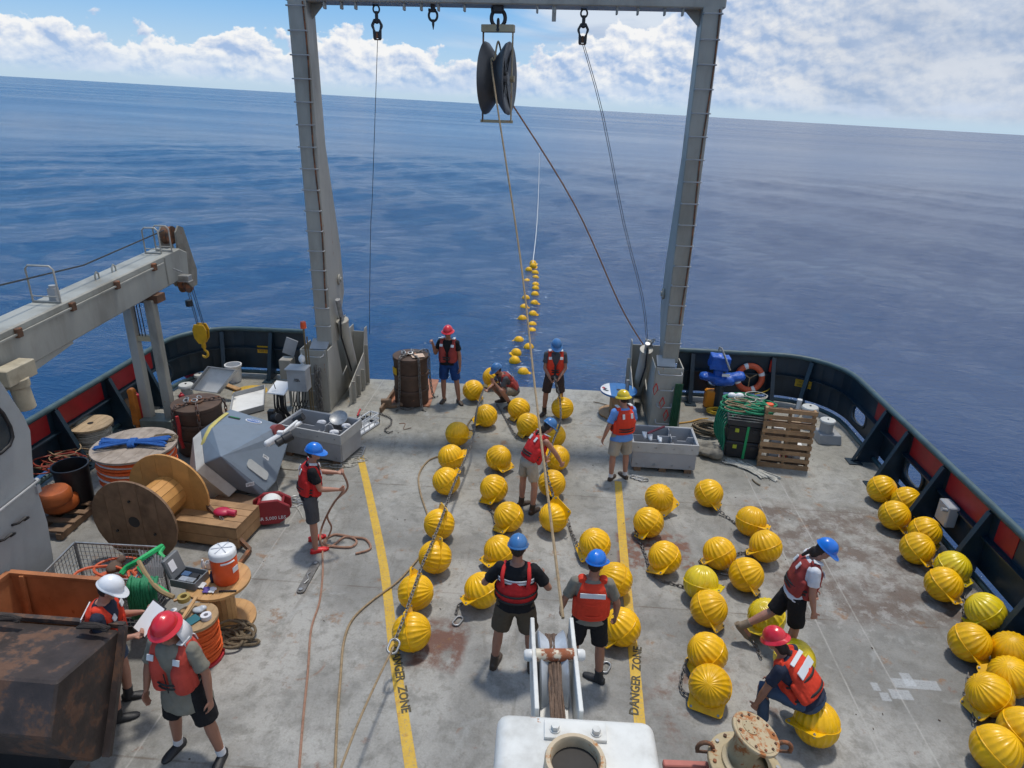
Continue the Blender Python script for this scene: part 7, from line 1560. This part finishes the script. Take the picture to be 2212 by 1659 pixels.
def dumpster():
    z=.98;r=thing('open_dumpster','open orange-brown steel bin behind the dark skip','bin',(-5.5,5.5,0));om=mat('orange_brown_steel',(.42,.16,.065),.6,var=.22,vs=2.5,rust=.22,rs=3,rcol=(.16,.05,.02),grime=.5,bump=.2,bs=20)
    BR_=PZ(258,1258,z);BLf=PZ(20,1238,z);FR=PZ(183,1346,z);FLf=PZ(-90,1322,z);c=(BR_+BLf+FR+FLf)/4;bot=lambda p:V((c.x+(p.x-c.x)*.86,c.y+(p.y-c.y)*.86,.14))
    T=[BLf,BR_,FR,FLf];Bt=[bot(p) for p in T]
    for i in range(4):
        a,b_,c_,d=T[i],T[(i+1)%4],Bt[(i+1)%4],Bt[i];n_=(b_-a).cross(d-a).normalized();n_=n_ if n_.dot(c-a)<0 else -n_;m=MB();m.add([a,b_,c_,d,a+n_*.02,b_+n_*.02,c_+n_*.02,d+n_*.02],[(0,1,2,3),(7,6,5,4),(0,4,5,1),(1,5,6,2),(2,6,7,3),(3,7,4,0)]);m.build('side_panel',om,r)
        m=MB();m.beam(a+n_*.01,b_+n_*.01,.06,.045);m.build('rim_bar',GREY2 if i==1 else om,r)
    m=MB();m.add([p+V((0,0,.0)) for p in Bt]+[p-V((0,0,.03)) for p in Bt],[(0,1,2,3),(7,6,5,4)]+[(i,(i+1)%4,4+(i+1)%4,4+i) for i in range(4)]);m.build('floor_plate',om,r)
    a=BLf+(BR_-BLf)*.13;m=MB();m.beam(a+V((.0,-.03,0)),V((a.x+.02,a.y-.12,.18)),.05,.03,up=(0,1,0));m.build('inside_rib',om,r)
dumpster()
def basket():
    z=.80;A=PZ(91,1242,z);B_=PZ(161,1172,z);C_=PZ(346,1182,z);D_=PZ(318,1262,z);D_=A+(C_-B_);r=thing('wire_basket','galvanised wire mesh basket holding hoses and green slings','basket',(drop(A)+drop(C_))/2)
    T=[A,B_,C_,D_]
    for i in range(4):
        a,b_=T[i],T[(i+1)%4];L=(b_-a).length;m=MB();n=int(L/.055)
        for k in range(n+1): p=a+(b_-a)*k/n;m.beam(p,V((p.x,p.y,.1)),.005,.005,up=(b_-a))
        for k in range(12): zz=z-.7*k/11;m.beam(V((a.x,a.y,zz)),V((b_.x,b_.y,zz)),.005,.005)
        m.build('mesh_panel',STEEL,r,kind='stuff');m=MB();m.beam(a,b_,.02,.02);m.build('rim_bar',STEEL,r);m=MB();m.beam(a,V((a.x,a.y,0)),.03,.03,up=(1,0,0));m.build('corner_post',STEEL,r)
    m=MB();m.prism([(p.x,p.y) for p in T],.02,Matrix.Translation((0,0,.08)));m.build('floor',DARK,r)
    return T
T=basket();c=(T[0]+T[2])/2;ex=(T[2]-T[1]).normalized();ey=(T[1]-T[0]).normalized()
orh=mat('orange_red_hose',(.52,.10,.04),.6,var=.15)
coil(drop(c)+ex*.10+V((0,0,.42)),.30,6,.018,orh,'hose_coil','orange-red hose coil inside the wire basket','hose',71,.2,.7,.6)
m=MB();m.box(drop(c)-ex*.08-ey*.16+V((0,0,.42)),(.42,.26,.26),Matrix.Rotation(-.2,3,'Z'));single(m,'yellow_box',YELP,'yellow box in the front of the wire basket','box',bevel=.015)
m=MB();p=drop(c)+ex*.02+ey*.15+V((0,0,.60));m.ell(p,(.09,.12,.06));m.ell(p+V((.05,.08,.05)),(.05,.06,.05));o=vox(m,'old_glove',cloth('dirty_brown_cloth',(.13,.09,.07)),None,.012,1);tag(o,'dirty brown glove lying on the orange-red hose coil','glove')
bg_=mat('bright_green_sling',(.015,.36,.11),.6,var=.2,bump=.5,bs=40);g0=PZ(300,1270,.75)
for k,(pts,rad,lab) in enumerate((([(350,1180,.86),(325,1195,.90),(298,1212,.88),(275,1225,.8),(262,1240,.75)],.035,'bright green sling lying over the back rim of the wire basket'),([(352,1182,.85),(345,1195,.84),(355,1205,.8)],.03,'short bright green sling knot by the toolbox lid'),([(300,1225,.86),(312,1240,.88),(330,1262,.8),(345,1270,.78),(362,1282,.74)],.028,'bright green sling across the middle of the basket'))):
    rope('green_sling',Z(*pts),rad,bg_,lab,'sling')
m=MB();rn=random.Random(6)
for k in range(16):
    u=262+k*3.9;m.tube(smooth_path([PZ(u+18,1248+rn.uniform(-6,6),.90),PZ(u+14+rn.uniform(-4,4),1268,.86),PZ(u+18+rn.uniform(-3,3),1300,.66),PZ(u+24,1325,.45),PZ(u+26,1335,.25)],4),.021,6)
single(m,'green_sling_bundle',mat('mid_green_sling',(.012,.17,.07),.7,var=.3,bump=.6,bs=50),'thick bundle of green slings hanging down the front of the basket','sling')
m=MB();p=PZ(318,1230,.8)
for k in range(9): m.tube([PZ(300+7*k,1188+k*2,.86),PZ(312+5*k,1225,.80),PZ(318+4*k,1248,.72)],.012,5)
single(m,'grey_net',mat('grey_netting',(.16,.16,.17),.8,var=.3),'grey netting bundle between the green slings and the toolbox','net')
rope('tan_strap',Z((298,1210,.88),(318,1245,.90),(345,1275,.86),(375,1290,.82)),.028,mat('tan_canvas',(.28,.20,.10),.8,var=.2),'tan strap running from the basket to the gold tape','strap')
# spool table with toolbox and cooler
b=PZ(487,1340);zt=zat(b,1252)
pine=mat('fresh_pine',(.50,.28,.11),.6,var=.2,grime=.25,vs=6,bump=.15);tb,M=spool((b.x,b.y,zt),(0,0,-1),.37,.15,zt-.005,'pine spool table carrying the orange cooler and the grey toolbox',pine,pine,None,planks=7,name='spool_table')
zt2=zt+.002
c=PZ(490,1252,zt2);r=thing('water_cooler','orange drinks cooler with a white lid on the pine spool table','cooler',c)
m=MB();m.lathe([(0,0),(.135,0),(.148,.03),(.152,.35),(.14,.37),(0,.37)],Matrix.Translation(c),32);bd=m.build('body',ORANGE,r)
m=MB();m.lathe([(0,.465),(.12,.46),(.148,.445),(.156,.42),(.156,.365),(.14,.36),(0,.36)],Matrix.Translation(c),32);ld=m.build('lid',WHITEP,r)
for k in range(3):
    a=pi*k/3+.3;m=MB();m.beam(V(c)+V((.12*math.cos(a),.12*math.sin(a),.467)),V(c)-V((.12*math.cos(a),.12*math.sin(a),-.467)),.010,.008);m.build('lid_rib',mat('pale_grey_plastic',(.45,.47,.52),.5),ld)
m=MB();m.tube([V(c)+V((.156*math.cos(a),.156*math.sin(a),.33)) for a in[math.radians(d) for d in range(-75,-14,10)]],.012,6);m.build('carry_handle',WHITEP,r)
q=hit([bd],508,1226)
if q: decal(bd,508,1228,.085,.075,PAPER,(1,0,0),'paper_label',parent=bd)
c=PZ(411,1256,zt2);x=(PZ(451,1238,zt2)-PZ(403,1229,zt2)).normalized();y=V((-x.y,x.x,0));y=(PZ(403,1228,zt2)-PZ(371,1265,zt2)).normalized();y=(y-x*y.dot(x)).normalized();Mx=Matrix((x,y,V((0,0,1)))).transposed();r=thing('toolbox','grey plastic toolbox with its lid open, full of small parts, on the pine spool table','toolbox',c)
L,W_=.33,.26;tg=mat('toolbox_grey',(.15,.16,.17),.45,var=.08)
for a,d,l in((c-y*W_/2,x,L),(c+y*W_/2,x,L),(c-x*L/2,y,W_),(c+x*L/2,y,W_)): m=MB();m.beam(a-d*l/2+V((0,0,.05)),a+d*l/2+V((0,0,.05)),.015,.10,up=(0,0,1));m.build('side',tg,r)
m=MB();m.box(c+V((0,0,.02)),(L,W_,.03),Mx);m.build('bottom',tg,r)
Ml=Matrix((y,V((0,0,1))*.96-x*.28,x)).transposed();lc=c-x*(L/2+.03)+V((0,0,.20));m=MB();m.box(lc,(W_,.28,.05),Mx@Matrix.Rotation(-pi/2-.30,3,'Y')@Matrix.Rotation(pi/2,3,'Z'));ld=m.build('lid',tg,r,bevel=.012)
bpy.context.view_layer.update();decal(ld,372,1222,.09,.13,PAPER,y,'inside_label',parent=ld)
for k,(dx,dy,mt_) in enumerate(((-.06,.03,mat('blue_tray',(.05,.10,.20),.4)),(.06,.02,BLACK),(-.03,-.06,mat('clear_grey_tray',(.30,.33,.38),.3)),(.07,-.06,STEEL))): m=MB();m.box(c+x*dx+y*dy+V((0,0,.075)),(.10,.08,.03),Mx);m.build('parts_tray',mt_,r,bevel=.004)
for k,(u,v,rad,h,mt_,nm,lab) in enumerate(((440,1228,.022,.13,WHITEP,'bottle','white squeeze bottle with a dark cap behind the toolbox'),(452,1226,.035,.09,WHITEP,'cup','white cup between the squeeze bottle and the cooler'),(460,1256,.028,.15,mat('navy_bottle',(.01,.015,.05),.4),'bottle','dark navy bottle in front of the cooler'),(472,1258,.030,.13,BLUEP,'can','blue can in front of the orange cooler'),(458,1226,.03,.10,mat('pale_pink',(.55,.45,.42),.5),'tub','pale tub behind the dark navy bottle'))):
    p=PZ(u,v,zt2);m=MB();m.lathe([(0,0),(rad,0),(rad,h*.7),(rad*.5,h*.85),(rad*.5,h),(0,h)] if nm=='bottle' else [(0,0),(rad,0),(rad*1.02,h),(rad*.9,h),(rad*.85,.01),(0,.01)],Matrix.Translation(p),16);o=single(m,nm,mt_,lab,nm)
    if nm=='bottle': q=MB();q.cyl((0,0,h),(0,0,h+.03),.012,.004,10);q.build('cap',BLACK,o)
for k,(u,v,mt_,lab) in enumerate(((438,1262,C_WHITE,'white glove beside the toolbox'),(447,1272,mat('purple_glove',(.10,.06,.28),.6),'purple rubber glove at the front of the spool table'),(460,1272,WHITEP,'white crumpled packet at the front of the spool table'))):
    p=PZ(u,v,zt2+.01);m=MB();m.ell(p,(.05,.035,.02))
    for q in range(4): m.cap(p+V((.01*q,0,0)),p+V((.02*q-.02,-.07-.008*(q%2),.01)),.011,.009,8)
    o=vox(m,'glove' if k<2 else 'packet',mt_,None,.008,1);tag(o,lab,'glove' if k<2 else 'packet')
m=MB();p=PZ(492,1278,zt2);m.box(p+V((0,0,.008)),(.20,.02,.015),Matrix.Rotation(.15,3,'Z'));single(m,'pliers',DARK,'dark pliers lying at the front edge of the pine spool table','tool')
# upright reel of orange rope with odds and ends on it
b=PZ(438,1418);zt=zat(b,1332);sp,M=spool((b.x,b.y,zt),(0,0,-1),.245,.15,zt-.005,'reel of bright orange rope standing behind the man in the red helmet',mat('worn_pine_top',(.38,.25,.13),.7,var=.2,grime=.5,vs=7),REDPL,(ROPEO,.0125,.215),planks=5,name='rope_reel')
zt+=.003
def ring(u,v,R_,r_,h,mt_,lab,z=zt,nm='tape_roll'):
    p=PZ(u,v,z);m=MB();m.lathe([(r_,0),(R_,0),(R_,h),(r_,h),(r_,0)],Matrix.Translation(p),26);single(m,nm,mt_,lab,'tape')
ring(446,1335,.058,.025,.05,mat('white_tape',(.62,.62,.66),.5),'white tape roll on the orange rope reel');ring(398,1296,.068,.036,.055,mat('gold_tape',(.34,.25,.07),.45),'gold brown tape roll resting above the orange rope reel',z=zt+.12)
m=MB();m.beam(PZ(424,1290,zt+.10),PZ(388,1345,zt+.06),.035,.022);single(m,'wood_stick',WOOD,'pale wooden stick lying across the orange rope reel','stick')
m=MB();m.beam(PZ(375,1298,zt+.10),PZ(400,1290,zt+.10),.03,.02);single(m,'wood_stick',WOOD,'short pale stick under the gold tape roll','stick')
m=MB();p=PZ(411,1342,zt+.01);m.box(p,(.13,.20,.006),Matrix.Rotation(-.55,3,'Z'));o=single(m,'clipboard',mat('teal_board',(.02,.13,.16),.5),'clipboard with white paper on the orange rope reel','clipboard');q=MB();q.box((0,0,.009),(.12,.185,.004),Matrix.Rotation(-.55,3,'Z'));q.build('paper_sheet',PAPER,o)
m=MB();p=PZ(428,1318,zt+.02);m.ell(p,(.07,.05,.03));m.ell(p+V((.04,.03,.01)),(.05,.04,.03));o=vox(m,'plastic_bag',mat('clear_bag',(.45,.48,.52),.3,var=.15),None,.012,1);tag(o,'clear plastic bag of parts behind the white tape roll','bag')
m=MB();p=PZ(376,1320,zt+.05);m.cyl(p,p+V((0,0,.02)),.035,n=16);single(m,'jar_lid',WHITEP,'small white lid beside the pale wooden stick','lid')
coil(PZ(497,1378,0),.17,7,.019,ROPEK,'rope_coil','brown rope coil on deck right of the orange rope reel','rope',81,.05,.8,.8)
rope('rope_loop',Z((505,1385,.03),(530,1387,.03),(552,1382,.03),(560,1386,.03),(552,1391,.03),(530,1393,.03),(510,1391,.03)),.017,ROPEK,'brown rope eye sticking out of the coil to the right','rope')
rope('rope_bight',Z((470,1350,.25),(495,1340,.22),(525,1348,.15),(535,1362,.05),(520,1378,.03)),.014,ROPEK,'brown rope bight drooping from the pine table to the coil','rope')
